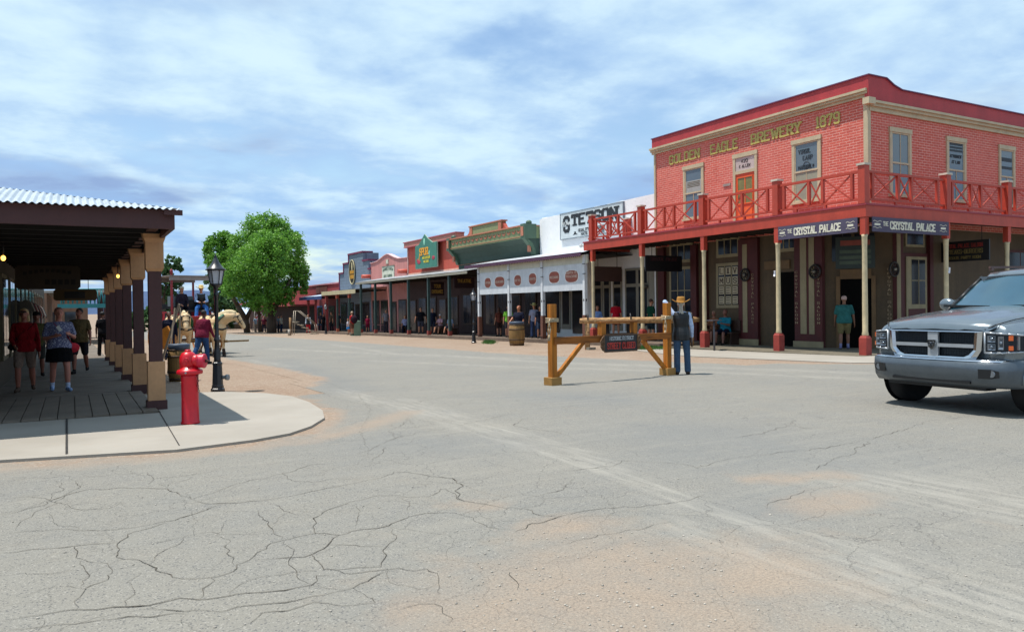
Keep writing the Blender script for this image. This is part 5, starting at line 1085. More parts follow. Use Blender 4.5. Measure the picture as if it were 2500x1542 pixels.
Wf.txt(q,'S',a.y-.25,5.20,1.0,.62,.082,wt=1.9,th=.01);Wf.txt(q,'TETSON',a.y-.98,5.50,.70,L_-1.35,.082,wt=1.75,th=.01,gap=1.7);Wf.txt(q,'QUALITY',a.y-1.62,5.22,.16,.95,.082,wt=1.2,th=.006);Wf.txt(q,'HATS',a.y-1.85,5.03,.16,.55,.082,wt=1.2,th=.006);Wf.txt(q,'SINCE',a.y-3.25,5.22,.16,.62,.082,wt=1.2,th=.006);Wf.txt(q,'1865',a.y-3.3,5.03,.16,.5,.082,wt=1.2,th=.006)
q.prism([(-a.y+1.12,5.12),(-a.y+1.55,5.12),(-a.y+1.42,5.17),(-a.y+1.38,5.27),(-a.y+1.28,5.27),(-a.y+1.24,5.17)],(XW-.082,0,0),(0,-1,0),(0,0,1),.006)
q.build('lettering',paint('ink_black','1d2126',.6),sgo)
q=M();pts=[(0,0),(.08,.28),(.16,.02),(.2,.2),(.28,.22),(.3,.04),(.4,.02),(.45,.3),(.52,.05),(.6,.22),(.62,.02),(.72,.2),(.8,.05),(.86,.02)]
pts=[Vector((XW-.10,a.y-.12-x*1.05,5.62+y*.9)) for x,y in pts];[q.bar(u,v,.012,.035) for u,v in zip(pts,pts[1:])];q.build('script',paint('script_white','d6dad8',.6),sgo)
m=M();
for s_ in (0,.28): m.ell((XW-.28,31.75-s_,4.48),.09,.07,.09);m.cyl((XW-.28,31.75-s_,4.48),(XW-.1,31.6,4.4),.02)
m.build('floodlight',paint('lamp_pale','b8b8b4',.5),HS)
# white porch
WP=thing('white_porch','white plank porch with terracotta ovals and brown-footed posts','porch',(X0,34,-.2));PW=clapboard('white_boards','c8cdd2',.14,vert=True,dark=.72)
ya,yb=28.05,39.6
m=M();m.add([(X0-.3,ya,3.86),(X0-.3,yb,3.86),(XW-.01,yb,4.34),(XW-.01,ya,4.34)],[(0,1,2,3)]);m.add([(X0-.3,ya,3.83),(X0-.3,yb,3.83),(XW-.01,yb,4.31),(XW-.01,ya,4.31)],[(0,3,2,1)]);m.build('roof',paint('white_tin','cfd3d8',.4,.1,2,metal=.3),WP)
m=M();m.box(X0-.34,X0-.3,ya,yb,3.72,3.87)
for k in range(int((yb-ya)/.16)): m.ell((X0-.33,ya+.08+k*.16,3.72),.02,.06,.05,6,4)
m.build('fascia',paint('plum_fascia','4a2540',.6,.15,3),WP);m=M();m.box(X0+.0,X0+.08,ya,38.6,3.40,3.78);m.build('beam',paint('beam_cream','c9c6b4',.7,.12,2),WP);m=M();m.box(X0+.1,XW,ya,yb,3.78,3.81);m.build('ceiling',paint('porch_ceiling_shaded','2a2522',.8),WP)  # porch ceiling painted near black to deepen the shade below
PYs=[PX(p_,700,X0).y for p_ in (1169.5,1243,1324.5,1427.5)];BRW=paint('foot_brown','6e4636',.6,.15,3);WPO=paint('post_white','d0d3d6',.6,.1,3)
for i,y in enumerate(PYs):
    zb=gz(y)+.14;m=M();m.box(X0-.06,X0+.1,y-.08,y+.08,zb+1.15,3.78);o=m.build('post',WPO,WP);q=M();q.box(X0-.08,X0+.12,y-.1,y+.1,zb-.2,zb+1.15);q.box(X0-.12,X0+.16,y-.14,y+.14,zb+.16,zb+.20);q.build('foot',BRW,o)
    q=M();q.ell((X0-.065,y,1.78),.01,.035,.06);q.ell((X0+.02,y-.085,1.78),.035,.01,.06);q.build('bolt',paint('bolt_dark','2a2a2c',.5),o)
    q=M();q.box(X0-.11,X0-.07,y-.16,y+.02,3.35,3.38);q.box(X0-.11,X0-.07,y-.18,y+.0,2.92,2.95);q.build('strap_hinge',paint('bolt_dark','2a2a2c',.5),o)
OV=paint('oval_terracotta','96503f',.7,.15,6);OVW=paint('oval_white','e6e6e2',.7);OVT=paint('oval_text','c9a998',.7)
names=[('STETSON',350,345,50,82),('SOUVENIRS',547,327,80,85),('GIFTS',850,303,57,87),('SHIRTS',1100,278,62,91),('MOCCASINS',1463,252,86,96),('SANTA FE/TRADING',1755,235,108,100)]
for i in range(3):
    ylo=PYs[i+1]+.085;yhi=PYs[i]-.085;m=M();m.box(X0-.02,X0+.0,ylo,yhi,2.22,3.40);pn=m.build('panel',PW,WP)
    for nm_,cx_,cy_,hw,hh in names[2*i:2*i+2]:
        px,py=1140+cx_/6.873,640+cy_/6.873;c=PX(px,py,X0-.03);hw2=abs(PX(px+hw/6.873,py,X0-.03).y-c.y);hh2=abs(PX(px,py+hh/6.873,X0-.03).z-c.z)
        def sup(k,e=2.6): return [((abs(math.cos(t_))**(2/e))*math.copysign(1,math.cos(t_))*hw2*k,(abs(math.sin(t_))**(2/e))*math.copysign(1,math.sin(t_))*hh2*k) for t_ in [2*PI*j/28 for j in range(28)]]
        q=M();q.prism(sup(1.13),(X0-.021,c.y,c.z),(0,-1,0),(0,0,1),.008);o=q.build('oval_border',OVW,pn);q=M();q.prism(sup(1.0),(X0-.030,c.y,c.z),(0,-1,0),(0,0,1),.006);q.build('oval',OV,pn)
        q=M();parts=nm_.split('/');
        for j,pt in enumerate(parts): text(q,pt,(X0-.037,c.y+hw2*.88,c.z-.07+(.17*(1-j) if len(parts)>1 else 0)),(0,-1,0),(0,0,1),.13,hw2*1.76,wt=1.25,th=.004,gap=1.6,serif=False)
        q.build('lettering',OVT,pn)
# green bracketed building
GB=thing('green_building','green false-front building with a deep bracketed cornice and terracotta swags','building',(XW,41,-.3));LG_=paint('sage_green','7f8d63',.6,.12,2);DG_=clapboard('deep_green','33493f',.22,vert=True,dark=.6);TC_=paint('terracotta_trim','b5745a',.6,.12,3)
shell(GB,36.08,46.0,4.9,paint('maroon_wall','2c1212',.7,.2,1),-.3,'ground_floor_wall')
ga,gb=36.12,46.0
prof=[(0,3.95),(.12,4.0),(.14,4.28),(.2,4.32),(.24,4.6),(.4,4.95),(.72,5.2),(.80,5.24)]
m=M();m.loft([[(XW-d,y,z) for d,z in prof]+[(XW+.2,y,5.24),(XW+.2,y,3.95)] for y in (ga,gb)],smooth=False);m.build('cornice_cove',DG_,GB)
m=M();m.box(XW-.88,XW+.2,ga,gb,5.24,5.30);m.box(XW-.84,XW+.2,ga,gb,5.30,5.88);m.build('frieze',LG_,GB);m=M();m.box(XW-.95,XW+.2,ga-.03,gb+.03,5.88,5.95);m.box(XW-.90,XW-.841,ga,gb,5.31,5.34);m.box(XW-.16,XW-.141,ga,gb,4.27,4.31);m.build('moulding',TC_,GB)
for k in range(16):
    y=ga+.75+k*.56;m=M();m.torus((XW-.85,y,5.72),.16,.035,12,6,Matrix(((0,0,1),(1,0,0),(0,1,0))),PI,2*PI);m.ell((XW-.85,y,5.62),.03,.05,.05);m.build('swag',TC_,GB)
for y in (ga-.045,gb-.37):
    m=M();m.box(XW-.97,XW-.2,y,y+.42,5.2,6.0);m.loft([[(XW-d,yy,z) for d,z in ((.15,4.3),(.3,4.3),(.5,4.75),(.9,5.2),(.15,5.2))] for yy in (y+.05,y+.37)],smooth=False);o=m.build('end_bracket',paint('mid_green','4a6450',.6,.12,2),GB)
    q=M();q.box(XW-1.0,XW-.965,y+.08,y+.34,5.35,5.85);q.box(XW-.6,XW-.5,y+.1,y+.32,4.5,4.85);q.build('rosette',TC_,o);q=M();q.ell((XW-.55,y+.21,6.08),.16,.2,.14,10,5);q.build('finial',paint('mid_green','4a6450',.6,.12,2),o)
m=M();m.box(XW-.5,XW-.2,39.45,43.55,5.95,6.5);m.build('pediment',LG_,GB);m=M();m.box(XW-.56,XW-.15,39.35,43.65,6.5,6.57);
for y in (39.45,43.2): m.box(XW-.54,XW-.5,y,y+.35,5.97,6.48)
m.build('pediment_trim',TC_,GB)
for s_,y in ((-1,39.45),(1,43.55)):
    P_=[(y,5.95),(y,6.45),(y+s_*.18,6.3),(y+s_*.3,6.15),(y+s_*.75,5.95)];P_=[(-a,b) for a,b in P_];
    if s_>0:P_=P_[::-1]
    P_=P_ if s_>0 else P_;m=M();m.prism(P_,(XW-.25,0,0),(0,-1,0),(0,0,1),.2);m.build('pediment_scroll',paint('coral_scroll','b4523f',.6),GB)
shopfront(GB,36.3,45.8,0,4,6,paint('maroon_wall','2c1212',.7,.2,1),paint('brown_trim','3a2619',.7,.15,2),gz(41)+.17)
# coral building
CB=thing('coral_building','coral board-and-batten false front with a peaked teal western wear sign','building',(XW,50,-.4));CW=clapboard('coral_boards','b8503f',.3,vert=True,dark=.75)
m=M();m.box(XW,XW+.3,46.02,55.1,3.9,6.1);m.build('false_front',CW,CB);shell(CB,46.02,55.1,3.9,paint('maroon_wall2','331413',.7,.2,1),-.4,'ground_floor_wall')
m=M();m.box(XW-.001,XW+.3,46.02,55.1,3.901,4.12) if False else m.box(XW-.03,XW-.001,46.02,55.1,3.9,4.14);m.build('base_board',paint('peach_base','d8a590',.7),CB)
m=M();m.box(XW-.3,XW+.3,46.0,55.12,6.1,6.42);m.build('cornice',clapboard('striped_cornice','b77a6c',.17,vert=True,dark=.55),CB);m=M();m.box(XW-.36,XW+.32,45.95,55.2,6.42,6.48);m.box(XW-.34,XW,46,55.12,6.06,6.099);m.build('cornice_trim',paint('rose_trim','b05a64',.6),CB)
m=M();m.box(XW-.06,XW-.0,46.02,46.15,4.14,6.06);m.box(XW-.06,XW,54.97,55.1,4.14,6.06);m.build('corner_board',paint('pale_rose','c9a39c',.7),CB)
P_=[(-52.65,4.38),(-48.85,4.38),(-48.85,6.06),(-49.6,6.06),(-50.3,6.35),(-50.95,6.72),(-51.5,6.35),(-52.0,6.06),(-52.65,5.98)]
m=M();m.prism(P_,(XW-.30,0,0),(0,-1,0),(0,0,1),.12);sg=m.build('sign_board',paint('sign_teal','3a7868',.6,.12,3),CB)
m=M();pp=[Vector((XW-.36,-y,z)) for y,z in P_];
for a,b in zip(pp,pp[1:]+pp[:1]): m.bar(a,b,.05,.07)
m.build('sign_frame',paint('sign_frame_pale','a9b7a8',.6),sg)
q=M();text(q,'SPUR',(XW-.425,51.85,5.22),(0,-1,0),(0,0,1),.62,1.6,wt=1.6,th=.02,gap=1.1);q.bar((XW-.43,51.8,5.25),(XW-.43,51.95,4.95),.02,.1);q.build('lettering',paint('spur_orange','e09a22',.5),sg)
q=M();text(q,'WESTERN',(XW-.425,51.3,4.98),(0,-1,0),(0,0,1),.19,1.35,wt=1.4,th=.015);text(q,'WEAR',(XW-.425,51.1,4.72),(0,-1,0),(0,0,1),.19,.9,wt=1.4,th=.015);q.build('lettering',paint('spur_yellow','d8c840',.5),sg)
q=M();q.ell((XW-.43,51.95,4.82),.02,.3,.14);q.ell((XW-.43,49.4,5.0),.02,.25,.14);q.ell((XW-.43,52.2,4.95),.02,.15,.12);q.build('sign_red_patch',paint('patch_red','b0344a',.6),sg)
q=M();q.ell((XW-.43,50.95,6.2),.02,.13,.26);q.ell((XW-.43,50.1,5.35),.02,.08,.22);q.build('sign_pale_patch',paint('patch_mint','9adcc0',.6),sg)
shopfront(CB,46.2,55,0,4,5,paint('maroon_wall2','331413',.7,.2,1),paint('brown_trim','3a2619',.7,.15,2),gz(50)+.17)
# pink building
PB=thing('pink_building','pink rendered false front with a curved gable and a pale billiards sign','building',(XW,59,-.5));PK=paint('pink_render','bf7f7a',.75,.15,1.2)
P_=[(63.5,-1.1),(63.5,5.38),(62.7,5.40),(61.7,5.47),(60.8,5.68),(60.1,5.83),(59.5,5.9),(59.1,5.85),(57.9,5.56),(57.0,5.40),(55.12,5.36),(55.12,-1.1)]
m=M();m.prism([(-a,b) for a,b in P_],(XW+.3,0,0),(0,-1,0),(0,0,1),.3);m.box(XW+.3,34,55.12,55.4,-1,5.2);m.box(XW+.3,34,63.2,63.5,-1,5.2);m.build('wall',PK,PB);xbox(XW+.3,34,55.4,63.2,4.7,4.8).build('roof',paint('tar','3a3a3a',.9),PB)
m=M();pp=[Vector((XW+.12,a,b+.02)) for a,b in P_[1:-1]];[m.bar(a,b,.4,.05) for a,b in zip(pp,pp[1:])];m.build('coping',paint('coping_pink','e0b5b4',.6),PB)
m=M();Wf.b(m,57.95,60.6,3.75,4.9,0,.06);s_=m.build('sign_board',paint('sign_ivory','cfd3c0',.6),PB);q=M();text(q,'CAMPBELL & HATCH',(XW-.062,60.45,4.5),(0,-1,0),(0,0,1),.22,2.35,wt=1.3,th=.008,arch=.12);text(q,'BILLIARDS',(XW-.062,60.2,4.0),(0,-1,0),(0,0,1),.28,1.85,wt=1.4,th=.008);q.build('lettering',paint('sign_ink_green','5c7060',.7),s_)
q=M();Wf.b(q,57.9,60.65,3.7,3.75,0,.09);Wf.b(q,57.9,60.65,4.9,4.95,0,.09);q.build('sign_frame',paint('frame_grey_green','6a7a6a',.7),s_)
m=M();Wf.b(m,59.15,59.75,5.1,5.5,0,.05);m.build('date_plaque',paint('plaque','b59c8c',.7),PB);q=M();Wf.b(q,59.28,59.62,5.17,5.43,.05,.06);q.build('date_panel',paint('sign_ivory','cfd3c0',.6),PB)
for y in (55.3,63.7):
    z=4.35 if y<60 else 4.3;m=M();m.cyl((XW+.1,y,z),(XW-.75,y,z-.03),.16,n=14);m.build('scupper',paint('scupper_coral','c8604f',.6,.1,3),PB)
shopfront(PB,55.3,63.3,0,4,4,paint('maroon_wall3','341615',.7,.2,1),paint('brown_trim','3a2619',.7,.15,2),gz(59)+.17)
# stepped clapboard building
SBd=thing('stepped_building','blue-grey clapboard building with stepped false front and oval sign','building',(XW,68,-.6));CBL=clapboard('blue_clapboard','6c7a8a',.28,dark=.45);MR=paint('maroon_cap','74294a',.6,.12,2)
P_=[(72.4,-1.2),(72.4,4.84),(71.05,4.84),(71.05,5.68),(69.5,5.68),(69.5,6.45),(65.5,6.45),(65.5,5.66),(64.05,5.66),(64.05,4.88),(63.52,4.88),(63.52,-1.2)]
m=M();m.prism([(-a,b) for a,b in P_],(XW+.3,0,0),(0,-1,0),(0,0,1),.3);m.box(XW+.3,34,63.52,63.8,-1,4.7);m.box(XW+.3,34,72.1,72.4,-1,4.7);m.build('wall',CBL,SBd);xbox(XW+.3,34,63.8,72.1,4.2,4.3).build('roof',paint('tar','3a3a3a',.9),SBd)
m=M()
for a,b,z in ((72.45,71,4.84),(71.1,69.45,5.68),(69.55,65.45,6.45),(65.55,64.0,5.66),(64.1,63.4,4.88)): m.box(XW-.1,XW+.9,b,a,z+.001,z+.14)
for y,z0_,z1_ in ((72.4,3.3,4.84),(71.05,4.98,5.68),(69.5,5.82,6.45)): m.box(XW-.06,XW-.001,y-.08,y+.08,z0_,z1_)
m.build('cap_moulding',MR,SBd);m=M();m.box(XW+.3,XW+1.4,65.4,65.5,4.3,6.44);m.box(XW+.3,XW+1.4,63.95,64.05,4.3,5.65);m.build('return_wall',CBL,SBd)
c=PX(859.8,664,XW-.08);ell=[(.80*math.cos(t_),1.10*math.sin(t_)) for t_ in [2*PI*j/28 for j in range(28)]]
q=M();q.prism(ell,(XW-.02,c.y,c.z),(0,-1,0),(0,0,1),.08);so_=q.build('oval_sign',paint('oval_black','1d1a14',.6),SBd);q=M();q.torus((XW-.11,c.y,c.z),1.0,.045,28,6,Matrix(((0,0,1),(.78,0,0),(0,1.08,0))));q.ell((XW-.105,c.y,c.z+.5),.02,.2,.42);q.build('oval_rim',paint('oval_cream','b8ae8a',.6),so_)
q=M();q.prism([(-.55,-.1),(.55,-.1),(.55,.2),(-.55,.2)],(XW-.103,c.y,c.z-.05),(0,-1,0),(0,0,1),.008);q.prism([(-.5,-.55),(.5,-.55),(.55,-.2),(-.55,-.2)],(XW-.103,c.y,c.z-.05),(0,-1,0),(0,0,1),.008);q.build('oval_panel',paint('oval_amber','b88428',.6),so_)
shopfront(SBd,63.8,72.2,0,4,4,paint('navy_wall','15161a',.7,.2,1),paint('brown_trim','3a2619',.7,.15,2),gz(68)+.17)
# far red building
FR=thing('far_red_building','long low red building beyond the stepped false front, half behind the tree','building',(XW,86,-.8));FRM=paint('far_red_render','8a2c2e',.75,.15,1)
m=M();m.box(XW,34,72.45,100,-1.4,4.0);m.build('wall',FRM,FR);m=M();m.box(XW-.1,34.1,72.5,100.1,4.0,4.12);m.build('coping',paint('coping_rose','c98a92',.6),FR)
m=M();Wf.b(m,76.5,80.5,3.2,3.85,0,.05);m.build('sign_board',paint('far_sign','6b3a30',.7),FR)
for i in range(6):
    a=74+i*4.2;m=M();Wf.b(m,a,a+2,-.1,1.9,0,.05);f=m.build('window',paint('window_blue','2a5a9a',.6) if i==1 else paint('brown_trim','3a2619',.7,.15,2),FR);q=M();Wf.b(q,a+.15,a+1.85,.05,1.75,.05,.056);q.build('pane',PGD,f)
m=M();Wf.b(m,81,99.9,-1.4,1.95,.051,.12);m.build('porch_shade_panel',paint('far_shade_brown','241814',.85),FR)  # dark brown sheet stands in for the shade under the porch
m=M();m.box(XW-2.2,XW-.05,81,99.9,1.95,2.1);m.build('canopy',paint('roof_rose','a84a4a',.7),FR)
# ================= porches
def porch(nm,lab,y0,y1,ze,zw,fh,posts,pm,roofm,fasm,plm,capm=None,xe_=X0-.15,pw=.075,gr=None):
    rt=thing(nm,lab,'porch',(X0,(y0+y1)/2,gz((y0+y1)/2)));n_=14;m=M()
    for d in (0,-.05):
        rows=[];
        for i in range(n_+1):
            y=y0+(y1-y0)*i/n_;e=.02*noise.noise(Vector((y*.5,2,0)));rows.append([(xe_,y,ze+e+d),(XW-.01,y,zw+d)])
        m.loft(rows,closed=False,caps=False)
    m.build('roof',roofm,rt);m=M();m.box(xe_,xe_+.05,y0,y1,ze-fh,ze-.03);m.build('fascia',fasm,rt)
    m=M();m.box(X0-.02,X0+.1,y0+.1,y1-.1,ze-fh-.12,ze-fh+.02) if False else None
    m=M()
    for k in range(int((y1-y0)/.9)): m.box(xe_+.06,XW-.02,y0+.3+k*.9,y0+.38+k*.9,ze-.16,ze-.05)
    m.build('rafters',paint('rafter','2a221c',.8,.15,2),rt)
    for px in posts:
        y=PX(px,700,X0).y;zb=gz(y)+.15;m=M();m.box(X0-pw,X0+pw,y-pw,y+pw,zb+.3,ze-.05);o=m.build('post',pm,rt);q=M();q.box(X0-pw-.03,X0+pw+.03,y-pw-.03,y+pw+.03,zb-.25,zb+.30);q.build('foot',plm,o)
        if capm: q=M();q.box(X0-pw-.04,X0+pw+.04,y-pw-.04,y+pw+.04,ze-.7,ze-.1);q.build('capital',capm,o)
    return rt
GP_=paint('post_green','2c4240',.55,.15,3);TIN2=paint('worn_tin','aeb0b2',.45,.25,1,metal=.4);CF=paint('cream_fascia','b5aa88',.7,.15,2);RF=paint('red_foot','8c3a30',.6)
porch('long_porch','long porch on dark green posts before the pink, coral and green fronts',39.65,59.6,3.62,4.05,.17,(1097,1046,997,954,916,881),GP_,TIN2,paint('grey_fascia','8d8a7c',.7,.15,2),RF)
porch('low_porch','lower cream-fascia porch before the stepped clapboard front',59.65,69.2,3.13,3.35,.36,(853,823),GP_,TIN2,CF,paint('terracotta_foot','a8563a',.6),paint('terracotta_cap','a04a34',.6))
y0_=PX(797,720,X0).y;y1_=PX(734,729,X0).y;z_=PX(797,720,X0).z
porch('blue_porch','small porch with a pale blue edge in front of the far red building',69.25,y1_,2.75,3.1,.3,(797,770,752),paint('red_post','8a3030',.6),paint('blue_white_tin','b9c6d8',.4),paint('navy_fascia','2f4678',.6),RF,paint('red_cap','8a3a34',.6))
# hanging signs beneath the long porch
y=PX(1067,700,20.8).y;a=PY(1051,688,y);b=PY(1084,721,y);hang('dark sign with yellow tour entrance lettering under the long porch',((a.x+b.x)/2,y,(a.z+b.z)/2),(1,0,0),b.x-a.x,a.z-b.z,[('TOUR',.25,.55,.5,.28,paint('amber_letter','b8903c',.6)),('ENTRANCE',.08,.15,.84,.28,paint('amber_letter','b8903c',.6))],paint('sign_maroon','2c1215',.7),top=3.7)
y=PX(1133,690,20.8).y;a=PY(1108,677,y);b=PY(1158,703,y);hang('dark maroon theatre sign next to the white porch corner',((a.x+b.x)/2,y,(a.z+b.z)/2),(1,0,0),b.x-a.x,a.z-b.z,[('THEATRE',.16,.5,.68,.36,paint('amber_letter','b8903c',.6))],paint('sign_maroon','2c1215',.7),top=3.7)
q=G(869,819);m=M();m.box(q.x-.3,q.x+.3,q.y-.3,q.y+.3,q.z-.05,q.z+1.12);o=m.build('utility_cabinet',paint('cabinet_green','6f8a76',.6,.1,3),None,bevel=.03);tag(o,'pale green utility cabinet at the kerb by the red-shirted person','cabinet')
q=G(1744,857);rt=thing('post_stand','thin grey metal stand with a flat tray before the saloon bench','stand',q);m=M();m.cyl(q,q+Vector((0,0,1.02)),.035);m.build('pole',paint('stand_grey','4c4a50',.5),rt);m=M();m.cbox(q+Vector((0,0,1.05)),.42,.3,.035);m.build('tray',paint('stand_grey','4c4a50',.5),rt)
q=G(808,817);m=M();
# bench under the saloon window
u=ux(1780);rt=thing('bench','dark wooden bench under the poster window','bench',(XW-.35,u,-.03));m=M();m.box(XW-.62,XW-.16,u-.75,u+.75,.40,.45);m.build('seat',paint('bench_wood','3a251c',.6),rt);m=M();m.box(XW-.2,XW-.15,u-.75,u+.75,.5,.9);m.build('backrest',paint('bench_wood','3a251c',.6),rt)
for s_ in (-.65,.65): m=M();m.box(XW-.6,XW-.2,u+s_-.03,u+s_+.03,-.03,.4);m.build('leg',paint('bench_wood','3a251c',.6),rt)
# ================= pickup
def build_truck():
    TR=thing('pickup_truck','grey-blue pickup truck with chrome grille, cut off by the right frame edge','pickup truck',(11.0,6.52,0),rz=0)
    TR.rotation_euler=(0,0,PI-R(4));TR.scale=(1.1,1.16,1.1);TR.location=(11.12,6.44,0)
    t=NT('truck_paint');n=t.noise(3,3);c=t.mix(t.mapr(n,.3,.7),(.155,.19,.215),(.19,.225,.25));t.col(c);t.set(Roughness=.27,Metallic=.6);t.b.inputs['Coat Weight'].default_value=.6;t.b.inputs['Coat Roughness'].default_value=.08;BP=t.m
    CH=flat('chrome','c8ccd0',.12,1);BK=flat('black_trim','101113',.5);RB=paint('tyre_rubber','161617',.85,.2,10);GLs=flat('windscreen_glass','2f5260',.04,.2,spec=1,coat=1);HL=flat('headlamp_lens','737c86',.12,.6,coat=1);SB_=paint('silver_bumper','5f676e',.33,.12,4,metal=.6)
    def Bd(m,n,mt,p=TR,**k):
        if n not in ('wheel','rim','wheel_well','fender_flare'): m.v=[(a,b,c*1.05+.065) for a,b,c in m.v]
        return m.build(n,mt,p,local=True,**k)
    # lower body: cross-section ring at each station x: from front (+.62) to rear(-3.9)
    def sec(x,w,zl,zm,zt,wt):
        pts=[(w*.93,zl),(w,zl+.12),(w*1.0,zm),(w*.985,zm+.12),(wt,zt-.03),(wt*.93,zt)]
        r=[Vector((x,y,z)) for y,z in pts];return r+[Vector((v.x,-v.y,v.z)) for v in r[::-1]]
    st=[(.60,.80,.50,.72,.90,.76),(.55,.86,.46,.75,.965,.78),(.35,.895,.42,.78,1.0,.80),(0,.91,.42,.80,1.03,.80),(-.5,.91,.38,.80,1.07,.80),(-.95,.91,.38,.82,1.10,.82),(-1.2,.91,.38,.82,1.10,.86),(-2.9,.91,.38,.82,1.10,.87),(-4.35,.90,.45,.82,1.12,.87),(-4.5,.86,.5,.82,1.10,.85)]
    m=M();m.loft([sec(*s) for s in st]);Bd(m,'body',BP,bevel=.01)
    # front face panel beside the grille
    # fender flares
    m=M()
    for y in (-.90,.90):
        for x0 in (0,-3.3):
            rings=[]
            for k in range(15):
                a=PI*k/14;c=Vector((x0+.44*math.cos(a),y,.38+.44*math.sin(a)));d=Vector((math.cos(a),0,math.sin(a)));s_=1 if y>0 else -1
                rings.append([c-d*.03+Vector((0,-s_*.03,0)),c+d*.03+Vector((0,-s_*.03,0)),c+d*.035+Vector((0,s_*.035,0)),c-d*.02+Vector((0,s_*.04,0))])
            m.loft(rings)
    Bd(m,'fender_flare',BP)
    m=M()
    for y in (-.915,.915):
        for x0 in (0,-3.3):
            s_=1 if y>0 else -1;m.lathe([(.40,0),(.40,.005)],(x0,y,.38),n=28,mat=Matrix.Rotation(R(-90*s_),3,'X'))
    Bd(m,'wheel_well',flat('well_black','050506',.9))
    # hood with raised centre
    def hs(x,w,z,c):
        ys=[-1,-.97,-.62,-.50,0,.50,.62,.97,1];zz_=[-.05,0,.012,c,c+.012,c,.012,0,-.05];return [Vector((x,y*w,z+q)) for y,q in zip(ys,zz_)]
    m=M();m.loft([hs(.665,.60,.905,.0),hs(.655,.64,.945,.012),hs(.60,.69,.985,.02),hs(.3,.735,1.035,.032),hs(-.2,.765,1.085,.042),hs(-.62,.785,1.12,.045),hs(-.70,.785,1.115,.03)],closed=False,caps=False);Bd(m,'hood',BP)
    m=M()
    for s_ in (-1,1): m.tube([Vector((.66,s_*.605,.915)),Vector((.60,s_*.70,.972)),Vector((.3,s_*.742,1.028)),Vector((-.2,s_*.772,1.078)),Vector((-.68,s_*.79,1.108))],.006,5)
    Bd(m,'hood_seam',BK)
    # cab
    def cs(x,w0,z0_,w1,z1_):
        r=[Vector((x,w0,z0_)),Vector((x,w1,z1_-.08)),Vector((x,w1*.9,z1_-.015)),Vector((x,w1*.5,z1_)),Vector((x,0,z1_+.008))];return r+[Vector((v.x,-v.y,v.z)) for v in r[::-1]][1:]
    m=M();m.loft([cs(-1.27,.66,1.572,.60,1.585),cs(-1.42,.70,1.53,.665,1.64),cs(-1.8,.72,1.5,.67,1.68),cs(-2.4,.72,1.5,.67,1.675),cs(-2.75,.70,1.5,.655,1.64)],closed=True);Bd(m,'roof',BP)
    A=lambda s_:[Vector((-.72,s_*.805,1.08)),Vector((-.98,s_*.775,1.25)),Vector((-1.16,s_*.735,1.4)),Vector((-1.36,s_*.675,1.565))]
    m=M()
    for s_ in (-1,1):
        P_=A(s_);m.tube(P_,.026,8)
    Bd(m,'windscreen_pillar',BK);m=M()
    for s_ in (-1,1):
        m.bar((-1.85,s_*.83,1.08),(-1.9,s_*.69,1.58),.09,.04);m.bar((-2.72,s_*.82,1.08),(-2.66,s_*.68,1.58),.12,.05)
    m.cbox((-2.75,0,1.32),.04,1.4,.5);Bd(m,'pillar',BP)
    n_=10;rows=[]
    for z,x,w in ((1.105,-.66,.79),(1.25,-.88,.765),(1.4,-1.06,.725),(1.565,-1.255,.665)):
        rows.append([Vector((x-.10*(abs(-1+2*k/n_))**2.2,w*(-1+2*k/n_),z)) for k in range(n_+1)])
    m=M();m.loft(rows,closed=False,caps=False);WS=Bd(m,'windscreen',GLs)
    m=M()
    for s_ in (-1,1):
        m.add([(-.98,s_*.80,1.11),(-1.83,s_*.815,1.11),(-1.87,s_*.70,1.56),(-1.33,s_*.695,1.56)],[(0,1,2,3)]);m.add([(-1.93,s_*.815,1.11),(-2.66,s_*.81,1.11),(-2.62,s_*.69,1.56),(-1.96,s_*.70,1.56)],[(0,1,2,3)])
    m.cbox((-1.7,0,1.06),2.2,1.5,.06);Bd(m,'side_window',flat('side_glass','101a22',.05,spec=1))
    m=M();m.box(-1.2,-.66,-.76,.76,1.085,1.10);Bd(m,'cowl',BK)
    # wipers, mirrors
    for y in (.1,-.58):
        m=M();m.bar((-.67,y+.42,1.125),(-.80,y+.05,1.17),.03,.03);m.bar((-.76,y+.36,1.165),(-.83,y-.30,1.18),.035,.03);Bd(m,'wiper',BK)
    for s_ in (-1,1):
        m=M();m.ell((-1.05,s_*.99,1.20),.06,.115,.085,14,10);m.bar((-1.06,s_*.82,1.14),(-1.05,s_*.92,1.17),.05,.04);o=Bd(m,'wing_mirror',BP)
        m=M();m.cbox((-1.112,s_*.99,1.20),.004,.17,.12);Bd(m,'mirror_glass',CH,o)
    # roof rails
    for s_ in (-1,1):
        m=M();m.bar((-1.4,s_*.6,1.70),(-2.6,s_*.6,1.72),.025,.03);m.cbox((-1.45,s_*.6,1.68),.06,.03,.05);m.cbox((-2.55,s_*.6,1.69),.06,.03,.06);Bd(m,'roof_rail',paint('rail_bronze','5d4038',.5),TR)
    # grille
    def ringpoly(k,x): # rounded trapezoid outline y,z
        W_=.555*k;h=.30;zc=.735
        P_=[(-W_,.885+.012*(k-1)*10),(W_,.885+.012*(k-1)*10),(W_*.97,.68),(W_*.86,.60-.06*(k-1)*5),(W_*.74,.575-.06*(k-1)*5),(-W_*.74,.575-.06*(k-1)*5),(-W_*.86,.60-.06*(k-1)*5),(-W_*.97,.68)]
        return [Vector((x,y,z)) for y,z in P_]
    m=M();a=ringpoly(1.0,.60);b=ringpoly(1.09,.695);c_=ringpoly(1.0,.715);d_=ringpoly(.925,.70)
    m.loft([a,b,c_,d_,ringpoly(.90,.64)],caps=False,smooth=False);gr=Bd(m,'grille',CH)
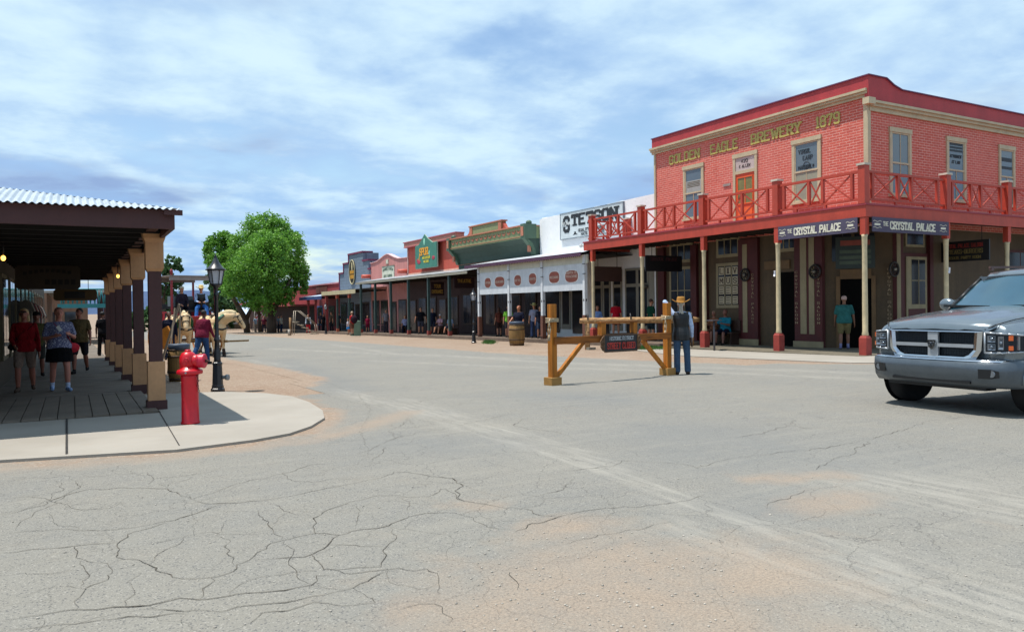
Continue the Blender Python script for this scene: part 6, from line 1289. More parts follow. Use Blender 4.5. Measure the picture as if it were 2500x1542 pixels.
    m=M();m.add([v for v in ringpoly(.95,.645)],[tuple(range(8))[::-1]]);
    Bd(m,'grille_mesh',flat('grille_dark','1a222a',.5,.3),gr)
    m=M();m.cbox((.69,0,.73),.03,.13,.29);m.cbox((.695,0,.725),.025,1.0,.040);
    Bd(m,'grille_bar',flat('grille_silver','a9aeb3',.35,.5),gr);m=M()
    for k in range(9): m.cbox((.652,0,.61+.03*k),.006,.98,.004)
    for k in range(31): m.cbox((.651,-.48+.032*k,.73),.004,.003,.27)
    Bd(m,'grille_mesh',flat('mesh_metal','2a343c',.4,.6),gr)
    m=M();m.prism([(-.052,.02),(-.04,-.035),(0,-.065),(.04,-.035),(.052,.02),(.05,.05),(-.05,.05)],(.712,0,.735),(0,1,0),(0,0,1),.02);bd=Bd(m,'badge',CH,gr)
    m=M()
    for s_ in (-1,1): m.torus((.733,s_*.021,.742),.018,.006,14,5,Matrix(((0,0,1),(1,0,0),(0,1,0))),PI*.1*0,PI*1.6)
    m.loft([[Vector((.73,y*w,z)) for y,w in ((-1,w_),(1,w_))]+[Vector((.745,w_*.6,z)),Vector((.745,-w_*.6,z))] for z,w_ in ((.76,.014),(.735,.012),(.70,.005))]);Bd(m,'badge_relief',flat('badge_dark','3a3f46',.3,.8),bd)
    # headlights
    for s_ in (-1,1):
        cols=[(.690,.625),(.672,.74),(.625,.84),(.55,.895),(.44,.925)]
        up=[Vector((x,s_*y,.885-.008*i)) for i,(x,y) in enumerate(cols)];dn=[Vector((x,s_*y,.655+.004*i)) for i,(x,y) in enumerate(cols)]
        m=M();m.tube(up+dn[::-1]+[up[0]],.012,6);fr=Bd(m,'headlight',flat('grille_silver','a9aeb3',.35,.5))
        m=M();m.loft([up,dn],closed=False,caps=False);Bd(m,'housing',flat('lamp_housing','23282e',.35,.5),fr)
        m=M()
        for y,z,w_,h_,x in ((.70,.815,.09,.075,.684),(.70,.725,.09,.075,.684),(.79,.77,.06,.15,.66)):
            m.loft([[Vector((x+d,s_*(y+a*w_/2*k_),z+b*h_/2*k_)) for a,b in ((-1,-1),(1,-1),(1,1),(-1,1))] for k_,d in ((1,.0),(.95,.010),(.55,-.002))],smooth=False);m.ell((x+.004,s_*y,z),.012,.018,.018,10,6)
        Bd(m,'reflector',HL,fr)
        m=M();m.cbox((.60,s_*.862,.825),.03,.045,.055,Matrix.Rotation(s_*R(35),3,'Z'));m.cbox((.60,s_*.862,.715),.03,.045,.05,Matrix.Rotation(s_*R(35),3,'Z'));Bd(m,'indicator',flat('amber_lens','d0580c',.2,coat=1),fr)
        m=M();m.cbox((.535,s_*.905,.77),.03,.02,.15);Bd(m,'lamp_insert',HL,fr)
    # bumper
    def bs(y,x):
        return [Vector((x-.16,y,.575)),Vector((x-.02,y,.575)),Vector((x+.035,y,.545)),Vector((x+.045,y,.45)),Vector((x+.02,y,.33)),Vector((x-.04,y,.26)),Vector((x-.16,y,.255))]
    ys_=[-.93,-.90,-.82,-.6,-.3,0,.3,.6,.82,.90,.93];xs_=[.30,.52,.66,.735,.755,.76,.755,.735,.66,.52,.30]
    m=M();m.loft([bs(y,x) for y,x in zip(ys_,xs_)],closed=True);Bd(m,'bumper',SB_)
    m=M();m.loft([[Vector((x-.05,y*.97,.578)),Vector((x+.02,y*.97,.580)),Vector((x+.037,y*.97,.556))] for y,x in zip(ys_[1:-1],xs_[1:-1])],closed=False,caps=False);Bd(m,'bumper_trim',CH)
    m=M()
    for k in range(2): m.loft([[Vector((x+.034-.012*k,y*.58,.345-.05*k)),Vector((x+.030-.012*k,y*.58,.315-.05*k))] for y,x in zip(ys_,[.72+.0*j for j in range(1)]*11)],closed=False,caps=False) if False else None
    m.cbox((.760,0,.315),.03,1.0,.03);Bd(m,'air_intake',BK)
    m=M();m.cbox((.58,0,.245),.2,1.25,.04);Bd(m,'air_dam',BK)
    for s_ in (-1,1):
        m=M();bx=lambda y:(.735+(.66-.735)*(y-.6)/.22)+.049;m.loft([[Vector((bx(y),s_*y,.475-.02*(y>.75))),Vector((bx(y)-.006,s_*y,.37+.015*(y>.75)))] for y in (.6,.66,.72,.80)],closed=False,caps=False);f=Bd(m,'fog_light',BK)
        m=M();m.cyl((bx(.735)-.03,s_*.725,.425),(bx(.735)+.002,s_*.725,.425),.038,n=22);Bd(m,'fog_lens',HL,f)
    # wheels
    for x in (0,-3.3):
        for s_ in (-1,1):
            m=M();mt=Matrix.Rotation(R(-90*s_),3,'X');c=Vector((x,s_*.80,.36));m.lathe([(.24,-.10),(.30,-.115),(.345,-.10),(.36,-.06),(.36,.06),(.345,.10),(.30,.115),(.24,.10)],c,36,mat=mt)
            for k in range(36):
                a=2*PI*k/36
                for zz_ in (-.05,.05): v=mt@Vector((.361*math.cos(a+zz_),.361*math.sin(a+zz_),zz_));m.cbox(c+v,.028,.075,.014,Matrix.Rotation(-(a+zz_)*s_*-1 if False else 0,3,'Y')) if False else None
            w=Bd(m,'wheel',RB);m=M();m.lathe([(.235,.09),(.22,.06),(.07,.075),(.05,.10),(.0,.105)],c,28,mat=mt)
            for k in range(5):
                a=2*PI*k/5;v0=mt@Vector((.06*math.cos(a),.06*math.sin(a),.085));v1=mt@Vector((.225*math.cos(a),.225*math.sin(a),.085));m.bar(c+v0,c+v1,.06,.03,up=(0,1,0))
            Bd(m,'rim',flat('alloy','8d9296',.3,.8),w)
    m=M();m.box(-4.45,-2.85,-.84,.84,.95,1.0)
    for y in (-.87,.87): m.box(-4.45,-2.8,y-.04,y+.04,1.0,1.14)
    m.box(-4.5,-4.42,-.87,.87,.9,1.14);Bd(m,'bed',BP)
    for s_ in (-1,1):
        m=M();m.cbox((-4.5,s_*.82,.98),.04,.1,.26);Bd(m,'tail_light',flat('tail_red','8a1010',.2),TR)
    m=M()
    for s_ in (-1,1): m.box(-1.0,-.985,s_*.905-.01,s_*.905+.012,.46,1.08);m.box(-1.9,-1.885,s_*.905-.01,s_*.905+.012,.46,1.08);m.box(-2.76,-2.745,s_*.905-.01,s_*.905+.012,.46,1.08)
    Bd(m,'door_seam',BK)
    m=M();m.box(-3.8,.45,-.55,.55,.28,.45);Bd(m,'chassis',flat('well_black','050506',.9))
build_truck()
# ================= horses
PALO=NT('palomino');n_=PALO.noise(3,4);PALO.col(PALO.mix(PALO.mapr(n_,.35,.65),(.60,.39,.19),(.72,.52,.30)));PALO.set(Roughness=.55)
HARN=paint('harness','10191a',.45,.15,8,spec=.6);COLR=paint('collar_green','12603a',.5,.1,6);MANE=paint('mane_cream','d8c49a',.8,.2,20);HOOF=paint('hoof','2e2620',.6)
def horse(label,loc,head,neckyaw,legsv,group):
    rt=thing('horse',label,'horse',loc,-math.atan2(head[0],head[1]),group)
    P=[('e',(0,-.05,1.20),(.31,.62,.34)),('e',(0,.48,1.18),(.27,.34,.37)),('e',(0,-.62,1.22),(.31,.36,.36)),('e',(0,.62,1.32),(.19,.25,.28)),('e',(.0,.74,1.05),(.22,.18,.22))]
    RZ=Matrix.Rotation(R(neckyaw),3,'Z');b=Vector((0,.62,1.34));N=lambda x,y,z:b+RZ@Vector((x,y,z))
    P+=[('c',b-Vector((0,.08,.06)),N(0,.26,.12),.27,.215),('c',N(0,.26,.12),N(0,.52,.17),.215,.165),('e',N(0,.62,.14),(.11,.16,.16),RZ),('c',N(0,.64,.12),N(0,.84,-.16),.135,.09),('e',N(0,.86,-.22),(.085,.09,.10),RZ),('c',N(.07,.56,.27),N(.09,.58,.39),.035,.012),('c',N(-.07,.56,.27),N(-.09,.58,.39),.035,.012)]
    for (x,y,fr),dy in zip(((.17,.56,1),(-.17,.56,1),(.18,-.72,0),(-.18,-.72,0)),legsv):
        if fr: P+=[('c',(x,y,1.05),(x,y+dy*.3,.62),.145,.075),('c',(x,y+dy*.3,.62),(x,y+dy*.55,.18),.066,.045),('c',(x,y+dy*.55,.18),(x,y+dy*.55+.05,.06),.052,.062)]
        else: P+=[('c',(x,y,1.12),(x,y+.10+dy*.2,.80),.20,.12),('c',(x,y+.10+dy*.2,.80),(x,y-.14+dy*.4,.52),.10,.062),('c',(x,y-.14+dy*.4,.52),(x,y-.06+dy*.5,.18),.056,.045),('c',(x,y-.06+dy*.5,.18),(x,y+dy*.5,.06),.052,.062)]
    pmesh(P,.026,'body',PALO.m,rt,3)
    for (x,y,fr),dy in zip(((.17,.56,1),(-.17,.56,1),(.18,-.72,0),(-.18,-.72,0)),legsv):
        yy=y+dy*.55+.05 if fr else y+dy*.5;m=M();m.lathe([(.078,0),(.062,.085)],(x,yy,0),n=12);m.build('hoof',HOOF,rt,local=True)
        m=M();m.cyl((x,yy-.01 if fr else yy-.03,.08),(x,yy-.05 if fr else yy-.06,.30),.064,.056,10);m.build('leg_wrap',paint('dark_leg','3a2a22',.8),rt,local=True)
    m=M()
    for k in range(9):
        u=k/8;c=N(0,.0+.56*u,.22+.12*math.sin(u*2.4));m.ell(c+RZ@Vector((.03,0,0)),.045,.09,.085,8,6);m.cap(c+RZ@Vector((.07,0,.02)),c+RZ@Vector((.15,-.02,-.12)),.03,.012,8)
    m.cap(N(0,.60,.30),N(.02,.74,.12),.045,.02,8);m.build('mane',MANE,rt,local=True,remesh=.03,smooth_it=2)
    m=M();m.cap((0,-.95,1.30),(0,-1.08,1.0),.07,.09);m.cap((0,-1.08,1.0),(0,-1.06,.55),.09,.03);m.build('tail',MANE,rt,local=True,remesh=.03,smooth_it=2)
    c=b+RZ@Vector((0,.06,.02))+Vector((0,.02,-.12));tilt=Matrix.Rotation(R(neckyaw*.5),3,'Z')@Matrix.Rotation(R(62),3,'X')
    m=M();m.torus(c,.30,.062,24,8,tilt@Matrix(((.86,0,0),(0,1.12,0),(0,0,1))));m.build('collar',COLR,rt,local=True)
    m=M();m.torus(c+tilt@Vector((0,0,-.05)),.33,.022,24,6,tilt@Matrix(((.86,0,0),(0,1.12,0),(0,0,1))))
    for yy,w_,zc,zr in ((.28,.30,1.19,.37),(-.25,.325,1.20,.355)): m.torus((0,yy,zc),1,.02,28,5,Matrix(((w_,0,0),(0,0,1),(0,zr,0))))
    for s_ in (-1,1): m.tube([(s_*.30,.5,1.12),(s_*.33,0,1.08),(s_*.335,-.6,1.1),(s_*.3,-.98,1.05)],.022,6);m.tube([(s_*.1,.25,1.56),(s_*.12,-.3,1.55),(s_*.17,-.7,1.55),(s_*.31,-.75,1.2)],.018,6)
    m.tube([(-.3,-.98,1.05),(0,-1.02,1.06),(.3,-.98,1.05)],.022,6);m.tube([(-.25,.80,1.08),(0,.93,1.02),(.25,.80,1.08)],.035,6)
    m.cbox((.0,.22,1.55),.34,.2,.05);m.build('harness',HARN,rt,local=True)
    m=M();m.torus(N(0,.76,-.04),.122,.014,16,5,RZ@Matrix.Rotation(R(-50+90),3,'X'));m.torus(N(0,.60,.14),.165,.014,16,5,RZ@Matrix.Rotation(R(30),3,'X'))
    for s_ in (-1,1): m.tube([N(s_*.14,.62,.2),N(s_*.125,.74,.0),N(s_*.1,.84,-.16)],.012,5);m.ell(N(s_*.13,.70,.16),.02,.05,.05)
    m.build('bridle',HARN,rt,local=True)
    return rt
hd=Vector((.22,-.975,0)).normalized();hs_=Vector((hd.y,-hd.x,0))  # right-hand side of the team
zc_=gz(31)
P0=Vector((4.6,31.0,zc_));horse('palomino horse with green collar, head turned to the right, by the lamp post',P0,(hd.x,hd.y),58,(0,.06,.0,.1),'palomino coach horses')
P1=P0-Vector((1,0,0))*1.15+Vector((0,.3,0));horse('palomino horse on the left of the team, mostly hidden by the maroon-shirted walker',P1,(hd.x,hd.y),-16,(.05,0,.1,0),'palomino coach horses')
# ================= coach
CO=thing('stagecoach','red stagecoach with canopy frame behind the pair of palomino horses','stagecoach',(0,0,0));ctr=(P0+P1)/2-hd*3.4;ctr.x+=.75;CO.location=(ctr.x,ctr.y,gz(ctr.y));CO.rotation_euler=(0,0,-math.atan2(hd.x,hd.y))
CRD=paint('coach_red','8c1a26',.5,.15,3);CBK=paint('coach_black','141316',.5,.15,4);CYL=paint('coach_ochre','b06a22',.6,.15,4)
Bc=lambda m,n,mt,p=CO:m.build(n,mt,p,local=True)
m=M();m.loft([[Vector((x*.62,y,z)) for x,z in ((-1,.95),(1,.95),(1.08,1.3),(1.02,1.75),(-1.02,1.75),(-1.08,1.3))] for y in (-1.3,1.25)],smooth=False);Bc(m,'body',CRD)
m=M();[m.box(s_*.66-.01,s_*.66+.01,a,a+.45,1.3,1.68) for s_ in (-1,1) for a in (-1.1,-.3,.55)];Bc(m,'window',CBK)
m=M();m.box(-.66,.66,.95,1.45,1.72,1.80);m.box(-.66,.66,.93,.98,1.8,2.2);Bc(m,'driver_seat',CBK);m=M();m.box(-.62,.62,1.45,2.0,1.18,1.23);m.bar((0,1.98,1.2),(0,2.12,1.55),1.2,.04);Bc(m,'footboard',CRD)
m=M();[m.bar((s_*.85,y,1.0),(s_*.85,y,3.2),.07,.07) for s_ in (-1,1) for y in (1.1,-1.3)];[m.ell((s_*.85,1.1,3.3),.06,.06,.12) for s_ in (-1,1)];Bc(m,'canopy_post',CRD)
m=M();m.box(-.92,.92,1.04,1.16,2.98,3.14);m.box(-.92,.92,-1.36,-1.24,2.98,3.14);m.box(-.95,.95,-1.4,1.2,3.141,3.17);Bc(m,'canopy',paint('canopy_grey','8e8480',.7))
m=M();m.box(-.05,.85,.6,.9,1.95,2.35);Bc(m,'luggage',paint('luggage_grey','5f6c74',.8,.2,5));m=M();m.box(-.6,.6,-1.2,.8,1.85,2.05);Bc(m,'roof_bench',CBK)
for x,y,r in ((-.9,1.1,.5),(.9,1.1,.5),(-.9,-1.0,.66),(.9,-1.0,.66)): m=M();wheel_mesh(m,Vector((x,y,r)),r-.03,Matrix.Rotation(R(90),3,'Y'),12,.035);Bc(m,'wheel',CYL)
m=M();m.bar((0,1.2,.55),(0,4.3,.62),.09,.09);m.bar((-.75,2.3,.60),(.75,2.3,.60),.07,.07);m.bar((-.8,4.4,.62),(.1,4.4,.62),.06,.06);m.box(-.85,.85,-1.1,1.2,.5,.6);Bc(m,'drawpole',wood('pole_wood','8a6a40',.7,1))
m=M()
for k in range(4): m.box(.35,.85,1.5+.12*k,1.62+.12*k,1.15-.2*k,1.18-.2*k)
Bc(m,'step',paint('step_pale','b8b0a4',.6))
# driver
cw=lambda v:Vector(CO.location)+Matrix.Rotation(CO.rotation_euler.z,3,'Z')@Vector(v)
dp=cw((-.28,1.12,0));rt,LP,AP,H_,pel,S=person('person driving the coach in straw hat, pale blue shirt and jeans',(dp.x,dp.y,CO.location.z+1.02),rot2((hd.x,hd.y),-18),1.72,top=('vest','4a4440','9fb6d8'),bottom=('pants','3f74b8'),hair=('short','4a3a2c'),hat=('cowboy','d8bc7c'),hipz=.93,legs=[(78,62,14),(80,66,12)],arms=[(30,50,10,30),(30,50,10,30)],lean=14,vox=.014,shoes='b0a898')
dp=cw((.42,.95,0));person('person in dark clothes and pale cap seated beside the coach driver',(dp.x,dp.y,CO.location.z+1.02),(hd.x,hd.y),1.66,top=('long','2a2430'),bottom=('pants','201c24'),hair=('short','2a1c14'),hat=('cap','c8c0a8'),hipz=.93,legs=[(78,70,8),(78,70,8)],arms=[(20,40,8,20),(20,40,8,20)],vox=.016)
# ================= people on the right
def pin(px,X): y=PX(px,700,X).y;return Vector((X,y,gz(y)+.17))
def pr(px,py,lab,dz=.15,face=None,h=1.7,X=None,**k):
    p=G(px,py,dz) if X is None else pin(px,X);person(lab,p,face or TC(p),h,vox=k.pop('vox',.018),**k);return p
p=G(1262,838,.15)
p=Vector((18.25,31.6,gz(31.6)));person('person in dark navy shirt and shorts dropping rubbish into the barrel',p,rot2(TC(p),-35),1.80,top=('tee','15182a'),bottom=('shorts','9a8c74'),hair=('short','8a4a30'),arms=[(42,8,6,0),(5,10,10,0)],vox=.016,girth=1.3,skin='b0704f')
pr(1240,826,'person in bright green shirt just left of the dark-shirted one at the barrel',X=20.1,h=1.68,top=('tee','6fae3a'),bottom=('shorts','3a3a40'),hair=('short','8a6a4a'),girth=1.1)
pr(1217,827,'person in sleeveless brown top at the left white porch opening',X=20.6,h=1.62,top=('tee','6a3a30'),bottom=('shorts','3a2a28'),hair=('long','4a2a1c'),face=(0,1))
pr(1303,832,'person in pale shirt and straw hat under the white porch',X=20.3,h=1.74,top=('tee','8f92a8'),bottom=('pants','3b4a6c'),hair=('short','5a4030'),hat=('cowboy','b0a468'))
pr(1318,835,'person in dark printed tee and jean shorts right of the straw hat',X=20.1,h=1.62,top=('tee','171b2c'),bottom=('shorts','3e4c64'),hair=('short','3a2418'),girth=1.1)
p=Vector((21.1,27.9,.1));person('person with long dark hair in a red top behind the log rail',p,AC(p),1.68,top=('tee','b01428'),bottom=('skirt','7a1020'),hair=('long','120d0c'),vox=.018,fem=True)
p=Vector((21.2,25.6,.0));person('person in dark green tee behind the second balcony post',p,rot2(AC(p),-60),1.8,top=('tee','0f3d2c'),bottom=('shorts','1c2a30'),hair=('short','4a2a1c'),vox=.018,girth=1.15)
p=Vector((20.6,28.6,.0));person('person in light blue at the left end of the balcony, framed by the barrier box',p,TC(p),1.55,top=('long','7a9ad0'),bottom=('pants','a8b4b8'),hair=('short','5a4030'),vox=.02)
p=Vector((22.05,16.85,.0));person('person from behind in teal patterned shirt and khaki shorts entering the corner door',p,rot2(AC(p),0),1.76,top=('tee','2f6664'),bottom=('shorts','6d6444'),hair=('short','c9a9a0'),shoes='6a6a8c',extra={'socks':'8c8cb0'},arms=[(0,12,14,0),(6,14,12,0)],legs=[(6,6,2),(-4,8,2)],vox=.016,girth=1.3,skin='7d5540')
u=ux(1787);p=Vector((XW-.42,u-.05,-.03));person('person in turquoise tee and dark shorts seated on the saloon bench',p,(-1,-.25),1.74,top=('tee','1c6f84'),bottom=('shorts','14172c'),hair=('short','7a4a3c'),hipz=.52,legs=[(82,78,6),(80,70,10)],arms=[(35,70,12,40),(35,70,12,40)],vox=.016,girth=1.25,skin='7d5040')
u=ux(1762);p=Vector((XW-.42,u+.0,-.03));person('person in tan top seated at the left end of the saloon bench',p,(-1,-.2),1.66,top=('tee','7a5038'),bottom=('shorts','6a4636'),hair=('short','9a7a60'),hipz=.52,legs=[(82,72,6),(80,76,8)],arms=[(35,60,12,30),(35,60,12,30)],vox=.018,skin='8a5a48')
# under the long porch
pr(860,818,'person in red tee carrying a dark backpack at the kerb by the cabinet',h=1.72,top=('tee','b8202c'),bottom=('shorts','6a4a3c'),hair=('short','c0a890'),face=(-.4,.6),dz=.1)
m=M();q=G(859,818,.1);m.ell(q+Vector((.1,-.28,1.12)),.24,.17,.30);o=m.build('backpack',cloth('2a1a26'),None);tag(o,'dark backpack on the red-shirted person by the cabinet','backpack')
pr(850,817,'child in white top and bright blue skirt beside the red-shirted person',h=1.2,top=('tee','c8c4cc'),bottom=('skirt','1c8fdc'),hair=('long','7a5a40'),dz=.1,face=(-.6,.4))
pr(896,816,'child in pink top walking under the long porch',X=20.4,h=1.35,top=('tee','a02848'),bottom=('shorts','7a2038'),hair=('short','3a2418'))
pr(941,817,'person in grey-white shirt standing between dark green posts',X=20.8,h=1.78,top=('tee','8a8890'),bottom=('pants','3a3844'),hair=('short','3a2a20'),face=(0,-1))
p=pin(988,20.9);person('person in pale lavender tee seated on the porch edge',p,(-.5,-1),1.7,top=('tee','8f94b8'),bottom=('pants','1c2030'),hair=('short','1c1412'),hipz=.5,legs=[(82,70,6),(80,66,8)],vox=.02)
pr(1026,821,'person in black tee and grey shorts by the tour entrance sign',X=20.5,h=1.82,top=('tee','15151c'),bottom=('shorts','3f4252'),hair=('short','2a1c16'),girth=1.2,arms=[(0,12,25,0),(0,12,25,0)])
pr(1055,822,'person in navy tee half behind the post by the tour entrance',X=20.9,h=1.74,top=('tee','1c2034'),bottom=('shorts','2c3044'),hair=('short','2a1c16'))
p=pin(1074,20.8);person('person in pale pink top and white cap seated under the long porch',p,(-1,-.6),1.64,top=('tee','b08c98'),bottom=('shorts','8a6a64'),hair=('short','4a3428'),hat=('cap','c8c4c4'),hipz=.52,legs=[(82,60,6),(80,66,8)],arms=[(30,60,10,30),(30,60,10,30)],vox=.02)
p=pin(1098,20.7);person('person in pale blue top seated nearest the theatre sign',p,(-1,-.6),1.62,top=('tee','7f90a8'),bottom=('shorts','4a4658'),hair=('short','3a2418'),hipz=.5,legs=[(84,64,6),(80,66,8)],vox=.02)
pr(745,0,'x') if False else None
for px,X,lb in ((988,20.9,'plain dark bench under the person in pale lavender'),(1074,20.8,'plain dark bench under the person in white cap'),(1098,20.7,'plain dark bench under the person in pale blue by the theatre sign')):
    q=pin(px,X);rt=thing('bench',lb,'bench',q,group='benches under the long porch');m=M();m.box(q.x-.2,q.x+.35,q.y-.5,q.y+.5,q.z+.38,q.z+.43);m.build('seat',paint('bench_wood','3a251c',.6),rt)
    for s_ in (-.42,.42): m=M();m.box(q.x-.15,q.x+.3,q.y+s_-.03,q.y+s_+.03,q.z,q.z+.38);m.build('leg',paint('bench_wood','3a251c',.6),rt)
for px,py,h,tp,bt,lab in ((753,813,1.74,'2a3040','b0202c','person in dark vest, white sleeves and red trousers by the mounting steps'),(782,815,1.75,'3a3440','24262e','person in grey-brown top behind the farthest lamp, on its left'),(788,816,1.6,'2c2c34','1c1c24','person in charcoal top just behind the farthest lamp'),(808,815,1.76,'45382c','1c1c24','person in brown top right of the farthest lamp'),(826,816,1.7,'1c2430','15151c','person in near-black clothes under the low porch'),(624,810,1.74,'9ab4cc','8a8078','person in pale blue tee under the big tree, beside the flag'),(645,811,1.7,'6a2a3a','2a2a3a','person in dark red top between the tree trunks'),(655,810,1.74,'15151c','15151c','person in black between the tree trunks'),(680,811,1.7,'6a7a8a','3a3a44','person in slate top right of the tree trunk'),(687,811,1.76,'c0bca8','2a3450','person in cream shirt and blue trousers right of the tree')):
    p=G(px,py,0) if px<780 else pin(px,20.4);person(lab,p,rot2(TC(p),random.uniform(-60,60)),h,top=('tee',tp) if px!=753 else ('vest','1a1f30','d0d8e8'),bottom=('pants',bt),hair=('short','3a2a20'),vox=.028)
# mounting steps, posts and flag
q=G(742,816);rt=thing('mounting_steps','pale metal mounting steps with handrails beyond the low porch','steps',q)
m=M()
for k in range(5): m.box(q.x-.9+.38*k+.0,q.x-.45+.38*k,q.y-.3,q.y+.3,q.z+1.1-.26*k-.04,q.z+1.1-.26*k)
m.build('tread',paint('tread_pale','b9ab94',.7),rt)
m=M()
for y in (-.32,.32): m.tube([(q.x-.9,q.y+y,q.z),(q.x-.75,q.y+y,q.z+2.0),(q.x-.4,q.y+y,q.z+2.0),(q.x+1.0,q.y+y,q.z+.85),(q.x+1.15,q.y+y,q.z)],.03,6);m.bar((q.x-.8,q.y+y,q.z+1.05),(q.x+1.1,q.y+y,q.z+.02),.05,.04)
m.build('handrail',paint('rail_pale','a89a88',.6),rt)
q=G(709,818);m=M();m.cyl(q,q+Vector((0,0,1.45)),.09);o=m.build('timber_bollard',wood('bollard_wood','8a6a48',.8,2),None);tag(o,'weathered timber post left of the mounting steps','post')
q=G(706,819);m=M();m.cyl(q,q+Vector((0,0,.5)),.1);o=m.build('stone_bollard',paint('bollard_pale','b5aca0',.8),None);tag(o,'short pale stone post in front of the timber post','post')
q=G(617,809);rt=thing('flag','striped flag hanging from a pole under the big tree','flag',q);m=M();m.cyl(q,q+Vector((.35,0,3.0)),.03);m.build('pole',paint('pole_pale','b0aca4',.5),rt)
for k in range(7):
    m=M();a=q+Vector((.15,0,1.35));u=Vector((.75,0,1.2)).normalized();v=Vector((.8,0,-.6)).normalized();m.prism([(0,.115*k),(1.1,.115*k),(1.1,.115*(k+1)),(0,.115*(k+1))],a,u,(u.z*-1*-1,0,-u.x),.02);m.build('stripe',paint('flag_red','a8283c',.8) if k%2 else paint('flag_white','c8c0c8',.8),rt)
# far pale building under the trees
a=PX(545,780,30) if False else None
q=G(580,806);FB=thing('far_pale_building','pale-roofed low building far behind the tree trunks','building',(q.x,118,gz(118)));
xa=PY(548,780,118).x;xb=PY(700,780,118).x;za=PY(600,790,118).z;zb_=PY(600,768,118).z;zr=PY(600,750,118).z
m=M();m.box(xa,xb,118,128,gz(118)-1,za);m.build('wall',paint('fence_brown','6a5a48',.8,.2,.6),FB)
m=M();m.box(xa+.5,xb,118.2,127,za,zb_);m.build('upper_wall',paint('white_far','d2d4d8',.6),FB)
m=M();
for k in range(9): m.box(xa+.6+k*1.9,xa+.8+k*1.9,118.0,118.19,za,zb_)
m.build('frame_post',paint('frame_dark','2a2624',.8),FB);m=M();m.add([(xa,117.6,zb_),(xb,117.6,zb_),(xb,123,zr),(xa,123,zr)],[(0,1,2,3)]);m.add([(xa,117.6,zb_-.05),(xb,117.6,zb_-.05),(xb,123,zr-.05),(xa,123,zr-.05)],[(0,3,2,1)]);m.build('roof',paint('roof_pale_blue','b9c8dc',.5,.1,1),FB)
q=G(622,808);RBd=thing('low_red_building','low dark red-roofed building behind the big tree','building',(22,104,gz(104)));m=M();m.box(22.3,34,100.2,116,-1.8,2.3);m.build('wall',paint('brown_far','5c4032',.8),RBd);m=M();m.box(20.5,34.5,100.15,116.2,2.3,2.6);m.build('roof',paint('roof_rose','a84a4a',.7),RBd)
# ================= grass patches
def grass(lab,px0,px1,py,n,sp):
    m=M();rg=random.Random(int(px0))
    for i in range(n):
        q=G(rg.gauss((px0+px1)/2,(px1-px0)*.24),py+rg.gauss(0,1.6)-2);h=rg.uniform(.05,.14);a=rg.uniform(0,PI);d=Vector((math.cos(a),math.sin(a),0))*.012;l=Vector((rg.uniform(-.05,.05),rg.uniform(-.05,.05),h));m.add([q-d,q+d,q+l],[(0,1,2)])
    o=m.build('grass',paint('grass_green','3f6a22',.8,.3,3),None);tag(o,lab,'grass',kind='stuff')
grass('small tuft of green grass at the foot of the left white porch post',1180,1208,838,1500,0)
grass('green grass patch at the kerb behind the barrier brace',1535,1625,853,2600,0)
# ================= trees
def leafmat(nm,c1,c2,tr=.35):
    t=NT(nm);n=t.n.new('ShaderNodeObjectInfo');a=t.noise(.9,3);g=t.n.new('ShaderNodeNewGeometry');rr=t.mapr(g.outputs['Random Per Island'],0,1);c=t.mix(rr,c1,c2);c=t.mix(t.mapr(a,.35,.65,0,.5),c,c2);t.col(c);t.set(Roughness=.5);t.b.inputs['Specular IOR Level'].default_value=.35
    tl=t.n.new('ShaderNodeBsdfTranslucent');t.link(c,tl.inputs[0]);mx=t.n.new('ShaderNodeMixShader');mx.inputs[0].default_value=tr;t.link(t.b.outputs[0],mx.inputs[1]);t.link(tl.outputs[0],mx.inputs[2]);t.link(mx.outputs[0],t.n['Material Output'].inputs[0]);return t.m
LEAF=leafmat('leaf',(.055,.175,.025),(.19,.40,.05));LEAF2=leafmat('leaf_olive',(.04,.10,.035),(.09,.17,.06));BARK=wood('tree_bark','5a4a3e',.9,2,.4,14)
def tree(name,label,base,blobs,nleaf,ls,mat,trunks,cat='tree',seed=1,group=None,depth=.9):
    rg=random.Random(seed);rt=thing(name,label,cat,base,group=group);base=Vector(base)
    m=M();tot=sum(r**2 for c,r in blobs);fv=[]
    for c,r in blobs:
        k=int(nleaf*r*r/tot);ncl=max(6,int(k/30))
        cl=[]
        for _ in range(ncl):
            d=Vector((rg.gauss(0,1),rg.gauss(0,1),rg.gauss(0,1))).normalized();cl.append(c+d*r*(rg.uniform(.4,1.14)**.7)*(1+.18*noise.noise(d*2.2+c)))
        for _ in range(k):
            p=rg.choice(cl)+Vector((rg.gauss(0,1),rg.gauss(0,1),rg.gauss(0,1)))*r*.105
            nrm=Vector((rg.gauss(0,1),rg.gauss(0,1),rg.gauss(0,1)+.7)).normalized();u=nrm.orthogonal().normalized();u=Matrix.Rotation(rg.uniform(0,6.28),3,nrm)@u;v=nrm.cross(u);s=ls*rg.uniform(.6,1.25)
            m.add([p-u*s*.5,p-v*s*.32,p+u*s*.5,p+v*s*.32],[(0,1,2,3)])
    m.build('crown',mat,rt)
    m=M()
    for tr in trunks:
        for (a,ra),(b,rb) in zip(tr,tr[1:]): m.cap(a,b,ra,rb,9)
    m.build('trunk',BARK,rt)
    return rt
DY=79.
def TP(px,py,off=0): return PY(px,py,DY+off)
sc_=1/24.6
bl=[((640,566,2),46),((700,612,-1),44),((600,604,1),42),((688,672,2),48),((648,640,-3),56),((598,668,-1),48),((640,712,-2),44),((722,655,0),30),((676,560,1),34),((575,700,1),30),((735,700,1),22),((615,730,-1),24),((690,725,-1),26),((660,600,-3),40),((710,585,1),26),((745,672,0),16)]
bs0=TP(664,812)
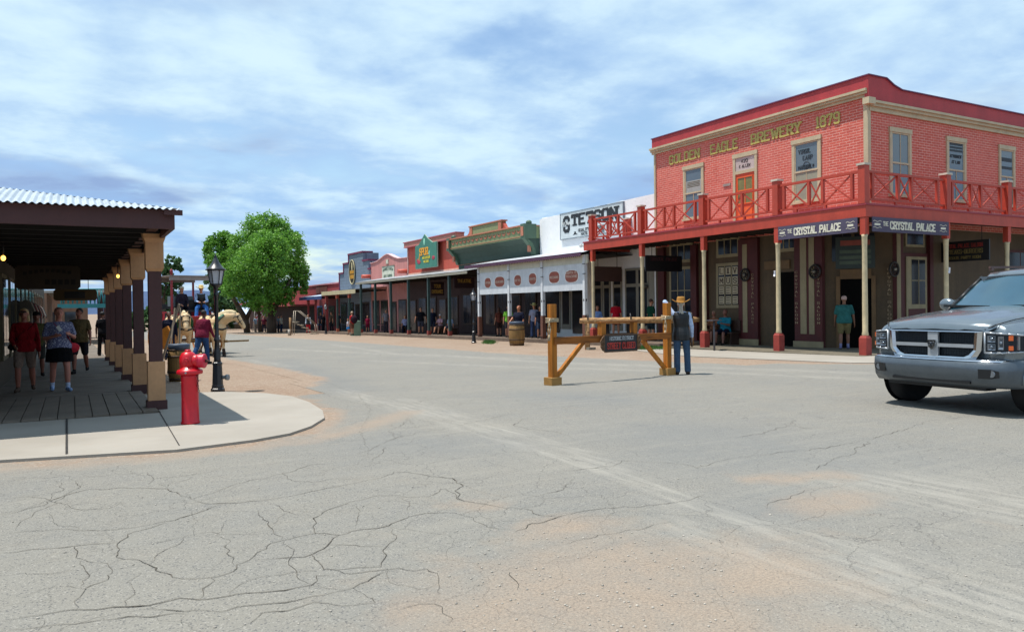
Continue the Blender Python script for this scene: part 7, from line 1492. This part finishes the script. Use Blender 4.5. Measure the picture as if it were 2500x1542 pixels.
tree('leafy_tree','large dense green tree at the far end of the street',TP(664,811),[(TP(x,y,o),r*sc_) for (x,y,o),r in bl],62000,.23,LEAF,[[(TP(664,814),.5),(TP(663,770),.38),(TP(655,730),.3),(TP(640,650),.15)],[(TP(664,760),.3),(TP(690,720),.2),(TP(710,680),.1)],[(TP(664,765),.28),(TP(630,725),.18),(TP(600,690),.1)]],seed=3,group='trees at the far end of the street')
bl=[((520,606,0),24),((548,590,1),24),((530,640,-1),26),((560,640,0),26),((545,680,0),26),((512,590,0),13),((565,600,1),22),((575,665,2),22),((510,628,0),15),((535,580,0),14)]
tree('leafy_tree','smaller leafy tree left of the large one, behind the lamp head',TP(603,811,5),[(TP(x,y,5+o),r*sc_*1.05) for (x,y,o),r in bl],20000,.22,LEAF,[[(TP(604,813,5),.35),(TP(600,780,5),.3),(TP(580,745,5),.25),(TP(555,700,5),.18),(TP(540,650,5),.1)],[(TP(600,780,5),.25),(TP(620,740,5),.15)],[(TP(636,813,5),.25),(TP(634,770,5),.2),(TP(622,740,5),.15)]],seed=5,group='trees at the far end of the street')
DY=58.
bl=[((420,640,0),16),((405,660,1),16),((430,690,0),14),((400,700,0),18),((415,725,0),14),((437,655,0),8),((390,670,0),16),((432,712,0),10)]
tree('roadside_tree','thin blue-green tree rising behind the left columns',TP(395,825),[(TP(x,y,o),r*1/31.) for (x,y,o),r in bl],3600,.26,LEAF2,[[(TP(395,828),.2),(TP(398,740),.14),(TP(410,670),.07)],[(TP(398,740),.1),(TP(428,700),.05)]],seed=8)
DY=110.
bl=[((440,775,0),22),((425,790,0),24),((460,760,0),18),((530,720,0),22),((545,750,0),28),((520,690,0),18),((555,780,0),22),((500,740,0),20),((480,770,0),20),((570,755,0),15),((415,770,0),26),((385,775,0),24),((350,780,0),24),((320,785,0),20),((400,745,0),16)]
tree('background_trees','low green bushes and trees far behind the coach',TP(500,808),[(TP(x,y,o),r*1/17.) for (x,y,o),r in bl],15000,.45,LEAF2,[[(TP(530,812),.3),(TP(532,760),.2)]],cat='trees',seed=9)
bl=[((440,768,0),16),((455,775,0),14)]
# ================= left side distance: porch continuing and dark shop
DY=70.
LF=thing('far_left_porch','low grey-roofed porch beyond the left arcade','porch',(1.5,52,gz(52)));a=PX(355,716,1.9) if False else None
m=M();m.box(-3,1.95,55,70,2.75,2.9);m.build('roof',paint('far_tin','a8a49c',.6),LF);m=M()
for k in range(4): m.box(1.75,1.88,55.2+4.5*k,55.33+4.5*k,gz(60),2.75)
m.build('post',BRN,LF);m=M();m.box(-3,-1.3,55,70,-1,2.74);m.build('wall',paint('far_brown','7a5c48',.8),LF)
